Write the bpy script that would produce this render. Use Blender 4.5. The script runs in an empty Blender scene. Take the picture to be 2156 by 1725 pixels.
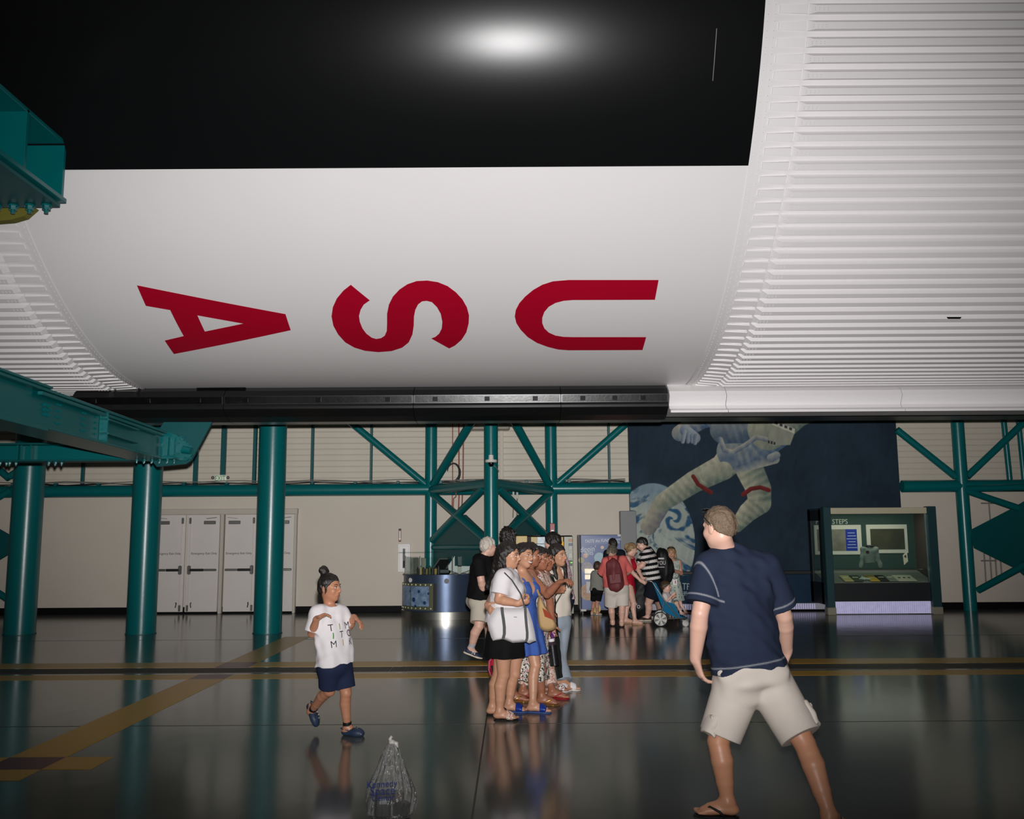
import bpy, bmesh, math, random
import numpy as np
from mathutils import Vector, Matrix
from mathutils.geometry import tessellate_polygon
random.seed(7); np.random.seed(7)
S = bpy.context.scene
COL = S.collection
# ------------------------------------------------------------------ camera
F_PX, W_PX, H_PX = 1960.0, 2156, 1725
PITCH, ROLL, EYE = math.radians(7.79), 0.0062, 1.6
fw = Vector((0, math.cos(PITCH), math.sin(PITCH)))
X0 = Vector((1, 0, 0)); U0 = Vector((0, -math.sin(PITCH), math.cos(PITCH)))
RT = X0 * math.cos(ROLL) - U0 * math.sin(ROLL)
UP = U0 * math.cos(ROLL) + X0 * math.sin(ROLL)
cd = bpy.data.cameras.new('camera'); cam = bpy.data.objects.new('camera', cd); COL.objects.link(cam)
cd.sensor_width = 36.0; cd.lens = 36.0 * F_PX / W_PX; cd.clip_end = 200
cam.matrix_world = Matrix((( RT.x, UP.x, -fw.x, 0), (RT.y, UP.y, -fw.y, 0), (RT.z, UP.z, -fw.z, EYE), (0, 0, 0, 1)))
S.camera = cam
# ------------------------------------------------------------------ light
wd = bpy.data.worlds.new('hall'); S.world = wd; wd.use_nodes = True
wd.node_tree.nodes['Background'].inputs[0].default_value = (1.0, 0.97, 0.92, 1)
wd.node_tree.nodes['Background'].inputs[1].default_value = 0.03
def flash():
    L = bpy.data.lights.new('camera_flash', 'SPOT'); o = bpy.data.objects.new('camera_flash', L); COL.objects.link(o)
    o.location = (0.02, -0.02, EYE + 0.16)
    aim = Vector((-0.01, math.cos(math.radians(12.0)), math.sin(math.radians(12.0))))
    o.rotation_euler = aim.to_track_quat('-Z', 'Y').to_euler()
    L.spot_size = math.radians(71.5); L.spot_blend = 1.0; L.shadow_soft_size = 0.035
    o.scale = (1.25, 1.0, 1.0)
    L.energy = 330.0; L.color = (1.0, 0.985, 0.98)
    L.use_nodes = True; nt = L.node_tree
    em = nt.nodes.get('Emission') or nt.nodes.new('ShaderNodeEmission')
    lf = nt.nodes.new('ShaderNodeLightFalloff'); lf.inputs['Strength'].default_value = 1.0; lf.inputs['Smooth'].default_value = 0.0
    k = nt.nodes.new('ShaderNodeMath'); k.operation = 'MULTIPLY_ADD'; k.inputs[1].default_value = 0.02
    nt.links.new(lf.outputs['Constant'], k.inputs[0]); nt.links.new(lf.outputs['Linear'], k.inputs[2])
    nt.links.new(k.outputs[0], em.inputs['Strength'])
flash()
S.view_settings.view_transform = 'Standard'; S.view_settings.look = 'None'
S.view_settings.exposure = 0.0; S.view_settings.gamma = 1.0; S.view_settings.use_curve_mapping = False
# ------------------------------------------------------------------ pixel -> world
def ray(px, py):
    return fw + RT * ((px - 1078.0) / F_PX) + UP * ((862.5 - py) / F_PX)
CAM0 = Vector((0, 0, EYE))
def P(px, py, Y):
    d = ray(px, py); return CAM0 + d * (Y / d.y)
def G(px, py, z=0.0):
    d = ray(px, py); return CAM0 + d * ((z - EYE) / d.z)
def PV(px, py, A, B):                       # on the vertical plane through A and B
    n = Vector((B[1] - A[1], -(B[0] - A[0]), 0)); d = ray(px, py)
    return CAM0 + d * (n.dot(Vector((A[0], A[1], 0))) / n.dot(d))
# ------------------------------------------------------------------ materials
def lin(c):
    return tuple(((v / 255.0) / 12.92 if v <= 10 else (((v / 255.0) + 0.055) / 1.055) ** 2.4) for v in c)
MATS = {}
def M(name, rgb, rough=0.55, metal=0.0, spec=0.4, var=0.06, nscale=6.0, bump=0.0, bscale=60.0, emit=0.0, rgb2=None, coat=0.0, stretch=None):
    if name in MATS: return MATS[name]
    m = bpy.data.materials.new(name); m.use_nodes = True; nt = m.node_tree; b = nt.nodes['Principled BSDF']
    c = lin(rgb); c2 = lin(rgb2) if rgb2 else tuple(v * (1 - 2 * var) for v in c)
    tc = nt.nodes.new('ShaderNodeTexCoord'); vec = tc.outputs['Object']
    if stretch:
        mp = nt.nodes.new('ShaderNodeMapping'); mp.inputs['Scale'].default_value = stretch
        nt.links.new(vec, mp.inputs['Vector']); vec = mp.outputs['Vector']
    n = nt.nodes.new('ShaderNodeTexNoise'); n.inputs['Scale'].default_value = nscale; n.inputs['Detail'].default_value = 4
    nt.links.new(vec, n.inputs['Vector'])
    mx = nt.nodes.new('ShaderNodeMix'); mx.data_type = 'RGBA'
    mx.inputs[6].default_value = (*c, 1); mx.inputs[7].default_value = (*c2, 1)
    nt.links.new(n.outputs['Fac'], mx.inputs[0]); nt.links.new(mx.outputs[2], b.inputs['Base Color'])
    b.inputs['Roughness'].default_value = rough; b.inputs['Metallic'].default_value = metal
    b.inputs['Specular IOR Level'].default_value = spec
    if coat: b.inputs['Coat Weight'].default_value = coat
    if bump:
        n2 = nt.nodes.new('ShaderNodeTexNoise'); n2.inputs['Scale'].default_value = bscale; n2.inputs['Detail'].default_value = 3
        nt.links.new(vec, n2.inputs['Vector'])
        bp = nt.nodes.new('ShaderNodeBump'); bp.inputs['Strength'].default_value = bump; bp.inputs['Distance'].default_value = 0.01
        nt.links.new(n2.outputs['Fac'], bp.inputs['Height']); nt.links.new(bp.outputs['Normal'], b.inputs['Normal'])
    if emit:
        nt.links.new(mx.outputs[2], b.inputs['Emission Color']); b.inputs['Emission Strength'].default_value = emit
    MATS[name] = m; return m
def MA(name, rough=0.6, spec=0.3, emit=0.0, attr='col', bump=0.0, bscale=40):   # colours from a painted colour attribute (flat print, woven pattern)
    if name in MATS: return MATS[name]
    m = bpy.data.materials.new(name); m.use_nodes = True; nt = m.node_tree; b = nt.nodes['Principled BSDF']
    a = nt.nodes.new('ShaderNodeAttribute'); a.attribute_name = attr
    n = nt.nodes.new('ShaderNodeTexNoise'); n.inputs['Scale'].default_value = 30
    mx = nt.nodes.new('ShaderNodeMix'); mx.data_type = 'RGBA'; mx.blend_type = 'MULTIPLY'; mx.inputs[0].default_value = 0.12
    nt.links.new(a.outputs['Color'], mx.inputs[6]); nt.links.new(n.outputs['Color'], mx.inputs[7])
    nt.links.new(mx.outputs[2], b.inputs['Base Color'])
    b.inputs['Roughness'].default_value = rough; b.inputs['Specular IOR Level'].default_value = spec
    if bump:
        bp = nt.nodes.new('ShaderNodeBump'); bp.inputs['Strength'].default_value = bump; bp.inputs['Distance'].default_value = 0.01
        n2 = nt.nodes.new('ShaderNodeTexNoise'); n2.inputs['Scale'].default_value = bscale
        nt.links.new(n2.outputs['Fac'], bp.inputs['Height']); nt.links.new(bp.outputs['Normal'], b.inputs['Normal'])
    if emit:
        nt.links.new(mx.outputs[2], b.inputs['Emission Color']); b.inputs['Emission Strength'].default_value = emit
    MATS[name] = m; return m
def GLASS(name, tint=(0.9, 0.97, 0.95), rough=0.0, alpha=0.12):
    if name in MATS: return MATS[name]
    m = bpy.data.materials.new(name); m.use_nodes = True; nt = m.node_tree; nt.nodes.clear()
    o = nt.nodes.new('ShaderNodeOutputMaterial'); mix = nt.nodes.new('ShaderNodeMixShader')
    tr = nt.nodes.new('ShaderNodeBsdfTransparent'); tr.inputs[0].default_value = (*tint, 1)
    gl = nt.nodes.new('ShaderNodeBsdfGlossy'); gl.inputs['Roughness'].default_value = rough
    fr = nt.nodes.new('ShaderNodeFresnel'); fr.inputs[0].default_value = 1.45
    ad = nt.nodes.new('ShaderNodeMath'); ad.operation = 'MULTIPLY_ADD'; ad.inputs[1].default_value = .4; ad.inputs[2].default_value = alpha
    nt.links.new(fr.outputs[0], ad.inputs[0]); nt.links.new(ad.outputs[0], mix.inputs[0])
    nt.links.new(tr.outputs[0], mix.inputs[1]); nt.links.new(gl.outputs[0], mix.inputs[2]); nt.links.new(mix.outputs[0], o.inputs[0])
    MATS[name] = m; return m
# ------------------------------------------------------------------ objects
ORG = {}
def tag(o, label=None, cat=None, group=None, kind=None):
    if label: o['label'] = label
    if cat: o['category'] = cat
    if group: o['group'] = group
    if kind: o['kind'] = kind
    return o
def thing(name, loc, label, cat, group=None, kind=None):
    o = bpy.data.objects.new(name, None); COL.objects.link(o); o.empty_display_size = 0.1
    o.location = loc; ORG[o] = Vector(loc); return tag(o, label, cat, group, kind)
def link_mesh(name, me, mat, parent=None, origin=None):
    o = bpy.data.objects.new(name, me); COL.objects.link(o)
    if mat is not None and len(me.materials) == 0:
        for m_ in (mat if isinstance(mat, (list, tuple)) else [mat]): me.materials.append(m_)
    if parent is not None:
        o.parent = parent; ORG[o] = ORG[parent]
    else:
        o.location = origin; ORG[o] = Vector(origin)
    return o
def raw_mesh(name, V, Fc, org, smooth=False):
    me = bpy.data.meshes.new(name)
    V = np.asarray(V, dtype=np.float64) - np.array(org)
    me.from_pydata(V.tolist(), [], Fc)
    if smooth: me.polygons.foreach_set('use_smooth', [True] * len(me.polygons))
    me.update(); return me
class MB:
    def __init__(s): s.V = []; s.F = []; s.mi = []; s.cur = 0
    def add(s, V, Fc):
        b = len(s.V); s.V += [tuple(v) for v in V]; s.F += [tuple(i + b for i in f) for f in Fc]; s.mi += [s.cur] * len(Fc); return s
    def box(s, c, d, R=None):
        c = Vector(c); h = [v / 2 for v in d]; V = []
        for z in (-1, 1):
            for y in (-1, 1):
                for x in (-1, 1):
                    v = Vector((x * h[0], y * h[1], z * h[2])); V.append(c + (R @ v if R is not None else v))
        return s.add(V, [(0, 2, 3, 1), (4, 5, 7, 6), (0, 1, 5, 4), (2, 6, 7, 3), (0, 4, 6, 2), (1, 3, 7, 5)])
    def bar(s, a, b, w, t, up=(0, 0, 1)):             # rectangular bar a->b
        a = Vector(a); b = Vector(b); u = (b - a); L = u.length; u.normalize()
        l = Vector(up).cross(u); l = l.normalized() if l.length > 1e-5 else Vector((1, 0, 0)); n = u.cross(l)
        R = Matrix((u, l, n)).transposed(); return s.box((a + b) / 2, (L, w, t), R)
    def bbox(s, c, d, bev=0.01, R=None):               # box with bevelled long edges (octagonal in plan)
        c = Vector(c); hx, hy, hz = d[0] / 2, d[1] / 2, d[2] / 2; q = min(bev, hx * .9, hy * .9, hz * .9)
        ring = lambda ix, iy, z: [(-ix + q, -iy, z), (ix - q, -iy, z), (ix, -iy + q, z), (ix, iy - q, z), (ix - q, iy, z), (-ix + q, iy, z), (-ix, iy - q, z), (-ix, -iy + q, z)]
        V = ring(hx - q, hy - q, -hz) + ring(hx, hy, -hz + q) + ring(hx, hy, hz - q) + ring(hx - q, hy - q, hz)
        V = [c + (R @ Vector(v) if R is not None else Vector(v)) for v in V]
        Fc = [tuple(range(7, -1, -1)), tuple(range(24, 32))]
        for k in range(3):
            for i in range(8):
                j = (i + 1) % 8; Fc.append((k * 8 + i, k * 8 + j, k * 8 + 8 + j, k * 8 + 8 + i))
        return s.add(V, Fc)
    def cyl(s, a, b, r, r2=None, n=20, caps=True):
        a = Vector(a); b = Vector(b); r2 = r if r2 is None else r2
        u = (b - a).normalized(); t = Vector((0, 0, 1)) if abs(u.z) < .9 else Vector((1, 0, 0)); l = u.cross(t).normalized(); m = u.cross(l)
        V = []
        for p, rr in ((a, r), (b, r2)):
            for i in range(n):
                th = 2 * math.pi * i / n; V.append(p + (l * math.cos(th) + m * math.sin(th)) * rr)
        Fc = [(i, (i + 1) % n, n + (i + 1) % n, n + i) for i in range(n)]
        if caps: Fc += [tuple(range(n - 1, -1, -1)), tuple(range(n, 2 * n))]
        return s.add(V, Fc)
    def tube(s, pts, r, n=8, closed=False, flat=None):
        pts = [Vector(p) for p in pts]; N = len(pts); V = []; prev = None
        for i, p in enumerate(pts):
            if closed: u = pts[(i + 1) % N] - pts[i - 1]
            else: u = pts[min(i + 1, N - 1)] - pts[max(i - 1, 0)]
            u.normalize()
            if prev is None: t = Vector((0, 0, 1)) if abs(u.z) < .9 else Vector((1, 0, 0)); l = u.cross(t).normalized()
            else:
                l = prev - u * prev.dot(u); l = l.normalized() if l.length > 1e-6 else prev
            prev = l; m = u.cross(l); rr = r[i] if isinstance(r, (list, tuple)) else r
            for k in range(n):
                th = 2 * math.pi * k / n; V.append(p + (l * math.cos(th) + m * math.sin(th) * (flat or 1.0)) * rr)
        Fc = []
        for i in range(N if closed else N - 1):
            j = (i + 1) % N
            for k in range(n): Fc.append((i * n + k, i * n + (k + 1) % n, j * n + (k + 1) % n, j * n + k))
        if not closed: Fc += [tuple(range(n - 1, -1, -1)), tuple(range((N - 1) * n, N * n))]
        return s.add(V, Fc)
    def prism(s, poly, ext):                           # polygon extruded by a vector
        poly = [Vector(p) for p in poly]; ext = Vector(ext); n = len(poly)
        V = poly + [p + ext for p in poly]
        nrm = Vector((0, 0, 0))
        for i in range(n): nrm += poly[i].cross(poly[(i + 1) % n])
        f0, f1 = tuple(range(n)), tuple(range(2 * n - 1, n - 1, -1))
        Fc = [f0, f1] + [(i, n + i, n + (i + 1) % n, (i + 1) % n) for i in range(n)]
        if nrm.dot(ext) > 0: Fc = [tuple(reversed(f)) for f in Fc]
        return s.add(V, Fc)
    def sphere(s, c, r, n=14, m=9, R=None):
        c = Vector(c); r = (r, r, r) if isinstance(r, (int, float)) else r; V = []; Fc = []
        q = lambda v: c + (R @ Vector(v) if R is not None else Vector(v))
        V.append(q((0, 0, -r[2])))
        for j in range(1, m):
            ph = -math.pi / 2 + math.pi * j / m
            for i in range(n):
                th = 2 * math.pi * i / n; V.append(q((r[0] * math.cos(ph) * math.cos(th), r[1] * math.cos(ph) * math.sin(th), r[2] * math.sin(ph))))
        V.append(q((0, 0, r[2]))); T = len(V) - 1
        for i in range(n): Fc.append((0, 1 + (i + 1) % n, 1 + i)); Fc.append((T, T - n + i, T - n + (i + 1) % n))
        for j in range(m - 2):
            for i in range(n): Fc.append((1 + j * n + i, 1 + j * n + (i + 1) % n, 1 + (j + 1) * n + (i + 1) % n, 1 + (j + 1) * n + i))
        return s.add(V, Fc)
    def lathe(s, prof, c, n=32, a0=0, a1=2 * math.pi):
        c = Vector(c); full = abs(a1 - a0 - 2 * math.pi) < 1e-6; N = n if full else n + 1; V = []; Fc = []
        for r, z in prof:
            for i in range(N):
                th = a0 + (a1 - a0) * i / n; V.append(c + Vector((r * math.cos(th), r * math.sin(th), z)))
        for k in range(len(prof) - 1):
            for i in range(n):
                j = (i + 1) % N if full else i + 1; Fc.append((k * N + i, k * N + j, (k + 1) * N + j, (k + 1) * N + i))
        return s.add(V, Fc)
    def build(s, name, mat, parent=None, smooth=False, angle=None, org=None):
        if parent is not None: o_ = ORG[parent]
        elif org is not None: o_ = Vector(org)
        else:
            A = np.array(s.V); o_ = Vector(((A[:, 0].min() + A[:, 0].max()) / 2, (A[:, 1].min() + A[:, 1].max()) / 2, A[:, 2].min()))
        me = raw_mesh(name, s.V, s.F, o_, smooth)
        o = link_mesh(name, me, mat, parent, o_)
        if isinstance(mat, (list, tuple)): me.polygons.foreach_set('material_index', s.mi)
        if smooth and angle is not None: me.set_sharp_from_angle(angle=math.radians(angle))
        return o
def text_mesh(txt, size, extr=0.0):
    cu = bpy.data.curves.new('t', 'FONT'); cu.body = txt; cu.size = size; cu.extrude = extr; cu.resolution_u = 3
    cu.align_x = 'CENTER'; cu.align_y = 'CENTER'
    o = bpy.data.objects.new('t', cu); COL.objects.link(o); dg = bpy.context.evaluated_depsgraph_get()
    me = bpy.data.meshes.new_from_object(o.evaluated_get(dg)); V = [tuple(v.co) for v in me.vertices]; Fc = [tuple(p.vertices) for p in me.polygons]
    bpy.data.objects.remove(o); bpy.data.curves.remove(cu); bpy.data.meshes.remove(me); return V, Fc
def lettering(txt, size, c, right, up, mat, parent=None, name='lettering', extr=0.002, sx=1.0, shear=0.0):
    V, Fc = text_mesh(txt, size, extr); r = Vector(right).normalized(); u = Vector(up).normalized(); n = r.cross(u); c = Vector(c)
    mb = MB(); mb.add([c + r * (v[0] * sx + v[1] * shear) + u * v[1] + n * v[2] for v in V], Fc)
    return mb.build(name, mat, parent)
def set_col(me, C):
    a = me.color_attributes.new('col', 'FLOAT_COLOR', 'POINT'); A = np.ones((len(me.vertices), 4), dtype=np.float32); A[:, :3] = C
    a.data.foreach_set('color', A.ravel())
# ------------------------------------------------------------------ signed distance modelling of bodies and cloth
def nets(D, o, h):
    s = D < 0
    c = [s[i:s.shape[0] - 1 + i, j:s.shape[1] - 1 + j, k:s.shape[2] - 1 + k] for i in (0, 1) for j in (0, 1) for k in (0, 1)]
    anyv = c[0].copy(); allv = c[0].copy()
    for q in c[1:]: anyv |= q; allv &= q
    act = anyv & ~allv; I = np.argwhere(act); n = len(I)
    idx = -np.ones(act.shape, dtype=np.int32); idx[act] = np.arange(n)
    val = np.empty((2, 2, 2, n), dtype=np.float32)
    for i in (0, 1):
        for j in (0, 1):
            for k in (0, 1): val[i, j, k] = D[I[:, 0] + i, I[:, 1] + j, I[:, 2] + k]
    acc = np.zeros((n, 3)); cnt = np.zeros(n)
    for ax in range(3):
        for p in (0, 1):
            for q in (0, 1):
                sl0 = [p, q]; sl0.insert(ax, 0); sl1 = [p, q]; sl1.insert(ax, 1)
                a = val[tuple(sl0)]; b = val[tuple(sl1)]; m = (a < 0) != (b < 0)
                t = np.where(m, a / np.where(m, a - b, 1), 0)
                pt = np.zeros((n, 3)); oth = [x for x in range(3) if x != ax]; pt[:, ax] = t; pt[:, oth[0]] = p; pt[:, oth[1]] = q
                acc += pt * m[:, None]; cnt += m
    V = (I + acc / cnt[:, None]) * h + np.array(o)
    Q = []
    for ax in range(3):
        a1, a2 = (ax + 1) % 3, (ax + 2) % 3
        s0 = [slice(1, -1)] * 3; s1 = [slice(1, -1)] * 3
        s0[ax] = slice(0, -1); s1[ax] = slice(1, None)
        A = s[tuple(s0)]; B = s[tuple(s1)]; E = np.argwhere(A != B)
        if not len(E): continue
        flip = ~A[tuple(E.T)]
        base = E.copy(); base[:, a1] += 1; base[:, a2] += 1
        def at(d1, d2):
            b = base.copy(); b[:, a1] += d1; b[:, a2] += d2; return idx[b[:, 0], b[:, 1], b[:, 2]]
        q = np.stack([at(-1, -1), at(0, -1), at(0, 0), at(-1, 0)], 1)
        q[flip] = q[flip][:, ::-1]; Q.append(q)
    return V, np.concatenate(Q)
def v3(p): return np.array(p, dtype=np.float64)
def cone(a, b, ra, rb=None, bl=0.02, sq=None, cap0=False, cap1=False, op='add'):
    return dict(t='cone', a=v3(a), b=v3(b), ra=ra, rb=ra if rb is None else rb, bl=bl, sq=sq, cap0=cap0, cap1=cap1, op=op)
def ell(c, r, fr=None, bl=0.02, op='add'):
    return dict(t='ell', c=v3(c), r=v3(r), fr=np.eye(3) if fr is None else np.array([list(x) for x in fr]), bl=bl, op=op)
def cut(p, n): return dict(t='cut', n=v3(Vector(n).normalized()), p=v3(p), op='cut')
def skirt(a, b, ra, rb, fwd, lat, ratio=.8, nf=9, amp=.01, power=1.0, bl=.02, ph=0.0):
    return dict(t='skirt', a=v3(a), b=v3(b), ra=ra, rb=rb, f=v3(fwd), l=v3(lat), ratio=ratio, nf=nf, amp=amp, pw=power, bl=bl, op='add', ph=ph)
def wrinkle(amp, sc, seed=0, ax=None): return dict(t='wr', amp=amp, sc=sc, seed=seed, op='wr', ax=ax)
def inflate(prims, e):
    out = []
    for p in prims:
        q = dict(p)
        if q['t'] == 'cone': q['ra'] += e; q['rb'] += e
        elif q['t'] == 'ell': q['r'] = q['r'] + e
        out.append(q)
    return out
def pbox(p):
    if p['t'] == 'cone':
        r = max(p['ra'], p['rb']); return np.minimum(p['a'], p['b']) - r, np.maximum(p['a'], p['b']) + r
    if p['t'] == 'ell':
        e = np.sqrt(((p['fr'] * p['r'][:, None]) ** 2).sum(0)); return p['c'] - e, p['c'] + e
    r = max(p['ra'], p['rb']) + p['amp'] * 2; return np.minimum(p['a'], p['b']) - r, np.maximum(p['a'], p['b']) + r
def pdist(p, X, Y, Z):
    if p['t'] == 'cone':
        a, b = p['a'], p['b']; x, y, z = X - a[0], Y - a[1], Z - a[2]; d = b - a; u0 = d
        if p['cap0'] or p['cap1']: ul = d / (np.linalg.norm(d) + 1e-9); ax0 = x * ul[0] + y * ul[1] + z * ul[2]; L0 = np.linalg.norm(d)
        if p['sq'] is not None:
            s, f = v3(p['sq'][0]), p['sq'][1]; w = (x * s[0] + y * s[1] + z * s[2]) * (f - 1); x = x + s[0] * w; y = y + s[1] * w; z = z + s[2] * w
            d = d + s * (d @ s) * (f - 1)
        t = np.clip((x * d[0] + y * d[1] + z * d[2]) / (d @ d + 1e-12), 0, 1)
        r = np.sqrt((x - t * d[0]) ** 2 + (y - t * d[1]) ** 2 + (z - t * d[2]) ** 2) - (p['ra'] + (p['rb'] - p['ra']) * t)
        if p['cap0']: r = np.maximum(r, -ax0)
        if p['cap1']: r = np.maximum(r, ax0 - L0)
        return r
    if p['t'] == 'ell':
        c, fr, rr = p['c'], p['fr'], p['r']; x, y, z = X - c[0], Y - c[1], Z - c[2]
        q = [(x * fr[i, 0] + y * fr[i, 1] + z * fr[i, 2]) for i in range(3)]
        k0 = np.sqrt(sum((q[i] / rr[i]) ** 2 for i in range(3))); k1 = np.sqrt(sum((q[i] / rr[i] ** 2) ** 2 for i in range(3))) + 1e-9
        return k0 * (k0 - 1) / k1
    a, b = p['a'], p['b']; d = b - a; L = np.linalg.norm(d); u = d / L; x, y, z = X - a[0], Y - a[1], Z - a[2]
    h = x * u[0] + y * u[1] + z * u[2]; t = np.clip(h / L, 0, 1)
    x = x - u[0] * h; y = y - u[1] * h; z = z - u[2] * h
    l = x * p['l'][0] + y * p['l'][1] + z * p['l'][2]; f = (x * p['f'][0] + y * p['f'][1] + z * p['f'][2]) / p['ratio']
    R = p['ra'] + (p['rb'] - p['ra']) * t ** p['pw'] + p['amp'] * t * np.sin(np.arctan2(f, l) * p['nf'] + p['ph'])
    return np.maximum(np.maximum((np.sqrt(l * l + f * f) - R) * .85, -h), h - L)
def sdf_mesh(prims, h):
    adds = [p for p in prims if p['op'] == 'add']
    lo = np.min([pbox(p)[0] for p in adds], 0) - 4 * h; hi = np.max([pbox(p)[1] for p in adds], 0) + 4 * h
    n = np.ceil((hi - lo) / h).astype(int) + 1
    ax = [lo[i] + h * np.arange(n[i]) for i in range(3)]
    D = np.full(n, 0.15, dtype=np.float32)
    for p in prims:
        if p['op'] == 'cut':
            D = np.maximum(D, ((ax[0] * p['n'][0])[:, None, None] + (ax[1] * p['n'][1])[None, :, None] + (ax[2] * p['n'][2])[None, None, :] - p['p'] @ p['n']).astype(np.float32)); continue
        if p['op'] == 'wr':
            rs = np.random.RandomState(p['seed']); w = np.zeros(n, dtype=np.float32)
            for q in range(5):
                k = rs.normal(size=3); k = k if p['ax'] is None else k - v3(p['ax']) * (k @ v3(p['ax'])) * .88; k = k / np.linalg.norm(k) * p['sc'] * rs.uniform(.6, 1.6); w += np.sin((ax[0] * k[0])[:, None, None] + (ax[1] * k[1])[None, :, None] + (ax[2] * k[2])[None, None, :] + rs.uniform(0, 6.3)).astype(np.float32)
            D += w * (p['amp'] / 2.2); continue
        b0, b1 = pbox(p); m = p['bl'] + 3 * h + .01
        i0 = np.maximum(np.floor((b0 - m - lo) / h).astype(int), 0); i1 = np.minimum(np.ceil((b1 + m - lo) / h).astype(int) + 1, n)
        if (i1 <= i0).any(): continue
        sl = tuple(slice(i0[i], i1[i]) for i in range(3))
        d = pdist(p, ax[0][sl[0]][:, None, None], ax[1][sl[1]][None, :, None], ax[2][sl[2]][None, None, :]).astype(np.float32)
        c = D[sl]; k = max(p['bl'], 1e-4)
        if p['op'] == 'add': hh = np.clip(.5 + .5 * (c - d) / k, 0, 1); D[sl] = c + (d - c) * hh - k * hh * (1 - hh)
        elif p['op'] == 'sub': hh = np.clip(.5 - .5 * (c + d) / k, 0, 1); D[sl] = c + (-d - c) * hh + k * hh * (1 - hh)
    D[0] = D[-1] = .1; D[:, 0] = D[:, -1] = .1; D[:, :, 0] = D[:, :, -1] = .1
    return nets(D, lo, h)
def sdf_obj(name, prims, h, mat, parent=None, colour=None):
    V, Q = sdf_mesh(prims, h)
    org = ORG[parent] if parent is not None else Vector(((V[:, 0].min() + V[:, 0].max()) / 2, (V[:, 1].min() + V[:, 1].max()) / 2, V[:, 2].min()))
    me = bpy.data.meshes.new(name); Vl = (V - np.array(org)).astype(np.float32)
    me.vertices.add(len(Vl)); me.vertices.foreach_set('co', Vl.ravel())
    me.loops.add(Q.size); me.loops.foreach_set('vertex_index', Q.ravel().astype(np.int32))
    me.polygons.add(len(Q)); me.polygons.foreach_set('loop_start', np.arange(0, Q.size, 4, dtype=np.int32))
    me.polygons.foreach_set('use_smooth', np.ones(len(Q), dtype=bool))
    me.update(calc_edges=True); me.validate()
    if colour is not None: set_col(me, colour(V))
    return link_mesh(name, me, mat, parent, org)
# ================================================================== structure
TEAL = M('teal_paint', (0, 98, 100), rough=0.30, spec=0.5, var=0.05, bump=0.05, bscale=25)
TEAL_D = M('teal_paint_matt', (2, 80, 83), rough=0.45, spec=0.4, var=0.08)
WALLM = M('wall_paint', (206, 196, 182), rough=0.7, spec=0.25, var=0.05, nscale=1.2)
SIDM = M('siding_paint', (204, 196, 180), rough=0.55, spec=0.3, var=0.08, nscale=1.6)
BLK = M('black_rubber', (26, 26, 27), rough=0.45, var=0.1)
WHT = M('white_enamel', (236, 231, 228), rough=0.45, var=0.02, nscale=2)
DARK = M('dark_paint', (28, 30, 33), rough=0.5)
STEEL = M('brushed_steel', (176, 174, 166), rough=0.32, metal=1.0, var=0.06, nscale=5, stretch=(1, 1, 60))
GREYM = M('grey_metal', (128, 126, 122), rough=0.4, metal=0.6)
def floor_material():
    m = bpy.data.materials.new('epoxy_floor'); m.use_nodes = True; nt = m.node_tree; b = nt.nodes['Principled BSDF']
    tc = nt.nodes.new('ShaderNodeTexCoord')
    n1 = nt.nodes.new('ShaderNodeTexNoise'); n1.inputs['Scale'].default_value = 0.45; n1.inputs['Detail'].default_value = 5
    n2 = nt.nodes.new('ShaderNodeTexNoise'); n2.inputs['Scale'].default_value = 350; n2.inputs['Detail'].default_value = 2
    nt.links.new(tc.outputs['Object'], n1.inputs['Vector']); nt.links.new(tc.outputs['Object'], n2.inputs['Vector'])
    r = nt.nodes.new('ShaderNodeValToRGB'); r.color_ramp.elements[0].position = .3; r.color_ramp.elements[1].position = .75
    r.color_ramp.elements[0].color = (*lin((91, 95, 90)), 1); r.color_ramp.elements[1].color = (*lin((107, 109, 103)), 1)
    mx = nt.nodes.new('ShaderNodeMix'); mx.data_type = 'RGBA'; mx.blend_type = 'MULTIPLY'; mx.inputs[0].default_value = .35
    nt.links.new(n1.outputs['Fac'], r.inputs[0]); nt.links.new(r.outputs[0], mx.inputs[6]); nt.links.new(n2.outputs['Color'], mx.inputs[7])
    nt.links.new(mx.outputs[2], b.inputs['Base Color'])
    rr = nt.nodes.new('ShaderNodeMapRange'); rr.inputs[3].default_value = .10; rr.inputs[4].default_value = .19
    nt.links.new(n1.outputs['Fac'], rr.inputs[0]); nt.links.new(rr.outputs[0], b.inputs['Roughness'])
    b.inputs['Specular IOR Level'].default_value = .5
    n3 = nt.nodes.new('ShaderNodeTexNoise'); n3.inputs['Scale'].default_value = 3.5; n3.inputs['Detail'].default_value = 2
    mp = nt.nodes.new('ShaderNodeMapping'); mp.inputs['Scale'].default_value = (1, .6, 1)
    nt.links.new(tc.outputs['Object'], mp.inputs[0]); nt.links.new(mp.outputs[0], n3.inputs['Vector'])
    bp = nt.nodes.new('ShaderNodeBump'); bp.inputs['Strength'].default_value = .06; bp.inputs['Distance'].default_value = .02
    nt.links.new(n3.outputs['Fac'], bp.inputs['Height']); nt.links.new(bp.outputs['Normal'], b.inputs['Normal'])
    return m
floor = MB().box((0, 9, -.1), (44, 28, .2)).build('floor', floor_material()); tag(floor, kind='structure')
YEL = M('yellow_line_paint', (188, 142, 22), rough=.3, spec=.35, var=.08, nscale=40)
MAR = M('maroon_line_paint', (92, 18, 32), rough=.3, spec=.35, var=.08, nscale=40)
GRATE = M('drain_steel', (92, 84, 78), rough=.5, metal=.5)
def strip(name, x0, x1, y0, y1, mat, z=.002):
    return MB().box(((x0 + x1) / 2, (y0 + y1) / 2, z / 2), (x1 - x0, y1 - y0, z)).build(name, mat, floor)
yA0, yA1 = G(1000, 1427).y, G(1000, 1417).y      # near line
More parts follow.
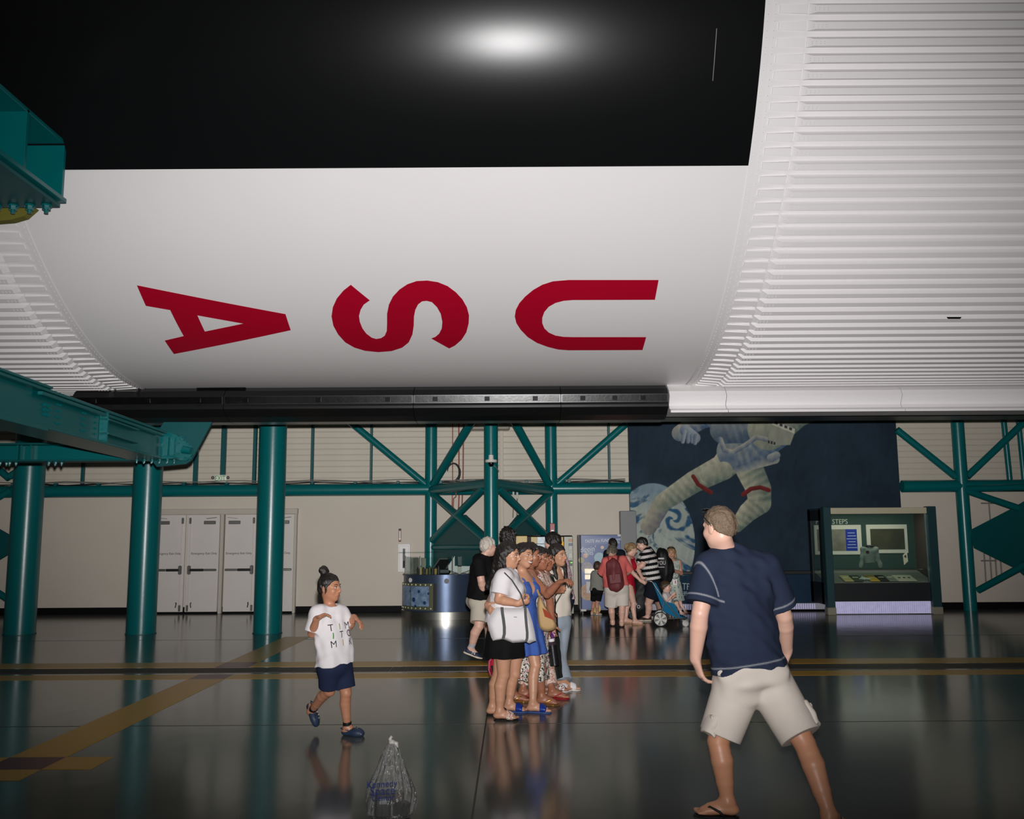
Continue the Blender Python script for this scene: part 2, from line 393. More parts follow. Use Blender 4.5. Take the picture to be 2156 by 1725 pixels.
yD0, yD1 = G(1000, 1414).y, G(1000, 1404).y      # drain
yB0, yB1 = G(1000, 1402).y, G(1000, 1392).y      # far line
dx0, dx1 = -3.74, -3.32
for (y0, y1) in ((yA0, yA1), (yB0, yB1)):
    strip('painted_line', -20, dx0, y0, y1, YEL); strip('painted_line', dx1, 20, y0, y1, YEL)
    strip('painted_square', dx0, dx1, y0, y1, MAR)
t0, t1 = G(150, 1621).y, G(150, 1595).y
strip('painted_line', dx0, dx1, t1, yA0, YEL); strip('painted_line', dx0, dx1, yB1, 15.6, YEL)
strip('painted_square', dx0, dx1, t0, t1, MAR)
strip('painted_line', -7, dx0, t0, t1, YEL); strip('painted_line', dx1, -2.97, t0, t1, YEL)
strip('painted_line', dx0, dx1, t0 - .3, t0, YEL)
for a in range(-12, 12): strip('drain_grate', a * 1.5, a * 1.5 + 1.49, yD0, yD1, GRATE, .004)
slots = MB()
for a in range(-260, 330): slots.box((a * .045, (yD0 + yD1) / 2, .0043), (.016, (yD1 - yD0) * .7, .002))
tag(slots.build('drain_slots', BLK, floor), kind='stuff')
JNT = M('joint_sealant', (40, 42, 40), rough=.5)
strip('floor_joint', -.25, -.238, 3, 20.3, JNT, .0015); strip('floor_joint', -20, 20, 8.33, 8.338, JNT, .0015)
strip('floor_joint', -20, 20, 15.2, 15.21, JNT, .0015)
YW = 20.5
wall = MB().box((0, YW + .15, 5.5), (40, .3, 11)).build('wall_back', WALLM); tag(wall, kind='structure')
zb = P(1078, 1017, YW - .05).z; ph = .1277
pk = MB().bbox((0, 0, 0), (40, .04, ph - .010), .008)
pm = None
for i in range(17):
    if pm is None: o = pk.build('siding_plank', SIDM, wall); pm = o.data
    else: o = link_mesh('siding_plank', pm, None, wall)
    o.location = Vector((0, YW - .018, zb + ph * (i + .5)))
bb = MB().bbox((0, YW - .012, .07), (40, .024, .14), .008).build('baseboard_back', M('baseboard_black', (16, 16, 17), rough=.6, spec=.08)); tag(bb, kind='structure')
ceil = MB().box((0, 9, 14.1), (44, 28, .2)).build('ceiling', M('ceiling_deck', (70, 70, 68), rough=.8)); tag(ceil, kind='structure')
# ------------------------------------------------------------------ doors
DOORM = M('door_enamel', (210, 203, 197), rough=.5, var=.05, nscale=2.5)
FRM = M('door_frame_paint', (188, 180, 168), rough=.5)
yd = YW - .045
def dX(cx, yy=1180): return P(240 + cx / 5.39, yy, yd).x
zt = P(400, 1084.5, yd).z
fr = MB()
xl, xm0, xm1, xr0, xr1 = dX(395), dX(1205), dX(1243), dX(2042), dX(2072)
for a, b in ((xl, xl + .07), (xm0, xm1), (xr0, xr1)): fr.bbox(((a + b) / 2, YW - .06, (zt + .1) / 2), (b - a, .12, zt + .1), .008)
fr.bbox(((xl + xr1) / 2, YW - .064, zt + .065), (xr1 - xl + .02, .128, .12), .008)
tag(fr.build('trim_1', FRM), kind='structure')
n = 0
for i, (c0, c1, hinge) in enumerate(((452, 802, -1), (826, 1190, 1), (1255, 1612, -1), (1636, 2040, 1))):
    x0, x1 = dX(c0), dX(c1); w = x1 - x0; xc = (x0 + x1) / 2
    d = MB().bbox((xc, yd, zt / 2 + .02), (w, .05, zt - .04), .006).build('door_%d' % (i + 1), DOORM); tag(d, kind='structure')
    s = -hinge                                         # latch side
    e = xc + s * w / 2
    MB().bbox((e - s * .07, yd - .035, zt * .5), (.022, .02, zt - .1), .004).build('vertical_rod', DOORM, d)
    for zz in (zt - .13, .12): MB().bbox((e - s * .06, yd - .045, zz), (.045, .04, .13), .01).build('rod_latch', GREYM, d)
    pb = MB().bbox((e - s * w * .32, yd - .06, .93), (w * .5, .05, .055), .012).build('panic_bar', BLK, d)
    MB().bbox((e - s * w * .76, yd - .055, .93), (w * .40, .045, .05), .01).build('bar_end', STEEL, pb)
    MB().bbox((e - s * .075, yd - .055, .93), (.07, .06, .19), .015).build('bar_head', GREYM, pb)
    cl = MB().bbox((xc - s * w * .2, yd - .05, zt - .17), (.25, .06, .075), .008).build('door_closer', GREYM, d)
    MB().bar((xc - s * w * .1, yd - .06, zt - .085), (xc - s * w * .42, yd - .08, zt - .06), .03, .012).build('closer_arm', GREYM, cl)
    MB().tube([(e - s * .14, yd - .035, .24), (e - s * .13, yd - .05, .2), (e - s * .145, yd - .05, .13)], .012).build('door_stop', BLK, d)
    lettering('Emergency Exit Only', .066, (xc - s * .03, yd - .027, P(xc * 0 + 400, 1166, yd).z), (1, 0, 0), (0, 0, 1), DARK, d)
# ------------------------------------------------------------------ rocket
YC, ZC, RR = 12.72, 8.71, 5.03
XL, XR = -5.1, 2.41
ROCKW = M('rocket_white_paint', (232, 229, 229), rough=.42, spec=.35, var=.02, nscale=.8)
ROCKB = M('rocket_black_paint', (17, 18, 19), rough=.22, spec=.16, var=.08, nscale=1.5, bump=.03, bscale=300)
RED = M('rocket_red_paint', (176, 4, 40), rough=.4, spec=.35, var=.03)
def cylhit(px, py, r=RR):
    d = ray(px, py); oy, oz = -YC, EYE - ZC; a = d.y ** 2 + d.z ** 2; b = 2 * (oy * d.y + oz * d.z); c = oy * oy + oz * oz - r * r
    q = b * b - 4 * a * c; t = (-b - math.sqrt(max(q, 0))) / (2 * a); p = CAM0 + d * t
    return p.x, math.atan2(p.z - ZC, -(p.y - YC))      # X, phi (0 towards the camera side)
def cp(x, ph, r=RR): return (x, YC - r * math.cos(ph), ZC + r * math.sin(ph))
rocket = thing('rocket_stage', (0, YC, ZC), 'huge white and black rocket stage lettered USA lying on its side overhead', 'rocket')
phb = cylhit(1078, 352)[1]
def shell(name, x0, x1, p0, p1, r, mat, nphi, nx=2, th=.05):
    mb = MB(); V = []; Fc = []
    for k in range(nphi + 1):
        p = p0 + (p1 - p0) * k / nphi
        for i in range(nx + 1): V.append(cp(x0 + (x1 - x0) * i / nx, p, r))
    for k in range(nphi):
        for i in range(nx): a = k * (nx + 1) + i; Fc.append((a, a + 1, a + nx + 2, a + nx + 1))
    mb.add(V, [tuple(reversed(f)) for f in Fc]); return mb.build(name, mat, rocket, smooth=True)
shell('white_skin', XL, XR, phb - math.pi, phb, RR, ROCKW, 96, 8)
shell('black_skin', XL, XR, phb, phb + math.pi, RR, ROCKB, 96, 8)
shell('corrugated_skin', XR, 14, 0, 2 * math.pi, RR - .004, ROCKW, 160, 3)
shell('corrugated_skin', -14, XL, 0, 2 * math.pi, RR - .004, ROCKW, 160, 3)
for x, w in ((XR + .035, .07), (XL - .03, .06)): shell('splice_ring', x - w / 2, x + w / 2, 0, 2 * math.pi, RR + .012, ROCKW, 200, 1)
# stringers: hat sections with sloped ends
def hat(x0, x1, s, w2=.050, w1=.031, h=.052, slope=.06):
    V = []
    for x, hh in ((x0, .004), (x0 + s * slope, h), (x1, h)):
        V += [(x, -w2, -.01), (x, -w1 if hh > .01 else -w2 * .9, hh), (x, w1 if hh > .01 else w2 * .9, hh), (x, w2, -.01)]
    Fc = []
    for k in range(2):
        for i in range(3): a = k * 4 + i; f = (a, a + 4, a + 5, a + 1); Fc.append(f if s < 0 else tuple(reversed(f)))
    Fc.append((0, 1, 2, 3) if s > 0 else (3, 2, 1, 0))
    # local frame: X along rocket, tangent = z up, radial towards camera = -y
    return [(v[0], -(RR + v[2]), v[1]) for v in V], [tuple(reversed(f)) for f in Fc]
def place_ring(name, V, Fc, phis, mat, stuffname):
    first = None; rest = MB()
    for ph, near in phis:
        if near:
            if first is None:
                me = bpy.data.meshes.new(name); me.from_pydata(V, [], Fc); me.update(); first = me
                o = link_mesh(name, me, mat, rocket)
            else: o = link_mesh(name, first, None, rocket)
            o.rotation_euler = (-ph, 0, 0)
        else:
            R = Matrix.Rotation(-ph, 3, 'X'); rest.add([R @ Vector(v) + Vector((0, YC, ZC)) for v in V], Fc)
    if rest.V: tag(rest.build(stuffname, mat, rocket), kind='stuff')
NST = 216
phis = []
for k in range(NST):
    ph = -math.pi + 2 * math.pi * (k + .5) / NST
    phis.append((ph, math.radians(-104) < ph < math.radians(-22)))
phis = [(p if True else 0, n_) for p, n_ in phis]
Vh, Fh = hat(XR + .42, 14, 1); place_ring('stringer', Vh, Fh, phis, ROCKW, 'stringers_beyond')
Vh, Fh = hat(XL - .40, -14, -1); place_ring('stringer', Vh, Fh, phis, ROCKW, 'stringers_beyond')
def clip_block(x0, x1, s, w, h):
    V = [(x0, -w * .8, -.01), (x0, -w * .8, .010), (x0, w * .8, .010), (x0, w * .8, -.01), (x1, -w, -.01), (x1, -w, h), (x1, w, h), (x1, w, -.01)]
    Fc = [(0, 1, 2, 3), (7, 6, 5, 4), (1, 5, 6, 2), (0, 4, 5, 1), (2, 6, 7, 3)]
    if s < 0: Fc = [tuple(reversed(f)) for f in Fc]
    return [(v[0], -(RR + v[2]), v[1]) for v in V], [tuple(reversed(f)) for f in Fc]
near = [q for q in phis if q[1]]
V, Fc = clip_block(XR + .14, XR + .40, 1, .042, .034); place_ring('end_fitting', V, Fc, near, ROCKW, 'x')
V, Fc = clip_block(XL - .12, XL - .39, -1, .040, .026); place_ring('end_fitting', V, Fc, near, ROCKW, 'x')
rv = MB()
for ph, nr in phis:
    if not nr: continue
    for xb, s in ((XR, 1), (XL, -1)):
        for dx in (.03, .10, .46, .50, .54, .58):
            for dp in ((-.030, .030) if dx < .2 else (-.012, .006)):
                q = ph + dp / RR + (math.pi / NST if dx < .2 else 0); r = RR + (.016 if dx < .07 else .004 if dx < .2 else .053)
                c = Vector(cp(xb + s * dx, q, r)); nrm = Vector((0, -math.cos(q), math.sin(q))); t = Vector((0, math.sin(q), math.cos(q)))
                rv.add([c + t * .006, c + Vector((.006, 0, 0)), c - t * .006, c - Vector((.006, 0, 0)), c + nrm * .006], [(0, 1, 4), (1, 2, 4), (2, 3, 4), (3, 0, 4)])
tag(rv.build('rivets', ROCKW, rocket), kind='stuff')
# lettering painted on the curved skin
def decal(name, outer, holes, mat, label=None, r=RR + .006, conv=lambda p: (240 + p[0] * .55659, 560 + p[1] * .55659)):
    loops = []
    for lp in [outer] + holes:
        q = []
        for p in lp:
            x, ph = cylhit(*conv(p)); q.append(Vector((x, ph * RR, 0)))
        loops.append(q)
    tris = tessellate_polygon(loops); pts = [v for l in loops for v in l]
    bm = bmesh.new(); vs = [bm.verts.new(v) for v in pts]
    for t in tris:
        try: bm.faces.new([vs[i] for i in t])
        except ValueError: pass
    s0 = min(p.y for p in pts); s1 = max(p.y for p in pts); k = s0 + .08
    while k < s1:
        bmesh.ops.bisect_plane(bm, geom=bm.verts[:] + bm.edges[:] + bm.faces[:], plane_co=(0, k, 0), plane_no=(0, 1, 0)); k += .08
    bm.normal_update(); bm.verts.index_update()
    V = [cp(v.co.x, v.co.y / RR, r) for v in bm.verts]
    Fc = []
    for f in bm.faces:
        ids = [v.index for v in f.verts]; Fc.append(ids if f.normal.z > 0 else ids[::-1])
    bm.free(); mb = MB(); mb.add(V, Fc); o = mb.build(name, mat, rocket, smooth=True)
    if label: o['label'] = label
    return o
A_out = [(87, 72), (649, 181), (669, 242), (227, 332), (192, 281), (264, 264), (213, 166), (121, 150)]
A_in = [(316, 186), (489, 217), (344, 247)]
S_out = [(896, 70), (868, 92), (843, 122), (828, 155), (823, 190), (830, 225), (848, 258), (875, 288), (910, 308), (950, 320), (1000, 325), (1050, 321), (1090, 308), (1115, 288), (1129, 258), (1134, 225), (1135, 190), (1140, 165), (1150, 145), (1165, 133), (1183, 131), (1203, 136), (1222, 155), (1236, 180), (1242, 210), (1240, 235), (1230, 255), (1216, 267), (1200, 273), (1268, 311), (1290, 300), (1315, 278), (1333, 250), (1342, 215), (1343, 185), (1335, 155), (1318, 125), (1293, 98), (1262, 75), (1225, 60), (1185, 54), (1145, 56), (1110, 68), (1080, 88), (1055, 115), (1040, 145), (1033, 180), (1033, 215), (1032, 245), (1024, 263), (1010, 272), (992, 275), (975, 270), (955, 255), (940, 235), (930, 210), (927, 188), (933, 165), (945, 145), (968, 129)]
U_out = [(2060, 52), (2046, 127), (1735, 128), (1700, 131), (1670, 139), (1645, 153), (1628, 173), (1620, 195), (1620, 215), (1628, 235), (1645, 251), (1670, 262), (1700, 267), (1740, 268), (2013, 268), (1999, 317), (1720, 318), (1680, 315), (1640, 305), (1600, 290), (1565, 268), (1538, 240), (1522, 215), (1516, 190), (1520, 165), (1533, 140), (1555, 115), (1585, 90), (1620, 70), (1660, 57), (1720, 52)]
decal('letter_a', A_out, [A_in], RED, 'red painted letter A'); decal('letter_s', S_out, [], RED, 'red painted letter S'); decal('letter_u', U_out, [], RED, 'red painted letter U')
idp = lambda p: p
decal('placard', [(413, 816), (516, 815), (527, 821), (427, 823)], [[(423, 817.5), (512, 816.5), (518, 820), (431, 821)]], BLK, 'black outlined placard', conv=idp)
decal('placard', [(433, 818), (510, 817.5), (512, 819.5), (437, 820)], [], BLK, conv=idp)
decal('vent_slot', [(1990, 659), (2022, 659), (2019, 663), (1993, 663)], [], BLK, conv=idp, r=RR + .06)
decal('skin_seam', [(1508, 60), (1509.2, 60), (1501, 170), (1499.8, 170)], [], GREYM, conv=idp)
# cable tunnel along the belly
def yz(py, Y): return (Y, P(1078, py, Y).z)
prof = [(13.3, 3.80), (12.80, yz(818, 12.80)[1]), (12.62, yz(824, 12.62)[1])]
face0, face1 = yz(831, 12.60), yz(848, 12.618)
prof_b = [(13.6, 3.85), (12.9, 3.72), yz(820, 12.68), face0, face1, yz(853, 12.60), yz(858, 12.60), yz(875, 12.75), yz(886, 12.95), (13.3, 3.22), (13.6, 3.3)]
xs = P(1408, 850, 12.65).x
def tunnel(x0, x1, pr, mat, name, label=None):
    o = MB().prism([(x0, y, z) for y, z in pr], (x1 - x0, 0, 0)).build(name, mat, rocket)
    if label: o['label'] = label
    return o
TUNB = M('tunnel_black', (24, 25, 26), rough=.3, spec=.5, var=.15, nscale=8)
PLT = M('tunnel_plate', (52, 52, 52), rough=.27, spec=.5, metal=.9, var=.3, nscale=9, bump=.05, bscale=30)
cuts = [P(q, 850, 12.6).x for q in (150, 470, 870, 1181, 1408)]
for a, b in zip(cuts[:-1], cuts[1:]):
    tn = tunnel(a + .004, b - .004, prof_b, TUNB, 'cable_tunnel', 'black cable tunnel segment')
    y0, z0 = face0; y1, z1 = face1
    MB().prism([(a + .02, y0 - .004, z0 - .008), (a + .02, y1 - .004, z1 + .008), (a + .02, y1 + .02, z1 + .008), (a + .02, y0 + .02, z0 - .008)], (b - a - .04, 0, 0)).build('cover_plate', PLT, tn)
    bl = MB(); k = a + .1
    while k < b - .1:
        for f in (.2, .8): bl.cyl((k, y0 + (y1 - y0) * f - .004, z0 + (z1 - z0) * f), (k, y0 + (y1 - y0) * f - .014, z0 + (z1 - z0) * f - .002), .007, n=6)
        k += .085
    bl.box(((a + .3), (y0 + y1) / 2 - .008, (z0 + z1) / 2), (.07, .014, .06))
    bl.box(((a + b) / 2, (y0 + y1) / 2 - .008, (z0 + z1) / 2), (.07, .014, .06)); bl.box((b - .35, (y0 + y1) / 2 - .008, (z0 + z1) / 2), (.07, .014, .06))
    tag(bl.build('bolts', PLT, tn), kind='stuff')
prof_w = [(13.6, 3.85), (12.9, 3.76), yz(826, 12.62), yz(836, 12.58), yz(856, 12.66), yz(863, 12.62), yz(866, 12.52), yz(871, 12.52), yz(871, 12.8), (13.3, 3.3)]
wc = [xs, P(1530, 850, 12.6).x, P(1900, 850, 12.6).x, P(2350, 850, 12.6).x, P(2800, 850, 12.6).x]
for a, b in zip(wc[:-1], wc[1:]): tunnel(a + .004, b - .004, prof_w, ROCKW, 'cable_tunnel', 'white cable tunnel segment')
tunnel(-5.9, 13, [(14.2, 4.2), (14.2, P(1078, 882, 14.2).z), (14.7, P(1078, 882, 14.2).z), (14.7, 4.3)], TUNB, 'dark_beam', 'dark beam added behind the cable tunnel')  # added dark beam, stands in for the dark strip under the tunnel
# ================================================================== steel columns and truss
def column(px0, pxt, py, r, Y, ztop, label, collar=False):
    x = P(px0, py, Y).x
    t = thing('steel_column', (x, Y, 0), label, 'column', 'thick teal columns beside the doors')
    MB().cyl((x, Y, 0), (x, Y, ztop), r, n=48).build('shaft', TEAL, t, smooth=True, angle=40)
    MB().cyl((x, Y, 0), (x, Y, .012), r + .012, n=48).build('base_collar', TEAL_D, t, smooth=True, angle=40)
    MB().cyl((x, Y, ztop - .03), (x, Y, ztop), r + .03, n=32).build('cap_plate', TEAL_D, t, smooth=True, angle=40)
    return t, x
zc = 4.7
c1, cx1 = column(43, 57, 1300, .252, 16.3, zc, 'leftmost of the three thick teal steel columns, nearest the picture edge')
c2, cx2 = column(298, 310, 1300, .243, 16.25, zc, 'middle thick teal column carrying the end of the bolted girder')
c3, cx3 = column(564, 573, 1300, .236, 16.2, 4.7, 'thick teal column standing alone in front of the exit doors')
# girder cradle at the left: a bolted teal girder running in depth below the rocket, cross beam, saddle bracket high up
cr = thing('rocket_cradle', (-4.5, 10, 2.6), 'bolted teal steel cradle girder with high bracket carrying the rocket at left', 'cradle')
gt, gb = 2.97, 2.60
g1, g2 = G(49, 799, gt), G(345, 906, gt); gu = (g2 - g1); gu.z = 0; gu.normalize(); gl = Vector((gu.y, -gu.x, 0))     # gl points to the picture's right
GR = Matrix((gl, gu, Vector((0, 0, 1)))).transposed()
def gp(l, a, z): return Vector((g1.x, g1.y, 0)) + gl * l + gu * a + Vector((0, 0, z))
LG = (g2 - g1).length + .15
def gbox(name, l, a0, a1, z, w, hgt, mat=TEAL, bev=.004): return MB().bbox(gp(l, (a0 + a1) / 2, z), (w, a1 - a0, hgt), bev, GR).build(name, mat, cr)
gbox('top_flange', -.22, -4, LG, gt - .015, .44, .03); gbox('bottom_flange', -.22, -4, LG, gb + .015, .44, .03)
gbox('web', -.10, -4, LG, (gt + gb) / 2, .03, gt - gb - .05)
gbox('web', -.36, -4, LG, (gt + gb) / 2, .03, gt - gb - .05)
gbox('splice_plate', -.085, -1.6, .35, (gt + gb) / 2, .02, gt - gb - .04); gbox('splice_plate', -.22, -1.9, .55, gt + .012, .48, .024); gbox('splice_plate', -.22, -1.9, .5, gb - .012, .48, .024)
gbox('flange_lip', -.03, .4, LG - .1, gt - .055, .05, .035)
for a in (1.95,):
    gbox('stiffener', -.04, a, a + .03, (gt + gb) / 2, .09, gt - gb - .05)
    for dz in (.075, -.075):
        MB().prism([gp(-.08, a, (gt + gb) / 2 + dz), gp(.02, a, (gt + gb) / 2 + dz), gp(.0, a + 1.0, (gt + gb) / 2 + dz), gp(-.08, a + 1.05, (gt + gb) / 2 + dz)], (0, 0, .018)).build('lug_plate', TEAL, cr)
def bolts(name, pts, axis, r, L, par, mat=TEAL):
    axis = Vector(axis).normalized(); mb = MB()
    for p in pts:
        p = Vector(p); mb.cyl(p, p + axis * L * .2, r * 1.5, n=12); mb.cyl(p + axis * L * .2, p + axis * L * .6, r * 1.15, n=6); mb.cyl(p + axis * L * .6, p + axis * L, r * .62, n=8)
    return tag(mb.build(name, mat, par), kind='stuff')
bolts('web_bolts', [gp(-.084, a, gb + .1 + k * .06) for a in (.9, .96, 1.5, 1.56, 1.85) for k in range(4)], gl, .008, .02, cr)
bolts('web_bolts', [gp(-.084, .62 + dy, gb + .15 + dz) for dy in (0, .08) for dz in (0, .045, .09)], gl, .014, .03, cr)
# end: gusset up to the rocket, end plates, pin
yg = g2.y + .25
gus = [(345, 889), (446, 889), (409, 958), (402, 970), (392, 977), (330, 983), (318, 968), (322, 925)]
MB().prism([P(a, b, yg) for a, b in gus], (0, .05, 0)).build('gusset_plate', TEAL_D, cr)
MB().prism([P(a, b, yg - .06) for a, b in [(322, 912), (347, 908), (372, 916), (405, 945), (404, 958), (392, 970), (330, 970)]], (0, .05, 0)).build('end_plate', TEAL, cr)
for cxx, ww in ((319, .02), (331, .05), (352, .02), (364, .012)):
    a = P(cxx, 921, yg - .10); b = P(cxx - 3, 960, yg - .10); MB().bar(a, b, ww, .05, (1, 0, 0)).build('end_rib', TEAL, cr)
MB().bar(P(322, 937, yg - .09), P(350, 937, yg - .09), .012, .04).build('end_rib', TEAL, cr)
MB().cyl(P(385, 947, yg - .12), P(402, 950, yg - .14), .05, .04, n=16).build('end_pin', TEAL, cr, smooth=True, angle=40)
bolts('end_bolts', [P(a, b, yg - .06) for a, b in ((368, 933), (372, 934), (376, 935), (368, 955), (372, 956), (376, 957), (390, 930), (396, 935), (402, 940), (388, 965), (394, 966), (400, 964), (405, 952))], (0, -1, 0), .013, .04, cr)
bolts('end_bolts', [P(382, 924, yg - .06)], (0, -1, 0), .022, .05, cr)
pl0 = P(280, 968, yg - .05); MB().bbox((P(325, 970, yg - .1).x, yg - .1, pl0.z), (.62, .35, .025), .004).build('seat_plate', TEAL, cr)
bolts('seat_bolts', [(P(296 + k * 8, 970, yg - .1).x, yg - .22 + .1 * (k % 2), pl0.z - .01) for k in range(10)], (0, 0, -1), .016, .05, cr)
# cross beam running off to the left behind the girder, with its bolted seat
xb0, xb1 = -12.0, P(283, 960, yg).x; zx0, zx1 = P(150, 973, yg).z, P(150, 938, yg).z
MB().bbox(((xb0 + xb1) / 2, yg, zx0 + .012), (xb1 - xb0, .24, .024), .003).build('cross_beam_flange', TEAL_D, cr)
MB().bbox(((xb0 + xb1) / 2, yg + .02, (zx0 + zx1) / 2), (xb1 - xb0, .03, zx1 - zx0), .003).build('cross_beam_web', TEAL, cr)
MB().bbox(((xb0 + xb1) / 2, yg, zx1 + .012), (xb1 - xb0, .24, .024), .003).build('cross_beam_flange', TEAL_D, cr)
for q in (42, 50, 70): MB().bbox((P(q, 955, yg).x, yg - .03, (zx0 + zx1) / 2), (.025, .09, zx1 - zx0), .003).build('stiffener', TEAL, cr)
MB().bbox((P(58, 955, yg).x, yg - .02, (zx0 + zx1) / 2), (.12, .03, zx1 - zx0 - .02), .003).build('end_plate', TEAL, cr)
bolts('seat_bolts', [(P(q, 970, yg).x, yg - .08 + .07 * (q % 2), zx0) for q in (2, 8, 15, 21, 28, 35, 103, 110, 117, 124, 131)], (0, 0, -1), .017, .05, cr)
# saddle bracket high at left: an I section running towards the viewer
bx1, ybk, zb0 = P(133, 440, 8.9).x, 8.9, P(133, 437, 8.9).z
zt1 = P(140, 300, 8.9).z; yn = 6.2; bx0 = -6.2
MB().bbox(((bx0 + bx1) / 2 - .03, (ybk + yn) / 2, zb0 + .02), (bx1 - bx0, ybk - yn, .04), .004).build('bracket_plate', TEAL_D, cr)
MB().bbox(((bx0 + bx1) / 2 + .02, (ybk + yn) / 2 + .02, zb0 + .072), (bx1 - bx0, ybk - yn, .045), .004).build('bracket_plate', TEAL, cr)
MB().bbox(((bx0 + bx1) / 2, (ybk + yn) / 2, zt1 - .02), (bx1 - bx0, ybk - yn, .04), .004).build('bracket_top', TEAL, cr)
MB().bbox((bx1 - .42, (ybk + yn) / 2, (zb0 + zt1) / 2 + .03), (.04, ybk - yn - .1, zt1 - zb0 - .12), .003).build('bracket_web', TEAL, cr)
for yy in (ybk - .03, ybk - .75, ybk - 1.6): MB().bbox((bx1 - .2, yy, (zb0 + zt1) / 2 + .025), (.40, .045, zt1 - zb0 - .12 + .04), .003).build('stiffener', TEAL, cr)
MB().bbox((bx0 + .3, (ybk + yn) / 2, (zb0 + zt1) / 2 + .03), (.5, ybk - yn - .1, zt1 - zb0 - .1), .003).build('bracket_web', TEAL_D, cr)
MB().prism([P(*q, 9.15) for q in [(-40, 436), (72, 436), (50, 455), (22, 463), (-40, 468)]], (0, .1, 0)).build('saddle_pad', M('pad_olive', (112, 108, 40), rough=.7), cr)
bolts('bracket_bolts', [(bx1 - .13 - k * .165, ybk - .07, zb0) for k in range(10)], (0, 0, -1), .034, .085, cr)
MB().bbox((bx0 - .35, 7.4, (zt1) / 2), (.5, .5, zt1), .01).build('bracket_post', TEAL_D, cr)
# ------------------------------------------------------------------ pipe truss along the wall
tr = thing('pipe_truss', (-.4, 19.9, 0), 'teal tubular steel truss framework standing along the back wall', 'truss')
YT = 20.05
def zp(py, Y=YT, px=1078): return P(px, py, Y).z
def pipe(name, a, b, r, n=20, mat=TEAL): return MB().cyl(a, b, r, n=n).build(name, mat, tr, smooth=True, angle=50)
zch = P(1000, 1030, YT).z
pipe('chord', (-14, YT, zch), (P(1325, 1030, 20.2).x, YT, zch), .128, 24); pipe('chord', (P(1893, 1030, 20.2).x, YT, zch), (13, YT, zch), .128, 24)
XA, XB = P(907.5, 1000, YT).x, P(1160.5, 1000, YT).x
YF = 17.6; XF = P(1034, 1000, YF).x
pipe('post', (XA, YT, 0), (XA, YT, 5.6), .130, 24); pipe('post', (XB, YT, 0), (XB, YT, 5.6), .130, 24)
pipe('front_post', (XF, YF, 0), (XF, YF, 5.2), .134, 28)
XR2 = P(2029, 1080, YT).x; pipe('post', (XR2, YT, 0), (XR2, YT, 5.6), .135, 24)
XL2 = P(-30, 1080, YT).x; pipe('post', (XL2, YT, 0), (XL2, YT, 5.6), .130, 24)
A_, B_, Fp = (XA, YT), (XB, YT), (XF, YF)
for (q0, q1) in (((735, 887), (899, 1022)), ((1318, 893), (1170, 1022)), ((1888, 905), (2012, 1004)), ((2160, 886), (2036, 1004)), ((20, 1008), (-60, 940)), ((20, 1004), (110, 940))):
    pipe('diagonal', P(*q0, YT), P(*q1, YT), .075, 16)
for Q, s in ((A_, 1), (B_, -1)):
    g = lambda a, b: PV(a, b, Q, Fp)
    if s > 0: L = [((912, 1020), (994, 886), .085), ((907, 1032), (1034, 1018), .10), ((910, 1040), (1022, 1137), .075), ((1018, 1028), (908, 1140), .075)]
    else: L = [((1156, 1020), (1082, 886), .085), ((1160, 1034), (1034, 1018), .10), ((1156, 1040), (1062, 1127), .075), ((1050, 1028), (1148, 1127), .075)]
    for q0, q1, r in L: pipe('brace', g(*q0), g(*q1), r, 16)
    if s > 0: poly = [(962, 1084), (976, 1084), (1022, 1128), (1022, 1152), (907, 1152), (907, 1137)]; lo = [(907, 1156), (1022, 1156), (1022, 1192), (907, 1192)]
    else: poly = [(1095, 1084), (1112, 1084), (1150, 1127), (1060, 1127)]; lo = None
    n_ = Vector((Fp[1] - Q[1], -(Fp[0] - Q[0]), 0)).normalized()
    if n_.y > 0: n_ = -n_
    MB().prism([g(*q) for q in poly], n_ * -.06).build('gusset', TEAL_D, tr)
    if lo: MB().prism([g(*q) for q in lo], n_ * -.04).build('lower_panel', TEAL_D, tr)
    if lo: pipe('brace', g(907, 1153), g(1026, 1153), .05, 12)
Rf = (XR2 + 1.36, YF); g = lambda a, b: PV(a, b, (XR2, YT), Rf)
nn = Vector((Rf[1] - YT, -(Rf[0] - XR2), 0)).normalized(); nn = nn if nn.y > 0 else -nn
MB().prism([g(*q) for q in [(2043, 1116), (2130, 1071), (2165, 1050), (2230, 1050), (2230, 1225), (2165, 1220), (2140, 1198), (2050, 1154)]], nn * .06).build('gusset', TEAL_D, tr)
for q0, q1 in (((2036, 1034), (2150, 1072)), ((2060, 1243), (2165, 1186)), ((2034, 1030), (2200, 1024))): pipe('brace', g(*q0), g(*q1), .07, 16)
pipe('post', (P(2120, 930, YT + .15).x, YT + .15, zch), (P(2112, 900, YT + .15).x, YT + .15, 5), .06); pipe('post', (P(2150, 930, YT + .15).x, YT + .15, zch), (P(2144, 900, YT + .15).x, YT + .15, 5), .055)
Lf = (XL2 - 1.36, YF)
pipe('front_post', (Rf[0], YF, 0), (Rf[0], YF, 5.2), .134, 28); pipe('front_post', (Lf[0], YF, 0), (Lf[0], YF, 5.2), .134, 28)
MB().prism([P(*q, YT - .1) for q in [(24, 1130), (19, 1166), (-60, 1215), (-90, 1215), (-90, 1080), (-60, 1080)]], (0, .06, 0)).build('gusset', TEAL_D, tr)
for q0, q1 in (((24, 1032), (-80, 1092)), ((16, 1262), (-70, 1205))): pipe('brace', P(*q0, YT - .1), P(*q1, YT - .1), .07, 16)
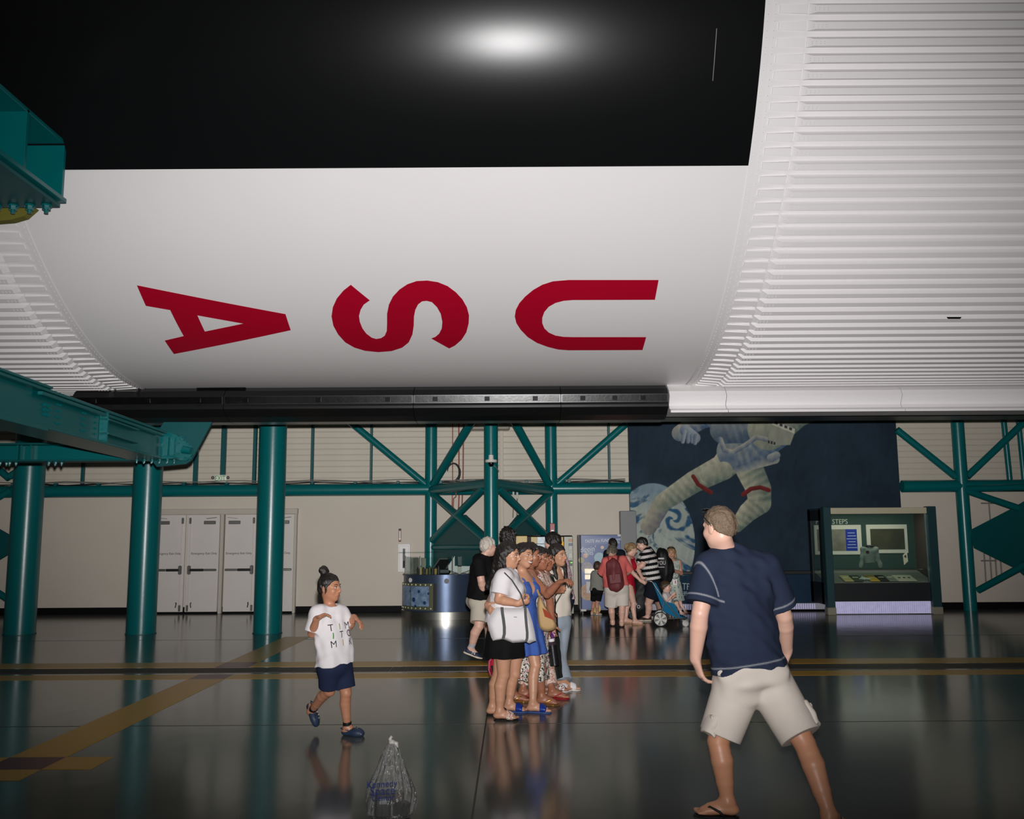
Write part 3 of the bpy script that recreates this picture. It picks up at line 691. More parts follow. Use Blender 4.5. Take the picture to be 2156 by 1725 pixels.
for px, py, w in ((471, 950, .105), (537, 950, .075), (658, 950, .06), (782, 950, .052), (1282, 950, .052), (412, 990, .09), (175, 990, .06)):
    a = P(px, py, YW - .12); MB().bbox((a.x, YW - .12, (zch + 5.2) / 2), (w, .10, 5.2 - zch), .01).build('girt_post', TEAL_D, tr)
# cables and clips lying on the chord
cb = thing('cable_run', (-.4, YT, zch + .13), 'bundle of thin cables lying along the top of the horizontal pipe', 'cable')
CBL = M('cable_grey', (120, 118, 112), rough=.5); CBK = M('cable_black', (20, 20, 22), rough=.5)
for k, (off, m_) in enumerate(((.17, CBL), (.145, CBK), (.20, CBL), (.155, CBK))):
    pts = [(x * .482 - 13, YT - .05 + k * .03, zch + off + .018 * math.sin(x * (1.1 + .3 * k) + k)) for x in range(0, 33)]
    MB().tube(pts, .010, n=6).build('cable', m_, cb, smooth=True)
for k in range(-14, 2): MB().bbox((k * .92 + .3, YT, zch + .15), (.07, .10, .07), .01).build('cable_clip', TEAL_D, cb)
# ------------------------------------------------------------------ wall fittings
ex = thing('exit_sign', P(466, 1018, YW - .2), 'white exit sign with green letters and two small lamp heads', 'exit sign')
e0 = P(464.5, 1008, YW - .2)
MB().bbox(e0, (.26, .06, .155), .02).build('housing', M('sign_white', (225, 226, 214), rough=.4, emit=.12), ex)
lettering('EXIT', .155, e0 + Vector((0, -.032, 0)), (1, 0, 0), (0, 0, 1), M('sign_green', (40, 150, 60), rough=.4), ex, sx=.72)
for s in (-1, 1):
    MB().sphere(e0 + Vector((s * .165, -.02, .02)), (.035, .04, .035), 12, 8).build('lamp_head', GREYM, ex, smooth=True)
cam_ = thing('security_camera', P(1034, 985, YF - .15), 'white dome security camera hung on the slender front truss post', 'security camera')
c0 = P(1034, 972, YF - .26)
MB().lathe([(.0, .12), (.045, .12), (.05, .03), (.105, .03), (.112, .015), (.112, -.005), (.10, -.02), (.09, -.022), (0, -.022)][::-1], c0, 28).build('housing', M('camera_white', (222, 216, 208), rough=.4), cam_, smooth=True, angle=35)
MB().sphere(c0 + Vector((0, 0, -.03)), (.062, .062, .07), 18, 10).build('dome', M('camera_dome', (16, 16, 18), rough=.12), cam_, smooth=True)
MB().tube([c0 + Vector((.02, 0, -.04)), c0 + Vector((.08, 0, -.10)), c0 + Vector((.14, .1, -.17))], .008).build('cable', CBL, cam_)
MB().bbox(c0 + Vector((0, .10, .07)), (.06, .16, .05), .01).build('mount_arm', GREYM, cam_)
al = thing('fire_alarm', P(1163, 1123, YT - .16), 'small red fire alarm strobe on the right rear truss post', 'alarm')
a0 = P(1163, 1112, YT - .16)
MB().bbox(a0, (.115, .05, .20), .012).build('housing', M('alarm_red', (150, 26, 34), rough=.4), al)
MB().bbox(a0 + Vector((0, -.03, -.055)), (.07, .02, .04), .008).build('strobe', M('strobe_clear', (200, 190, 190), rough=.15), al)
fx = thing('extinguisher_cabinet', P(850, 1204, YW - .05), 'white recessed fire extinguisher cabinet on the wall beside the kiosk', 'cabinet')
f0 = P(851, 1175, YW - .05)
MB().bbox(f0, (.27, .07, .60), .008).build('frame', M('cabinet_white', (232, 228, 226), rough=.4), fx)
MB().bbox(f0 + Vector((0, -.04, 0)), (.21, .02, .53), .006).build('door', M('cabinet_white', (232, 228, 226)), fx)
MB().bbox(f0 + Vector((0, -.051, -.01)), (.052, .006, .42), .002).build('window', M('cabinet_window', (118, 114, 110), rough=.15), fx)
MB().cyl(f0 + Vector((.004, -.056, -.2)), f0 + Vector((.004, -.056, -.06)), .02, n=12).build('extinguisher', DARK, fx)
ar = tag(MB().bbox(P(842, 1128, YW - .012), (.052, .02, .27), .003).build('extinguisher_arrow', M('arrow_red', (120, 26, 30), rough=.5)), 'narrow red arrow sign pointing down above the extinguisher cabinet', 'sign')
q = P(842, 1128, YW - .024)
MB().prism([q + Vector(v) for v in ((-.013, 0, .10), (.013, 0, .10), (.013, 0, -.06), (.024, 0, -.06), (0, 0, -.115), (-.024, 0, -.06), (-.013, 0, -.06))], (0, .004, 0)).build('arrow', M('cabinet_white', (232, 228, 226)), ar)
MB().bbox(P(842, 1115, YW - .014), (.06, .016, .03), .003).build('arrow_top', DARK, ar)
CND = M('conduit_red', (150, 84, 74), rough=.5)
cn = thing('conduit_bundle', P(962, 1078, YT + .25), 'reddish conduits and black hose coil hanging between the rear truss posts', 'conduit')
for a, b, r in ((953, 953, .010), (966, 967, .014), (976, 974, .014)):
    MB().tube([P(a, 880, YT + .22), P((a + b) / 2, 1000, YT + .22), P(b, 1030, YT + .22), P(b - 2, 1085, YT + .22)], r).build('conduit', CND, cn)
MB().tube([P(955 + 13 * math.cos(t), 995 + 19 * math.sin(t), YT + .18) for t in [k * .25 - 3.0 for k in range(18)]], [.01 + .022 * (k / 17) for k in range(18)], n=8).build('hose', CBK, cn, smooth=True)
MB().tube([P(960, 1036, YT - .15), P(960, 1046, YT - .15), P(955, 1050, YT - .15), P(953, 1090, YT - .15)], .012).build('conduit', CND, cn)
hk = thing('hanging_clamp', P(1085, 1100, YT + .2), 'pair of white pipe clamps hanging under the horizontal pipe', 'clamp')
for px in (1081, 1089):
    MB().cyl(P(px, 1034, YT - .16), P(px, 1050, YT - .16), .022, n=10).build('clamp', M('clamp_white', (210, 206, 200)), hk)
    MB().tube([P(px, 1050, YT - .16), P(px, 1066, YT - .15), P(px - 1, 1090, YT - .1)], .010).build('rod', CBL, hk)
pb_ = tag(MB().bbox(P(1056, 990, YW - .06), (.09, .06, 4.4), .01).build('wall_conduit', WALLM), 'pale vertical conduit box on the wall behind the front truss post', 'conduit')
pb_.location.z = .9
u0 = P(1030, 893, YT + .1)
pr = thing('projector_unit', u0 - Vector((0, 0, .15)), 'beige projector box with round lens high behind the front truss post', 'projector')
MB().bbox(u0 + Vector((0, 0, .02)), (.90, .5, .30), .03).build('housing', M('projector_beige', (186, 180, 168), rough=.5), pr)
for s in (-1, 1): MB().cyl(u0 + Vector((s * .34, -.24, .10)), u0 + Vector((s * .34, -.34, .08)), .11, .12, n=20).build('lens', M('camera_dome', (16, 16, 18)), pr, smooth=True, angle=40)
for px, y0_, y1_ in ((2080, 1040, 1105),):
    rk = thing('pipe_rack', P(2085, 1225, YW - .1), 'thin grey conduits with crossbars on the wall behind the right gusset', 'conduit')
    for a, t0_, t1_ in ((2083, 1045, 1110), (2073, 1150, 1228), (2085, 1150, 1222), (2096, 1155, 1222), (2107, 1160, 1222)):
        MB().cyl(P(a - 2, t0_, YW - .06), P(a + 3, t1_, YW - .06), .016, n=8).build('conduit', CBL, rk)
    for t0_ in (1060, 1181): MB().bar(P(2066, t0_, YW - .06), P(2098, t0_, YW - .06), .03, .03).build('crossbar', CBL, rk)
# ================================================================== mural wall
YM = 20.2
mu = thing('mural_wall', (5.3, YM, 0), 'dark blue painted mural wall of a spacewalking astronaut above a globe', 'mural')
mx0, mx1 = P(1325, 1000, YM).x, P(1893, 1000, YM).x
mz0, mz1 = .10, 4.6; zr = P(1600, 1206, YM).z
MB().bbox(((mx0 + mx1) / 2, YM + .07, (mz0 + mz1) / 2), (mx1 - mx0, .13, mz1 - mz0), .01).build('panel_core', M('mural_edge', (22, 34, 48), rough=.6), mu)
def vnoise(x, y, seed=0):
    rs = np.random.RandomState(seed); T = rs.rand(64, 64); xi = np.floor(x).astype(int); yi = np.floor(y).astype(int); fx = x - xi; fy = y - yi
    fx = fx * fx * (3 - 2 * fx); fy = fy * fy * (3 - 2 * fy); g = lambda a, b: T[a % 64, b % 64]
    return (g(xi, yi) * (1 - fx) + g(xi + 1, yi) * fx) * (1 - fy) + (g(xi, yi + 1) * (1 - fx) + g(xi + 1, yi + 1) * fx) * fy
def fbm(x, y, seed=0, o=4): return sum(vnoise(x * 2 ** k, y * 2 ** k, seed + k) * .5 ** (k + 1) for k in range(o)) / (1 - .5 ** o)
def paint_mural():
    h = .0125; nx = int((mx1 - mx0) / h); nz = int((mz1 - mz0) / h)
    xs_ = np.linspace(mx0, mx1, nx + 1); zs = np.linspace(mz0, mz1, nz + 1); X, Z = np.meshgrid(xs_, zs, indexing='ij')
    # picture coordinates of the painting, in photograph pixels at the mural plane
    pO = P(1325, 1200, YM); pX = P(1425, 1200, YM); kx = 100 / (pX.x - pO.x); pz = P(1600, 900, YM).z; kz = 300 / (pz - P(1600, 1200, YM).z)
    U = 1325 + (X - pO.x) * kx; W = 900 + (pz - Z) * kz
    L = lambda r, g, b: np.array(lin((r, g, b)))
    nb = fbm(U * .02, W * .02, 3)[..., None]; st = fbm(U * .15 + W * .04, W * .05 - U * .02, 9)[..., None]
    C = L(27, 40, 52) * (1 - nb) + L(40, 56, 70) * nb; C = C * (.85 + .3 * st)
    def blend(mask, col):
        nonlocal C
        m = np.clip(mask / 1.1 + .5, 0, 1)[..., None]; C = C * (1 - m) + col * m
    # globe
    gc, gr = (1378, 1140), (87, 122)
    dx, dy = (U - gc[0]) / gr[0], (W - gc[1]) / gr[1]; rr = np.sqrt(dx * dx + dy * dy); th = np.arctan2(dy, dx)
    sw = fbm(U * .05 + 2.2 * np.sin(W * .035 + th), W * .10 + 1.8 * np.cos(U * .045), 21, 5)
    r2 = np.sqrt(((U - 1420) / 1.0) ** 2 + ((W - 1095) * 1.1) ** 2); th2 = np.arctan2(W - 1095, U - 1420)
    spiral = .5 + .5 * np.sin(th2 * 2 + r2 * .28 + 3 * fbm(U * .05, W * .05, 5)); wgt = np.exp(-(r2 / 42) ** 2)
    lv = sw * (1 - wgt) + (.25 + .5 * spiral) * wgt
    grn = fbm(U * .03, W * .03, 40)[..., None]
    lit = (np.clip(1.15 - rr * .5, .4, 1))[..., None]
    land = L(166, 174, 168) * (1 - grn * .5) + L(150, 160, 140) * grn * .5
    upper = np.clip((1075 - W) / 40, 0, 1)[..., None]
    t_ = np.clip((lv - .345) * 6, 0, 1)[..., None]
    gl = L(44, 84, 116) * (1 - t_) + land * t_
    gl = gl * (1 - upper) + (L(126, 146, 158) * t_ + L(78, 102, 122) * (1 - t_)) * upper
    blend((1 - rr) * 95, gl * (.8 + .4 * st) * (.75 + .25 * lit))
    # astronaut: capsule limbs with painted folds
    def limb(pts, col1, col2, fold=.5, seed=0):
        d = np.full(U.shape, 1e9); sh = np.zeros(U.shape); tt = np.zeros(U.shape); acc = 0
        for (a, ra), (b, rb) in zip(pts[:-1], pts[1:]):
            ax, ay = a; bx, by = b; vx, vy = bx - ax, by - ay; L2 = vx * vx + vy * vy
            t = np.clip(((U - ax) * vx + (W - ay) * vy) / L2, 0, 1); px, py = U - ax - t * vx, W - ay - t * vy
            dd = np.sqrt(px * px + py * py) - (ra + (rb - ra) * t); side = (px * vy - py * vx) / math.sqrt(L2) / (ra + (rb - ra) * t)
            m = dd < d; d = np.where(m, dd, d); sh = np.where(m, side, sh); tt = np.where(m, acc + t * math.sqrt(L2), tt); acc += math.sqrt(L2)
        f = .5 + .5 * np.sin(tt * .42 + 2.5 * fbm(U * .06, W * .06, seed) + sh * 1.4)
        k = np.clip(.55 + .38 * sh - fold * .35 * f + .5 * (fbm(U * .06, W * .06, seed + 7) - .5), 0, 1)[..., None]
        blend(-d, (L(*col2) * (1 - k) + L(*col1) * k) * (.78 + .45 * st)); return d
    cream, sage, blue = (176, 172, 150), (92, 108, 98), (66, 88, 116)
    limb([((1440, 912), 17), ((1490, 880), 21), ((1560, 868), 26)], cream, blue, .6, 2)                     # raised arm
    limb([((1452, 905), 12), ((1472, 922), 12)], (150, 158, 160), blue, .3, 3)
    for q in (((1450, 908), (1446, 930)), ((1459, 915), (1457, 930)), ((1466, 918), (1466, 930)), ((1474, 918), (1472, 933))): limb([(q[0], 5), (q[1], 4)], (160, 166, 164), blue, .2, 4)
    limb([((1368, 1110), 17), ((1392, 1070), 19)], (166, 160, 140), (84, 92, 104), .3, 5)                     # boot
    limb([((1400, 1058), 19), ((1468, 1015), 23), ((1530, 985), 27), ((1560, 955), 34)], cream, sage, .7, 6)  # long leg
    limb([((1555, 1108), 14), ((1580, 1080), 20), ((1606, 1060), 24), ((1604, 1030), 27), ((1585, 985), 30)], cream, sage, .8, 8)  # bent leg
    limb([((1556, 952), 38), ((1590, 945), 40), ((1640, 905), 44)], (160, 164, 148), blue, .6, 10)              # hips
    limb([((1535, 905), 30), ((1580, 895), 40), ((1640, 870), 46)], (140, 146, 142), (58, 78, 100), .5, 11)
    limb([((1630, 905), 44), ((1690, 868), 34), ((1780, 838), 24)], cream, sage, .5, 12)
    limb([((1642, 968), 10), ((1562, 990), 8)], (150, 152, 140), blue, .3, 13)
    limb([((1498, 1000), 17), ((1532, 992), 19)], (170, 166, 146), sage, .2, 14)                              # knee patch
    limb([((1527, 925), 5), ((1534, 948), 5), ((1552, 953), 5), ((1580, 938), 5), ((1604, 921), 5), ((1625, 926), 5)], (168, 166, 150), blue, .2, 15)   # hose
    limb([((1466, 1004), 4.6), ((1476, 1021), 4.6), ((1502, 1038), 4.6)], (118, 42, 38), (84, 28, 28), .1, 18)
    limb([((1571, 1043), 4.6), ((1588, 1031), 4.6), ((1608, 1028), 4.6), ((1626, 1034), 4.6)], (118, 42, 38), (84, 28, 28), .1, 19)
    def quad(pts, col):
        d = np.full(U.shape, 1e9)
        for i in range(len(pts)):
            ax, ay = pts[i]; bx, by = pts[(i + 1) % len(pts)]; l = math.hypot(bx - ax, by - ay)
            d = np.minimum(d, ((U - ax) * -(by - ay) + (W - ay) * (bx - ax)) / l)
        blend(d, L(*col) * (.8 + .4 * st))
    quad([(1640, 884), (1688, 910), (1676, 938), (1632, 940), (1628, 905)], (138, 140, 126)); quad([(1640, 884), (1688, 904), (1686, 914), (1638, 894)], (182, 180, 164))
    for k in range(4): quad([(1646 + k * 10, 887 + k * 4.2), (1652 + k * 10, 889.5 + k * 4.2), (1651 + k * 10, 895 + k * 4.2), (1645 + k * 10, 893 + k * 4.2)], (52, 56, 62))
    for k in range(3): quad([(1629 + k * 6, 928 + k * 1.6), (1633 + k * 6, 929 + k * 1.6), (1632 + k * 6, 935 + k * 1.6), (1628 + k * 6, 934 + k * 1.6)], (44, 48, 54))
    limb([((1634, 966), 9), ((1646, 960), 8)], (166, 168, 156), blue, .2, 17)
    # brushed lower panel
    low = np.clip((W - 1210) / 2, 0, 1)[..., None]; C2 = C * (1 - low) + (L(26, 48, 68) * (.8 + .4 * st)) * low; C = C2
    V = np.stack([X.ravel(), np.full(X.size, YM), Z.ravel()], 1); I = np.arange((nx + 1) * (nz + 1)).reshape(nx + 1, nz + 1)
    Q = np.stack([I[:-1, :-1].ravel(), I[1:, :-1].ravel(), I[1:, 1:].ravel(), I[:-1, 1:].ravel()], 1)
    me = bpy.data.meshes.new('painted_panel'); Vl = (V - np.array(ORG[mu])).astype(np.float32)
    me.vertices.add(len(Vl)); me.vertices.foreach_set('co', Vl.ravel()); me.loops.add(Q.size); me.loops.foreach_set('vertex_index', Q.ravel().astype(np.int32))
    me.polygons.add(len(Q)); me.polygons.foreach_set('loop_start', np.arange(0, Q.size, 4, dtype=np.int32)); me.update(calc_edges=True)
    set_col(me, np.clip(C.reshape(-1, 3), 0, 1)); o = link_mesh('painted_panel', me, MA('mural_paint', rough=.75, spec=.15), mu); o['label'] = 'painted astronaut and globe panel'
paint_mural()
RAILM = M('rail_black', (16, 18, 20), rough=.5)
MB().bbox(((mx0 + mx1) / 2, YM - .05, zr), (mx1 - mx0, .07, .075), .01).build('chair_rail', RAILM, mu)
KICK = M('kick_lights', (182, 178, 208), rough=.5, emit=.45, rgb2=(134, 130, 180), nscale=14)
kx0 = P(1420, 1270, YM - .06).x
kb = MB().bbox(((mx0 + mx1) / 2, YM - .02, .10), (mx1 - mx0, .05, .13), .006).build('kick_strip', M('kick_lens', (150, 148, 158), rough=.35, emit=.10), mu)
kr = MB()
k = kx0
while k < 6.4: kr.box((k, YM - .05, .10), (.022, .012, .11)); k += .048
tag(kr.build('kick_light_bars', KICK, kb), kind='stuff')
CHALK = M('signature_paint', (150, 170, 176), rough=.7)
lettering('TB', .20, P(1445, 1236, YM - .006), (1, 0, -.05), (.05, 0, 1), CHALK, mu, sx=.75); lettering('1997', .14, P(1443, 1251, YM - .006), (1, 0, 0), (0, 0, 1), CHALK, mu, sx=.6)
sc_ = thing('side_cabinet', P(1322, 1287, 19.95), 'tall grey cabinet standing at the left edge of the mural', 'cabinet')
sc_.location.z = 0; ORG[sc_].z = 0
sx0, sx1, sz = P(1307, 1150, 19.95).x, P(1341, 1150, 19.95).x, P(1320, 1076, 19.95).z
MB().bbox(((sx0 + sx1) / 2, 20.05, sz / 2), (sx1 - sx0, .22, sz), .01).build('body', M('cabinet_grey', (120, 122, 122), rough=.5), sc_)
MB().bbox(((sx0 + sx1) / 2 - .02, 19.92, .55), (sx1 - sx0 - .08, .03, 1.05), .006).build('lower_door', DARK, sc_)
# ================================================================== lit display case
YD0, YD1 = 19.1, 20.15
dc = thing('display_case', (7.6, 19.6, 0), 'lit glass display case of flight souvenirs with a grey jacket inside', 'display case')
PW = P(1743, 1180, YD0).x; lx0, lx1 = P(1737, 1150, YD0).x, P(1753, 1150, YD0).x; rx0, rx1 = P(1957, 1150, YD0).x, P(1976, 1150, YD0).x
zt_ = P(1850, 1069, YD0).z; zh = P(1850, 1082, YD0).z; zg0 = P(1850, 1228, YD0).z; zk = P(1850, 1266, YD0).z
CASET = M('case_teal', (22, 58, 62), rough=.5); CREAM = M('case_header', (186, 178, 152), rough=.55); INT = M('case_interior', (40, 64, 58), rough=.6)
for a, b, nm in ((lx0, lx1, 'post'), (rx0, rx1, 'post')):
    MB().bbox(((a + b) / 2, YD0 + .09, (zt_ + .12) / 2 + .02), (b - a, .18, zt_ - .12), .01).build(nm, CASET, dc)
    MB().bbox(((a + b) / 2, YD0 + .09, .075), (b - a + .02, .2, .15), .01).build('post_foot', M('foot_plate', (138, 134, 116), rough=.5), dc)
MB().bbox(((lx1 + rx0) / 2, YD0 + .10, (zt_ + zh) / 2), (rx0 - lx1, .16, zt_ - zh), .006).build('header', CREAM, dc)
MB().bbox(((lx0 + rx1) / 2, (YD0 + YD1) / 2 + .1, zt_ - .02), (rx1 - lx0, YD1 - YD0 - .2, .04), .006).build('roof_panel', CASET, dc)
MB().bbox(((lx1 + rx0) / 2, YD0 + .12, (zg0 + zk) / 2 - .0), (rx0 - lx1, .05, zg0 - zk), .006).build('lower_panel', DARK, dc)
kp = MB().bbox(((lx1 + rx0) / 2, YD0 + .13, zk / 2), (rx0 - lx1, .05, zk - .03), .006).build('kick_strip', M('kick_lens2', (185, 182, 205), rough=.35, emit=.35), dc)
kr = MB(); k = lx1 + .03
while k < rx0 - .02: kr.box((k, YD0 + .10, zk / 2), (.020, .012, zk - .05)); k += .042
tag(kr.build('kick_light_bars', KICK, kp), kind='stuff')
MB().bbox(((lx0 + rx1) / 2, YD1 - .02, zt_ / 2 + .1), (rx1 - lx0, .03, zt_ - .2), .006).build('back_panel', INT, dc)
MB().bbox((rx1 - .02, (YD0 + YD1) / 2 + .1, zt_ / 2 + .1), (.03, YD1 - YD0 - .2, zt_ - .2), .006).build('side_panel', M('case_brown', (70, 58, 52), rough=.6), dc)
sl = MB()
for z, dz in ((zg0 / 2 + .1, zg0 - .2), (zt_ - .14, .22)): sl.bbox((lx0 + .02, (YD0 + YD1) / 2 + .1, z), (.04, YD1 - YD0 - .2, dz), .004)
for y in (YD0 + .26, YD1 - .10): sl.bbox((lx0 + .02, y, zt_ / 2 + .1), (.04, .16, zt_ - .2), .004)
sl.build('side_frame', M('case_dark', (18, 22, 26), rough=.5), dc)
CG = GLASS('case_glass', alpha=.05)
MB().box(((lx1 + rx0) / 2, YD0 + .08, (zg0 + zh) / 2), (rx0 - lx1, .008, zh - zg0)).build('front_glass', CG, dc)
MB().box((lx0 + .015, (YD0 + YD1) / 2 + .08, (zg0 + zh) / 2), (.006, .62, zh - zg0)).build('side_glass', CG, dc)
yb = YD1 - .05
def FX(px, py, y): return P(px, py, y)
zs = FX(1850, 1199, YD0 + .4).z
MB().box(((lx0 + rx1) / 2, YD0 + .55, zs), (rx1 - lx0 - .1, .5, .012)).build('glass_shelf', GLASS('shelf_glass', (.85, .95, .9), alpha=.15), dc)
MB().box(((lx0 + rx1) / 2, YD0 + .295, zs), (rx1 - lx0 - .1, .012, .022)).build('shelf_edge', STEEL, dc)
MB().prism([(lx0 + .05, YD0 + .2, zg0 + .0), (lx0 + .05, YD1 - .06, zg0 + .22), (lx0 + .05, YD1 - .06, zg0 - .05), (lx0 + .05, YD0 + .2, zg0 - .05)], (rx1 - lx0 - .1, 0, 0)).build('sloped_deck', M('deck_grey', (120, 122, 116), rough=.6), dc)
lettering('FIRST STEPS', .145, (P(1804.5, 1099, yb).x - .545, yb, P(1780, 1099, yb).z), (1, 0, 0), (0, 0, 1), M('case_letters', (206, 200, 184), rough=.5), dc, sx=.92)
MAT_ = M('picture_mat', (206, 198, 184), rough=.6)
for nm, (ax, ay, bx, by), (cx, cy, dx_, dy_) in (('framed_panel', (1713, 1106, 1816, 1168), (1720, 1115, 1806, 1160)), ('framed_photo', (1823, 1105, 1913, 1165), (1832, 1114, 1906, 1157))):
    p0, p1 = P(ax, ay, yb), P(bx, by, yb)
    f = MB().bbox(((p0.x + p1.x) / 2, yb + .01, (p0.z + p1.z) / 2), (p1.x - p0.x, .03, p0.z - p1.z), .006).build(nm, MAT_, dc)
    q0, q1 = P(cx, cy, yb - .01), P(dx_, dy_, yb - .01)
    if nm == 'framed_photo':
        MB().box(((q0.x + q1.x) / 2, yb - .008, (q0.z + q1.z) / 2), (q1.x - q0.x, .006, q0.z - q1.z)).build('photo_print', M('photo_dark', (38, 44, 40), rough=.3, rgb2=(84, 80, 62), nscale=3), f)
    else:
        xm = P(1780, 1130, yb).x
        MB().box(((q0.x + xm) / 2, yb - .008, (q0.z + q1.z) / 2), (xm - q0.x, .006, q0.z - q1.z)).build('photo_print', M('photo_lunar', (146, 138, 122), rough=.4, rgb2=(74, 70, 64), nscale=7), f)
        MB().box(((xm + q1.x) / 2, yb - .008, (q0.z + q1.z) / 2), (q1.x - xm, .006, q0.z - q1.z)).build('text_panel', M('text_blue', (34, 54, 150), rough=.4), f)
        ln = MB()
        for k in range(6): ln.box(((xm + q1.x) / 2 + (.01 * (k % 2)), yb - .013, q0.z - .08 - k * .062), ((q1.x - xm) * (.62 + .12 * ((k * 7) % 3)), .002, .014))
        tag(ln.build('text_lines', M('text_pale', (170, 178, 214)), f), kind='stuff')
# things shown inside the case
jk = thing('flight_jacket', FX(1831, 1199, 19.6), 'grey green flight jacket on a stand inside the display case', 'jacket')
jx, jy, jz = FX(1831, 1170, 19.6)
F_, Lt = Vector((0, -1, 0)), Vector((1, 0, 0))
JM = M('jacket_cloth', (118, 128, 118), rough=.8, bump=.2, bscale=30)
sdf_obj('jacket_body', [ell((jx, jy, jz + .06), (.155, .09, .13), None, .04), cone((jx, jy, jz + .0), (jx, jy, jz - .15), .13, .105, .04, (F_, 1.5), cap1=True),
    cone((jx - .13, jy, jz + .13), (jx - .20, jy - .03, jz - .22), .055, .04, .03), cone((jx + .13, jy, jz + .13), (jx + .20, jy - .03, jz - .22), .055, .04, .03), wrinkle(.008, 30, 4)], .012, JM, jk)
MB().lathe([(.075, 0), (.085, .03), (.07, .05), (.06, .02)], (jx, jy, jz + .165), 18).build('collar', DARK, jk, smooth=True)
MB().cyl((jx - .08, jy - .10, jz + .07), (jx - .08, jy - .112, jz + .07), .035, n=16).build('patch', M('patch_dark', (60, 34, 40)), jk)
cc_ = tag(MB().bar(FX(1907, 1176, 19.55) - Vector((0, 0, .10)), FX(1907, 1176, 19.6) + Vector((0, .03, .10)), .20, .012, (1, 0, 0)).build('display_card', M('card_cream', (222, 214, 190), rough=.6)), 'cream card with emblem standing on the glass shelf of the case', 'card')
MB().cyl(FX(1907, 1172, 19.53), FX(1907, 1172, 19.54), .03, n=14).build('emblem', M('patch_dark', (60, 34, 40)), cc_)
items = [(1782, 1216, (196, 176, 120), 'booklet', 'cream booklet leftmost on the sloped deck of the case'), (1802, 1212, (60, 70, 52), 'booklet', 'dark green booklet second from left on the sloped case deck'),
         (1818, 1222, (206, 204, 196), 'model_shuttle', 'white paper star shaped model on the sloped case deck'), (1836, 1211, (200, 160, 50), 'booklet', 'yellow booklet in the middle of the sloped case deck'),
         (1856, 1214, (26, 26, 28), 'patch_card', 'black card right of the yellow booklet in the case'), (1875, 1214, (130, 132, 120), 'booklet', 'grey booklet right of the black card in the case'),
         (1903, 1215, (198, 188, 168), 'photo_sheet', 'wide cream sheet with dark seals at right of the case deck')]
slope = Vector((0, .83, .24)).normalized()
for px, py, c, nm, lb in items:
    b = FX(px, py, 19.5); b.z = zg0 + (b.y - YD0 - .2) * .275 + .012; w = .40 if nm == 'photo_sheet' else .19
    up_ = slope; rt_ = Vector((1, 0, 0)); n_ = rt_.cross(up_)
    R = Matrix((rt_, up_, n_)).transposed()
    if nm == 'model_shuttle':
        o = MB().prism([b + n_ * .01 + rt_ * q[0] + up_ * q[1] for q in ((0, .14), (.03, .03), (.12, -.08), (.03, -.06), (0, -.1), (-.03, -.06), (-.12, -.08), (-.03, .03))], n_ * .02).build(nm, M('i_' + lb[:12], c, rough=.6))
    else: o = MB().bbox(b + n_ * .01, (w, .36, .016), .004, R).build(nm, M('i_%d' % px, c, rough=.6))
    tag(o, lb, nm.replace('_', ' '), 'souvenirs in the display case')
    if nm == 'photo_sheet':
        for dx_ in (-.10, .0, .10): MB().cyl(b + n_ * .018 + rt_ * dx_, b + n_ * .022 + rt_ * dx_, .028, n=12).build('seal', DARK, o)
    elif nm != 'model_shuttle': MB().box(b + n_ * .019 + up_ * .05, (w * .6, .05, .002), R).build('cover_band', M('band_pale', (214, 206, 186)), o)
def lamp(name, loc, e, sx_, sy_, col=(1, .93, .8), rot=(0, 0, 0)):
    L = bpy.data.lights.new(name, 'AREA'); L.shape = 'RECTANGLE'; L.size = sx_; L.size_y = sy_; L.energy = e; L.color = col
    o = bpy.data.objects.new(name, L); COL.objects.link(o); o.location = loc; o.rotation_euler = rot; return o
lamp('case_lamp', ((lx1 + rx0) / 2, YD0 + .45, zh + .04), 9.0, 1.7, .25)
# ================================================================== kiosk
KX, KY, KR = P(938, 1250, 19.4).x, 19.45, .86
k0_, k1_ = math.radians(172), math.radians(368)
ki = thing('snack_kiosk', (KX, KY, 0), 'round blue grey snack kiosk counter with steel base and glass guard', 'kiosk')
KB = M('kiosk_blue', (66, 80, 104), rough=.33, metal=.5, var=.05); OLV = M('kiosk_band', (120, 122, 96), rough=.35, metal=.5)
zc_ = P(938, 1213, 18.6).z
MB().lathe([(KR - .28, 0), (KR + .04, 0), (KR + .04, .145), (KR + .01, .15), (KR - .28, .15)], (KX, KY, 0), 48, k0_, k1_).build('steel_base', STEEL, ki, smooth=True, angle=40)
MB().lathe([(KR, .14), (KR, zc_), (KR + .02, zc_), (KR + .02, zc_ + .02), (KR - .33, zc_ + .02), (KR - .33, zc_), (KR - .28, zc_), (KR - .28, .14)], (KX, KY, 0), 48, k0_, k1_).build('counter_body', KB, ki, smooth=True, angle=40)
aL, aR = math.radians(192), math.radians(258)
z1_, z2_ = P(900, 1229, 18.6).z, P(900, 1286, 18.6).z
MB().lathe([(KR + .005, z2_), (KR + .03, z2_), (KR + .03, z1_), (KR + .005, z1_)], (KX, KY, 0), 24, aL, aR).build('panel_frame', OLV, ki, smooth=True, angle=40)
mp_ = MB().lathe([(KR + .034, z2_ + .075), (KR + .034, z1_ - .06)], (KX, KY, 0), 24, aL + .02, aR - .09).build('crater_print', M('crater_blue', (160, 186, 212), rough=.3, rgb2=(20, 56, 100), nscale=11, var=.2), ki, smooth=True)
mp_['label'] = 'blue cratered moon print'
cr_ = MB()
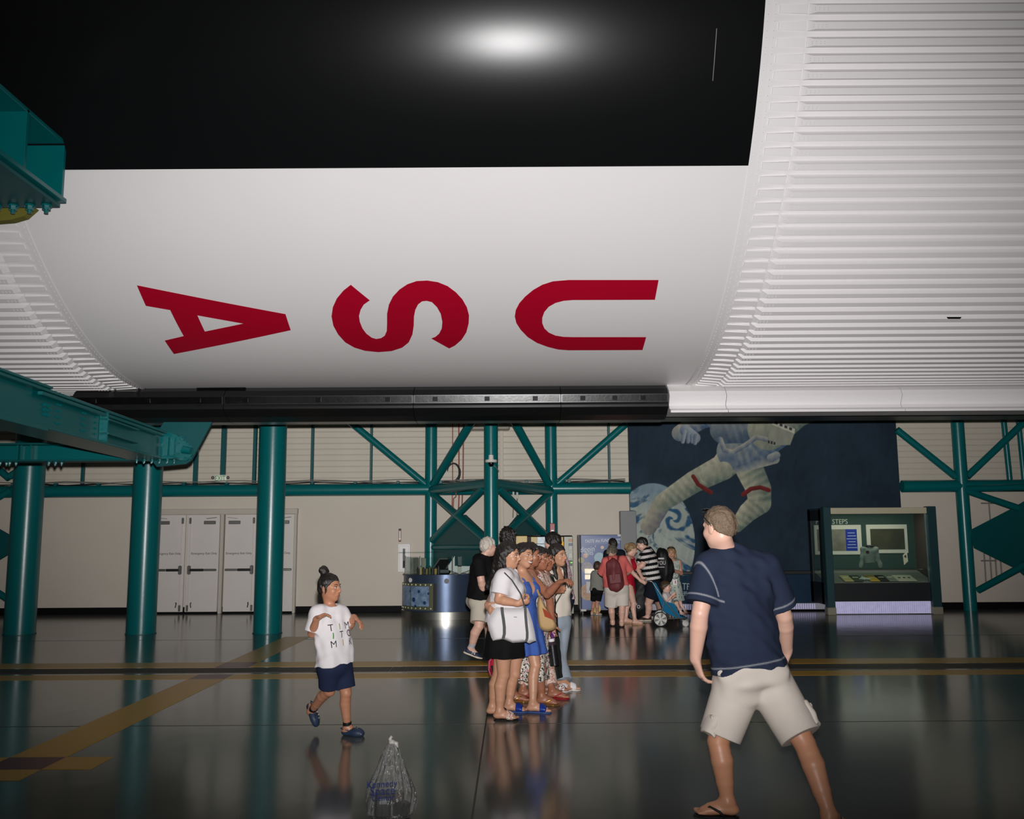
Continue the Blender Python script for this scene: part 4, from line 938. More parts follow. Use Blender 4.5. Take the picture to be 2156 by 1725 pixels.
for a_, z_, r_ in ((-.5, .42, .045), (-.35, .60, .03), (-.2, .36, .035), (-.62, .60, .025), (-.1, .56, .03), (-.45, .28, .03)):
    th = aR + a_; q = Vector((KX + (KR + .036) * math.cos(th), KY + (KR + .036) * math.sin(th), z_ * .9)); nn_ = Vector((math.cos(th), math.sin(th), 0))
    cr_.cyl(q, q + nn_ * .003, r_, n=14)
tag(cr_.build('craters', M('crater_dark', (30, 66, 104), rough=.4), mp_), kind='stuff')
for a_ in (aR - .09, aL + .55):
    MB().lathe([(KR + .03, z2_ + .07), (KR + .045, z2_ + .07), (KR + .045, z1_ - .055), (KR + .03, z1_ - .055)], (KX, KY, 0), 3, a_, a_ + .02).build('panel_divider', OLV, ki)
MB().lathe([(KR + .03, z2_), (KR + .042, z2_), (KR + .042, z1_), (KR + .03, z1_)], (KX, KY, 0), 4, aR + .005, aR + .085).build('dark_band', DARK, ki, smooth=True, angle=40)
bolts('panel_screws', [(KX + (KR + .03) * math.cos(a), KY + (KR + .03) * math.sin(a), z) for z in (z1_ - .03, z2_ + .035) for a in np.linspace(aL + .06, aR - .05, 9)], (0, -1, 0), .010, .012, ki, OLV)
bd = MB().cyl((KX + .08, KY - KR - .0, zc_ - .10), (KX + .08, KY - KR - .012, zc_ - .10), .05, n=24).build('round_badge', M('badge_grey', (96, 98, 98), metal=.5), ki)
bd2 = MB().cyl((KX - .66, KY - KR * .66, zc_ - .09), (KX - .67, KY - KR * .66 - .01, zc_ - .09), .045, n=24).build('round_badge', WHT, ki)
zg = P(900, 1173, 18.6).z
KG = GLASS('kiosk_glass', (.93, .98, .97), alpha=.02)
MB().lathe([(KR - .03, zc_ + .02), (KR - .03, zg), (KR - .035, zg), (KR - .035, zc_ + .02)], (KX, KY, 0), 40, math.radians(190), math.radians(330)).build('glass_guard', KG, ki, smooth=True, angle=40)
for a_ in (190, 236, 283, 325):
    th = math.radians(a_); MB().cyl((KX + (KR - .03) * math.cos(th), KY + (KR - .03) * math.sin(th), zc_), (KX + (KR - .03) * math.cos(th), KY + (KR - .03) * math.sin(th), zg + .01), .012, n=10).build('guard_post', STEEL, ki)
MB().box(P(890, 1163, 19.4), (.95, .45, .012)).build('glass_canopy', KG, ki)
pl = MB()
for k in range(11): pl.bbox(P(866 + k * 3.0, 1192, 19.5), (.018, .25, .32), .004)
tag(pl.build('glass_dividers', M('divider_pale', (178, 172, 156), rough=.3), ki), kind='stuff')
rg = thing('cash_register', P(925, 1207, 19.2), 'grey touch screen cash register tilted back on the kiosk counter', 'cash register')
rg.location.z = zc_ + .02; ORG[rg].z = zc_ + .02
r0 = P(930, 1188, 19.2)
MB().prism([r0 + Vector(v) for v in ((-.22, -.02, -.13), (.10, -.02, -.13), (.23, .10, .12), (-.05, .10, .12))], (0, .04, 0)).build('screen_housing', GREYM, rg)
MB().prism([r0 + Vector(v) for v in ((-.17, -.03, -.10), (.075, -.03, -.10), (.175, .055, .09), (-.04, .055, .09))], (0, .01, 0)).build('screen', M('screen_dark', (24, 24, 26), rough=.15), rg)
MB().bbox((r0.x, r0.y + .06, zc_ + .07), (.34, .24, .10), .02).build('register_base', DARK, rg)
for px, mir, lb in ((954, 1, 'white paper triangle bag standing left on the kiosk counter'), (981, -1, 'white paper triangle bag standing right on the kiosk counter')):
    b = P(px, 1188, 19.0); z0 = zc_ + .02
    o = tag(MB().prism([(b.x - .09 * mir, b.y, z0 + .08), (b.x + .09 * mir, b.y, z0 + .02), (b.x + .09 * mir, b.y, z0 + .34), (b.x + .05 * mir, b.y, z0 + .39), (b.x - .10 * mir, b.y, z0 + .16)], (0, .03, 0)).build('paper_bag', M('paper_white', (222, 216, 214), rough=.6)), lb, 'paper bag', 'paper bags on the kiosk')
    MB().box((b.x + .05 * mir, b.y + .015, z0 + .01), (.10, .05, .02)).build('clip', DARK, o)
CUPC = [(60, 48, 30), (168, 140, 74), (44, 44, 40), (120, 104, 60), (72, 76, 50)]
for k in range(8):
    b = P(880 + k * 6.2, 1203, 18.95); b.z = zc_ + .02; h_ = .11 + .03 * (k % 3 == 1)
    o = tag(MB().lathe([(0, 0), (.026, 0), (.032, h_), (.0, h_)], b, 14).build('sauce_bottle', M('cup%d' % (k % 5), CUPC[k % 5], rough=.35), smooth=True, angle=40), 'small dark and gold bottle in the row left of the cash register', 'bottle', 'small bottles on the kiosk counter')
    MB().lathe([(.018, h_), (.014, h_ + .03), (0, h_ + .03)], b, 10).build('cap', DARK, o)
# ================================================================== vending machine, freezer cabinet
YV = 19.1
VBLK = M('vending_black', (12, 12, 13), rough=.5, spec=.2)
vm = thing('vending_machine', (P(1146, 1290, YV).x, YV + .3, 0), 'black snack vending machine with lit yellow windows behind the group', 'vending machine')
vx0, vx1, vz = P(1085, 1200, YV).x, P(1207, 1200, YV).x, P(1146, 1128, YV).z
MB().bbox(((vx0 + vx1) / 2, YV + .4, vz / 2 + .03), (vx1 - vx0, .75, vz - .06), .02).build('body', VBLK, vm)
xc0 = P(1188, 1200, YV).x
MB().bbox(((xc0 + vx1) / 2, YV + .01, vz / 2 + .02), (vx1 - xc0, .04, vz - .08), .008).build('control_panel', M('panel_grey', (112, 112, 104), rough=.4, metal=.3), vm)
GY = M('vend_yellow', (190, 160, 60), rough=.4, emit=.28, rgb2=(120, 92, 20), nscale=5); GWH = M('vend_white', (196, 206, 206), rough=.4, emit=.35, rgb2=(120, 136, 160), nscale=16)
for a, b, c, d, mt in ((1086, 1110, 1129, 1146, GY), (1118, 1131, 1131, 1145, GY), (1131, 1150, 1131, 1145, GWH), (1118, 1150, 1146, 1175, GWH), (1086, 1110, 1150, 1180, GWH), (1180, 1186, 1131, 1152, GY)):
    p0, p1 = P(a, c, YV - .01), P(b, d, YV - .01); MB().bbox(((p0.x + p1.x) / 2, YV + .015, (p0.z + p1.z) / 2), (p1.x - p0.x, .03, p0.z - p1.z), .004).build('lit_window', mt, vm)
p0 = P(1184, 1160, YV - .01); MB().bbox((p0.x, YV + .015, .85), (.05, .03, 1.3), .006).build('lit_edge', M('vend_glow', (214, 170, 50), rough=.4, emit=.8), vm)
for yy, hh, c in ((1138, .05, (190, 130, 70)), (1147, .05, (60, 90, 120)), (1154, .09, (180, 180, 172)), (1170, .10, (190, 190, 184)), (1186, .11, (26, 34, 22)), (1206, .12, (150, 150, 140)), (1221, .10, (140, 140, 132)), (1265, .09, (180, 180, 172))):
    q = P(1201 if yy != 1206 else 1198, yy, YV - .015); MB().bbox((q.x, YV - .012, q.z), (.075, .02, hh), .004).build('panel_slot', M('slot%d' % yy, c, rough=.4), vm)
q = P(1203, 1185, YV - .03); MB().bbox((q.x, YV - .024, q.z), (.035, .008, .02), .002).build('display', M('led_green', (120, 220, 60), emit=1.2), vm)
for sx_ in (vx0 + .06, vx1 - .06):
    for yy in (YV + .08, YV + .7): MB().cyl((sx_, yy, 0), (sx_, yy, .06), .025, n=10).build('foot', GREYM, vm)
YF2 = 19.7
fz = thing('freezer_machine', (P(1266, 1290, YF2).x, YF2 + .3, 0), 'blue ice cream vending machine printed with dotted ice cream balls', 'vending machine')
fx0, fx1, fzt = P(1220, 1200, YF2).x, P(1310, 1200, YF2).x, P(1266, 1126, YF2).z
WE = M('freezer_white', (196, 196, 194), rough=.4)
MB().bbox(((fx0 + fx1) / 2, YF2 + .34, fzt / 2 + .04), (fx1 - fx0, .62, fzt - .08), .015).build('body', WE, fz)
MB().bbox(((fx0 + fx1) / 2 + .01, YF2 + .02, fzt / 2 + .045), (fx1 - fx0 - .05, .05, fzt - .10), .008).build('door', M('freezer_blue', (38, 62, 128), rough=.3, rgb2=(70, 92, 140), nscale=2.5), fz)
MB().bbox((fx0 + .02, YF2 - .0, fzt / 2 + .045), (.02, .07, fzt - .1), .006).build('door_edge', DARK, fz)
for sx_ in (fx0 + .06, fx1 - .06):
    MB().cyl((sx_, YF2 + .06, 0), (sx_, YF2 + .06, .07), .02, n=10).build('foot', GREYM, fz); MB().cyl((sx_, YF2 + .6, 0), (sx_, YF2 + .6, .07), .02, n=10).build('foot', GREYM, fz)
MB().bbox((fx0 + .07, YF2 - .02, .085), (.12, .06, .05), .01).build('hinge_block', WE, fz)
yf = YF2 - .01
def fquad(pts, name, mat, dz=0): return MB().prism([P(a, b, yf - dz) for a, b in pts], (0, .006, 0)).build(name, mat, fz)
fquad([(1228, 1134), (1229, 1132.5), (1283, 1131.5), (1285, 1133), (1279, 1146), (1228, 1148)], 'title_banner', M('banner_blue', (96, 112, 156), rough=.35))
lettering('TASTE the FUN!!', .092, P(1257, 1139.5, yf - .008), (1, 0, .04), (.12, 0, 1), M('freezer_letter', (222, 222, 222), rough=.4), fz, sx=.78)
for k, (t_, px, py, sz_) in enumerate((("dippin'", 1238, 1157, .16), ('dots', 1240, 1165, .13), ("dippin'", 1299, 1136, .09), ('dots', 1299, 1142, .08))):
    lettering(t_, sz_, P(px, py, yf - .008), (1, 0, .08), (0, 0, 1), M('freezer_letter2', (206, 216, 214), rough=.4), fz, sx=.8)
def ball(px, py, r, c1, c2, nm='ice_cream_print'):
    c = P(px, py, yf - .003); MB().cyl(c + Vector((0, .006, 0)), c, r, n=26).build(nm, M('ball%d_%d' % (px, py), c1, rough=.5, rgb2=c2, nscale=30, var=.3), fz)
ball(1238, 1247, .17, (196, 176, 150), (150, 90, 60)); ball(1255, 1282, .10, (206, 180, 90), (180, 150, 70)); ball(1236, 1196, .12, (198, 196, 200), (120, 110, 110)); ball(1233, 1170, .05, (214, 120, 60), (230, 220, 210)); ball(1224, 1180, .06, (196, 190, 150), (150, 146, 110)); ball(1292, 1272, .16, (200, 180, 160), (130, 110, 90)); ball(1268, 1153, .035, (206, 160, 150), (230, 220, 210)); ball(1262, 1175, .11, (186, 204, 210), (140, 176, 196))
p0, p1 = P(1231, 1198, yf), P(1284, 1220, yf); MB().bbox(((p0.x + p1.x) / 2, yf - .006, (p0.z + p1.z) / 2), (p1.x - p0.x, .02, p0.z - p1.z), .006).build('lit_hatch', M('hatch_light', (236, 226, 206), rough=.3, emit=.7, rgb2=(190, 176, 150), nscale=9), fz)
MB().bbox(((p0.x + p1.x) / 2, yf - .018, (p0.z + p1.z) / 2), (p1.x - p0.x, .008, .03), .003).build('hatch_bar', GREYM, fz)
p0, p1 = P(1234, 1225, yf), P(1276, 1249, yf); MB().bbox(((p0.x + p1.x) / 2, yf - .006, (p0.z + p1.z) / 2), (p1.x - p0.x, .012, p0.z - p1.z), .004).build('price_panel', M('price_panel', (150, 160, 178), rough=.4, rgb2=(206, 190, 176), nscale=14), fz)
p0, p1 = P(1300, 1125, yf), P(1307, 1130, yf); MB().bbox(((p0.x + p1.x) / 2, yf - .006, (p0.z + p1.z) / 2), (p1.x - p0.x, .012, p0.z - p1.z), .003).build('sticker', WE, fz)
# ================================================================== clear plastic shopping bag in front
bgp = G(822, 1722); bg = thing('plastic_bag', bgp, 'clear crinkled plastic carrier bag of dark souvenirs standing on the floor in front', 'bag')
def bagm():
    m = bpy.data.materials.new('clear_film'); m.use_nodes = True; nt = m.node_tree; nt.nodes.clear()
    o = nt.nodes.new('ShaderNodeOutputMaterial'); mix = nt.nodes.new('ShaderNodeMixShader'); tr_ = nt.nodes.new('ShaderNodeBsdfTransparent'); tr_.inputs[0].default_value = (.93, .93, .93, 1)
    gl = nt.nodes.new('ShaderNodeBsdfPrincipled'); gl.inputs['Base Color'].default_value = (.42, .42, .41, 1); gl.inputs['Roughness'].default_value = .20; gl.inputs['Specular IOR Level'].default_value = 1.0
    fr_ = nt.nodes.new('ShaderNodeFresnel'); fr_.inputs[0].default_value = 1.5; ad = nt.nodes.new('ShaderNodeMath'); ad.operation = 'MULTIPLY_ADD'; ad.inputs[1].default_value = 1.3; ad.inputs[2].default_value = .125
    tc = nt.nodes.new('ShaderNodeTexCoord'); mp = nt.nodes.new('ShaderNodeMapping'); mp.inputs['Scale'].default_value = (1, 1, .35); n = nt.nodes.new('ShaderNodeTexVoronoi'); n.inputs['Scale'].default_value = 34; n.feature = 'F1'
    n2 = nt.nodes.new('ShaderNodeTexNoise'); n2.inputs['Scale'].default_value = 40
    bp = nt.nodes.new('ShaderNodeBump'); bp.inputs['Strength'].default_value = .9; bp.inputs['Distance'].default_value = .02
    nt.links.new(tc.outputs['Object'], mp.inputs[0]); nt.links.new(mp.outputs[0], n.inputs['Vector']); nt.links.new(mp.outputs[0], n2.inputs['Vector'])
    am = nt.nodes.new('ShaderNodeMath'); am.operation = 'ADD'; nt.links.new(n.outputs['Distance'], am.inputs[0]); nt.links.new(n2.outputs['Fac'], am.inputs[1])
    nt.links.new(am.outputs[0], bp.inputs['Height']); nt.links.new(bp.outputs[0], gl.inputs['Normal']); nt.links.new(bp.outputs[0], fr_.inputs['Normal'])
    nt.links.new(fr_.outputs[0], ad.inputs[0]); nt.links.new(ad.outputs[0], mix.inputs[0]); nt.links.new(tr_.outputs[0], mix.inputs[1]); nt.links.new(gl.outputs[0], mix.inputs[2]); nt.links.new(mix.outputs[0], o.inputs[0]); return m
FILM = bagm(); BH = P(822, 1556, bgp.y).z
prof = [(.02, .004), (.10, .004), (.125, .03), (.132, .09), (.122, .16), (.092, .24), (.062, .32), (.040, .38), (.026, BH - .035), (.018, BH - .02), (.012, BH - .012)]
rs = np.random.RandomState(3); V = []; Fc = []; nA = 56
for k, (r, z) in enumerate(prof):
    for i in range(nA):
        th = 2 * math.pi * i / nA; w = 1 + (.05 * math.sin(th * 7 + k * .7) + .05 * math.sin(th * 13 - k * 1.1) + .03 * rs.uniform(-1, 1)) * (1 if k > 1 else .3)
        V.append((bgp.x + r * w * math.cos(th) * 1.08 + (.01 * z), bgp.y + r * w * math.sin(th) * .8, z))
for k in range(len(prof) - 1):
    for i in range(nA): j = (i + 1) % nA; Fc.append((k * nA + i, k * nA + j, (k + 1) * nA + j, (k + 1) * nA + i))
MB().add(V, Fc).build('film', FILM, bg, smooth=False)
kn = MB(); kt = Vector((bgp.x + .004, bgp.y, BH - .02))
kn.sphere(kt, (.02, .018, .016), 12, 8); kn.tube([kt, kt + Vector((-.012, 0, .02)), kt + Vector((.0, 0, .035))], [.012, .011, .008], 8); kn.tube([kt, kt + Vector((.025, 0, -.005)), kt + Vector((.03, 0, -.05))], [.012, .014, .012], 8)
kn.build('knot', M('film_knot', (190, 186, 182), rough=.25), bg, smooth=True)
def in_bag(nm, c, d, mt, lb, rz=0): return tag(MB().bbox(bgp + Vector(c), d, .012, Matrix.Rotation(rz, 3, 'Z')).build(nm, mt), lb, 'souvenir')
a = in_bag('souvenir_box', (-.045, .0, .075), (.09, .08, .14), M('box_dark', (30, 27, 30), rough=.4), 'dark boxed souvenir at left inside the clear plastic bag', .2)
MB().bbox(bgp + Vector((-.035, -.045, .10)), (.05, .01, .03), .003).build('box_print', M('print_grey', (150, 148, 150)), a)
b = in_bag('souvenir_box', (.062, .01, .045), (.08, .09, .08), M('box_black', (10, 10, 11), rough=.3), 'low black souvenir box at right inside the clear plastic bag', -.3)
MB().bbox(bgp + Vector((.045, -.04, .012)), (.06, .02, .012), .003).build('box_base', WHT, b)
c = in_bag('souvenir_cloth', (.04, .0, .115), (.07, .07, .05), M('cloth_taupe', (96, 82, 76), rough=.8), 'folded taupe cloth on top of the black box in the plastic bag', .1)
MB().bbox(bgp + Vector((.04, 0, .142)), (.05, .05, .008), .003).build('fold', M('cloth_taupe', (96, 82, 76)), c)
NB = M('bag_print_blue', (18, 40, 110), rough=.4)
for k, (t_, s_) in enumerate((('Kennedy', .050), ('Space', .064), ('Center', .046))):
    lettering(t_, s_, bgp + Vector((-.035 + .004 * k, -.120 + .003 * k, .215 - k * .038)), (1, -.05, .06), (0, .1, 1), NB, bg, extr=.0005)
# ================================================================== people
def SKIN(name, rgb):
    m = M(name, rgb, rough=.42, spec=.45, var=.05, nscale=18, bump=.04, bscale=220)
    b = m.node_tree.nodes['Principled BSDF']; b.inputs['Subsurface Weight'].default_value = .10; b.inputs['Subsurface Radius'].default_value = (.012, .005, .003); b.inputs['Subsurface Scale'].default_value = .5
    return m
def HAIR(name, rgb, rgb2=None): return M(name, rgb, rough=.38, spec=.5, rgb2=rgb2 or tuple(min(255, v + 14) for v in rgb), nscale=60, stretch=(6, 6, .6), bump=.35, bscale=90)
def CLOTH(name, rgb, rgb2=None, nscale=14, var=.05): return M(name, rgb, rough=.85, spec=.15, rgb2=rgb2, nscale=nscale, var=var, bump=.12, bscale=420)
def PAT(name, cols, scale=40, sheen=.15):                # small printed pattern: voronoi cells coloured through a ramp
    if name in MATS: return MATS[name]
    m = bpy.data.materials.new(name); m.use_nodes = True; nt = m.node_tree; b = nt.nodes['Principled BSDF']
    tc = nt.nodes.new('ShaderNodeTexCoord'); v = nt.nodes.new('ShaderNodeTexVoronoi'); v.inputs['Scale'].default_value = scale
    nt.links.new(tc.outputs['Object'], v.inputs['Vector']); sp = nt.nodes.new('ShaderNodeSeparateColor'); nt.links.new(v.outputs['Color'], sp.inputs[0])
    r = nt.nodes.new('ShaderNodeValToRGB'); r.color_ramp.interpolation = 'CONSTANT'
    for i, (p, c) in enumerate(cols):
        e = r.color_ramp.elements[i] if i < 2 else r.color_ramp.elements.new(p); e.position = p; e.color = (*lin(c), 1)
    nt.links.new(sp.outputs[0], r.inputs[0]); nt.links.new(r.outputs[0], b.inputs['Base Color']); b.inputs['Roughness'].default_value = .85; b.inputs['Specular IOR Level'].default_value = sheen
    MATS[name] = m; return m
def ang(deg): return Vector((math.cos(math.radians(deg)), math.sin(math.radians(deg)), 0))
class Fig:
    def __init__(s, name, label, Y0, k, yaw, pel, neck, skin, fat=1.0, fem=True, group=None, h=.006, nk_r=1.0, root_xy=None):
        s.Y0, s.k, s.fat, s.fem, s.h, s.skin = Y0, k, fat, fem, h, skin
        s.pel = P(pel[0], pel[1], Y0 + (pel[2] if len(pel) > 2 else 0)); s.neck = P(neck[0], neck[1], Y0 + (neck[2] if len(neck) > 2 else 0))
        s.f0 = ang(yaw); s.lat = ang(yaw + 90); s.up = (s.neck - s.pel).normalized(); s.L = (s.neck - s.pel).length
        s.lat = (s.lat - s.up * s.lat.dot(s.up)).normalized(); s.fwd = s.lat.cross(s.up)
        s.fr = [s.lat, s.fwd, s.up]; s.J = {}; s.nk_r = nk_r; s.feet = {}
        r = Vector((s.pel.x, s.pel.y, 0)) if root_xy is None else Vector((root_xy[0], root_xy[1], root_xy[2] if len(root_xy) > 2 else 0))
        s.root = thing(name, r, label, 'person', group)
        for side, sg in (('L', 1), ('R', -1)):
            s.J['sh' + side] = s.neck - s.up * .055 * k + s.lat * sg * .165 * k * (.5 + .5 * fat) * (1 if fem else 1.12)
            s.J['hip' + side] = s.pel + s.lat * sg * .085 * k - s.up * .02 * k
    def pt(s, n, px, py, dy=0): s.J[n] = P(px, py, s.Y0 + dy); return s.J[n]
    def arm(s, side, sh=None, el=None, wr=None, tip=None, curl=.5, pn=None):
        if sh: s.pt('sh' + side, *sh)
        sg = 1 if side == 'L' else -1; k = s.k
        if el: s.pt('el' + side, *el)
        else: s.J['el' + side] = s.J['sh' + side] + Vector((0, 0, -.28 * k)) + s.lat * sg * .05 * k - s.fwd * .02
        if wr: s.pt('wr' + side, *wr)
        else: s.J['wr' + side] = s.J['el' + side] + Vector((0, 0, -.24 * k)) + s.fwd * .06
        d = (s.pt('t_' + side, *tip) - s.J['wr' + side]) if tip else (s.J['wr' + side] - s.J['el' + side])
        s.J['hd' + side] = d.normalized(); s.J['hc' + side] = curl
        n = Vector(pn) if pn is not None else -s.lat * sg
        d = s.J['hd' + side]; n = n - d * n.dot(d); s.J['hn' + side] = n.normalized()
    def leg(s, side, kn=None, foot=None, toe=None, an=None, heel=None, tipp=None):
        k = s.k
        if foot is not None:                        # grounded: pixel of the sole under the ankle, toe heading in degrees
            g = G(*foot); d = ang(toe); s.J['an' + side] = Vector((g.x, g.y, .085 * k)); s.feet[side] = (Vector((g.x, g.y, 0)) - d * .055 * k, Vector((g.x, g.y, 0)) + d * .185 * k, Vector((0, 0, 1)))
        else:
            s.pt('an' + side, *an); hp, tp = P(heel[0], heel[1], s.Y0 + heel[2]), P(tipp[0], tipp[1], s.Y0 + tipp[2]); d = (tp - hp).normalized(); l = Vector((-d.y, d.x, 0))
            u = d.cross(l) if False else (s.J['an' + side] - (hp + tp) / 2); u = (u - d * u.dot(d)).normalized(); s.feet[side] = (hp, tp, u)
        a, b = s.J['hip' + side], s.J['an' + side]
        if kn: y = (a.y * .45 + b.y * .55) + (kn[2] if len(kn) > 2 else 0); s.J['kn' + side] = P(kn[0], kn[1], y)
        else: s.J['kn' + side] = a.lerp(b, .52) + s.fwd * .025
    # --- primitives
    def torso(s):
        k, f, L, U, F_, A = s.k, s.fat, s.L, s.up, s.fwd, s.lat; fr = s.fr; p = s.pel
        o = [ell(p + U * .02, (.158 * k * f, .112 * k * f, .125 * k), fr, .05), ell(p + U * L * .36 + F_ * .012 * f, ((.128 if s.fem else .14) * k * f, .098 * k * f, .17 * k), fr, .06),
             ell(p + U * L * .70, ((.142 if s.fem else .165) * k * f, .108 * k * (.6 + .4 * f), .18 * k), fr, .06)]
        for sg in (-1, 1):
            o.append(ell(p - F_ * .055 * k + A * sg * .072 * k - U * .02, (.082 * k * f, .082 * k * f, .09 * k), fr, .05))
            if s.fem: o.append(ell(p + U * L * .66 + F_ * .085 * k + A * sg * .07 * k, (.062 * k * f, .055 * k * f, .062 * k), fr, .04))
        for q in ('L', 'R'):
            sh = s.J['sh' + q]; o.append(cone(s.neck - U * .05 * k, sh, .058 * k, .050 * k, .05)); o.append(ell(p + U * L * .80 + (sh - s.neck) * .45, (.085 * k * f, .075 * k, .08 * k), fr, .05))
        return o
    def armp(s, q):
        k, f = s.k, .55 + .45 * s.fat; a, e, w = s.J['sh' + q], s.J['el' + q], s.J['wr' + q]; m = e.lerp(w, .28); g = 1.0 if s.fem else 1.12
        return [ell(a, (.055 * k * f * g,) * 3, None, .04), cone(a, a.lerp(e, .5), .050 * k * f * g, .046 * k * f * g, .03), cone(a.lerp(e, .5), e, .046 * k * f * g, .0395 * k * f * g, .005), cone(e, m, .0395 * k * f * g, .0415 * k * f * g, .005), cone(m, w, .0415 * k * f * g, .0265 * k * f * g, .005)]
    def hand(s, q):
        k = s.k * (1.0 if s.fem else 1.08); w, d, n = s.J['wr' + q], s.J['hd' + q], s.J['hn' + q]; a = d.cross(n); c = s.J['hc' + q]; ts = 1 if q == 'R' else -1
        # thumb side: with the palm facing the thigh it points forward
        if (a * ts).dot(s.fwd + Vector((0, 0, .3))) < 0: ts = -ts
        o = [cone(w - d * .01 * k, w + d * .03 * k, .027 * k, .030 * k, .02, (n, 1.5)), cone(w + d * .02 * k, w + d * .075 * k, .033 * k, .036 * k, .015, (n, 2.1))]
        for i, Lf in enumerate((.074, .082, .076, .060)):
            b = w + d * .085 * k + a * ts * (.029 - .0195 * i) * k; th = c * .35; dd = d; r = .0094 * k
            for j, fr_ in enumerate((.44, .31, .25)):
                th += c * (.75 if j else .35) * (.9 + .07 * i); dd = d * math.cos(th) + n * math.sin(th); e = b + dd * Lf * fr_ * k * 1.05; o.append(cone(b, e, r, r * .92, .006)); r *= .92; b = e
        b = w + d * .022 * k + a * ts * .026 * k; dd = (d * .62 + a * ts * .62 + n * .35).normalized(); e = b + dd * .042 * k; o.append(cone(b, e, .0135 * k, .0105 * k, .012)); dd = (dd + d * .5 + n * (.2 + .5 * c)).normalized(); o.append(cone(e, e + dd * .034 * k, .0105 * k, .0085 * k, .006))
        return o
    def legp(s, q, lo=1.0):
        k, f = s.k, .5 + .5 * s.fat; h_, n_, a = s.J['hip' + q], s.J['kn' + q], s.J['an' + q]; u = (a - n_).normalized(); bk = -s.fwd; bk = (bk - u * bk.dot(u)).normalized(); g = 1.0 if s.fem else 1.06
        c = n_.lerp(a, .32) + bk * .016 * k; m = n_.lerp(a, .68) + bk * .006 * k
        return [cone(h_, h_.lerp(n_, .5), .088 * k * f * g, .074 * k * f * g, .03), cone(h_.lerp(n_, .5), n_, .074 * k * f * g, .0525 * k * f * g, .006), ell(n_ - bk * .020 * k, (.036 * k * f * g,) * 3, None, .02),
                cone(n_, n_.lerp(c, .5), .0525 * k * f * g, .0515 * k * f * g, .006), cone(n_.lerp(c, .5), c, .0515 * k * f * g, .0535 * k * f * g, .006), cone(c, m, .0535 * k * f * g, .0425 * k * f * g, .006), cone(m, a, .0425 * k * f * g, .032 * k * g, .006)]
    def footp(s, q, toes=True):
        k = s.k; hp, tp, u = s.feet[q]; a = s.J['an' + q]; d = (tp - hp).normalized(); l = u.cross(d); z = .012
        o = [cone(a, hp + d * .035 * k + u * (.035 * k + z), .034 * k, .032 * k, .03), cone(a - u * .015 * k, hp + d * .15 * k + u * (.035 * k + z), .034 * k, .028 * k, .03), cone(hp + d * .03 * k + u * (.030 * k + z), hp + d * .17 * k + u * (.022 * k + z), .034 * k, .040 * k, .025, (u, 1.7)),
             ell(a + l * .028 * k, (.014 * k,) * 3, None, .015), ell(a - l * .028 * k, (.014 * k,) * 3, None, .015)]
        sg = 1 if q == 'L' else -1
        if toes:
            for i, (Lt, r) in enumerate(((.052, .0135), (.050, .0105), (.044, .0098), (.037, .0092), (.029, .0088))):
                b = hp + d * .185 * k - l * sg * (.030 - .0155 * i) * k + u * (.014 * k + z); o.append(cone(b - d * .01, b + d * Lt * k * .8, r * k, r * k * .9, .006))
        return o
    def headsdf(s, c, yaw, pitch=0, roll=0, hs=1.0, jaw=1.0):
        F_ = ang(yaw); Lf = ang(yaw + 90); U = Vector((0, 0, 1)); p, r = math.radians(pitch), math.radians(roll)
        F2 = F_ * math.cos(p) + U * math.sin(p); U2 = U * math.cos(p) - F_ * math.sin(p); U3 = U2 * math.cos(r) + Lf * math.sin(r); L3 = Lf * math.cos(r) - U2 * math.sin(r)
        s.hc, s.hF, s.hL, s.hU, s.hs = Vector(c), F2, L3, U3, hs; s.hfr = [F2, L3, U3]
    def hp(s, f, l, u): return s.hc + (s.hF * f + s.hL * l + s.hU * u) * s.hs
    def headp(s, jaw=1.0):
        h, fr, e = s.hs, s.hfr, s.hp; R = lambda *v: tuple(x * h for x in v)
        o = [ell(e(-.008, 0, .032), R(.096, .074, .086), fr, .02), ell(e(.030, 0, -.035), R(.058, .056 * jaw, .080), fr, .03), ell(e(.058, 0, -.092), R(.026, .026 * jaw, .022), fr, .025), ell(e(.015, 0, -.055), R(.06, .060 * jaw, .045), fr, .03)]
        for sg in (-1, 1):
            o += [ell(e(.058, sg * .036, -.026), R(.028, .026, .026), fr, .02), cone(e(.084, sg * .012, .026), e(.068, sg * .046, .026), .011 * h, .009 * h, .012), ell(e(.100, sg * .011, -.034), R(.011, .009, .009), fr, .006)]
            ear = ell(e(-.006, sg * .078, -.008), R(.020, .009, .032), fr, .006); o.append(ear)
        o += [cone(e(.086, 0, .016), e(.110, 0, -.026), .010 * h, .0125 * h, .008)]
        for sg in (-1, 1):
            q = ell(e(.094, sg * .031, .004), R(.014, .018, .011), fr, .010); q['op'] = 'sub'; o.append(q)
        o += [ell(e(.082, 0, -.058), R(.020, .026, .016), fr, .012), ell(e(.089, 0, -.056), R(.011, .020, .005), fr, .004), ell(e(.086, 0, -.066), R(.012, .018, .006), fr, .004)]
        if s.neck is not None: o.append(cone(s.neck - s.up * .03 * s.k, s.hp(-.020, 0, -.055), .054 * s.k * s.nk_r, .050 * s.hs * s.nk_r, .025))
        return o
    # --- meshes
    def body(s, arms='LR', legs='LR', hands='LR', feet='LR', jaw=1.0, toes=True, head=True, extra=()):
        o = s.torso()
        for q in arms: o += s.armp(q)
        for q in hands: o += s.hand(q)
        for q in legs: o += s.legp(q)
        for q in feet: o += s.footp(q, toes)
        if head: o += s.headp(jaw)
        return sdf_obj('body', o + list(extra), s.h, s.skin, s.root)
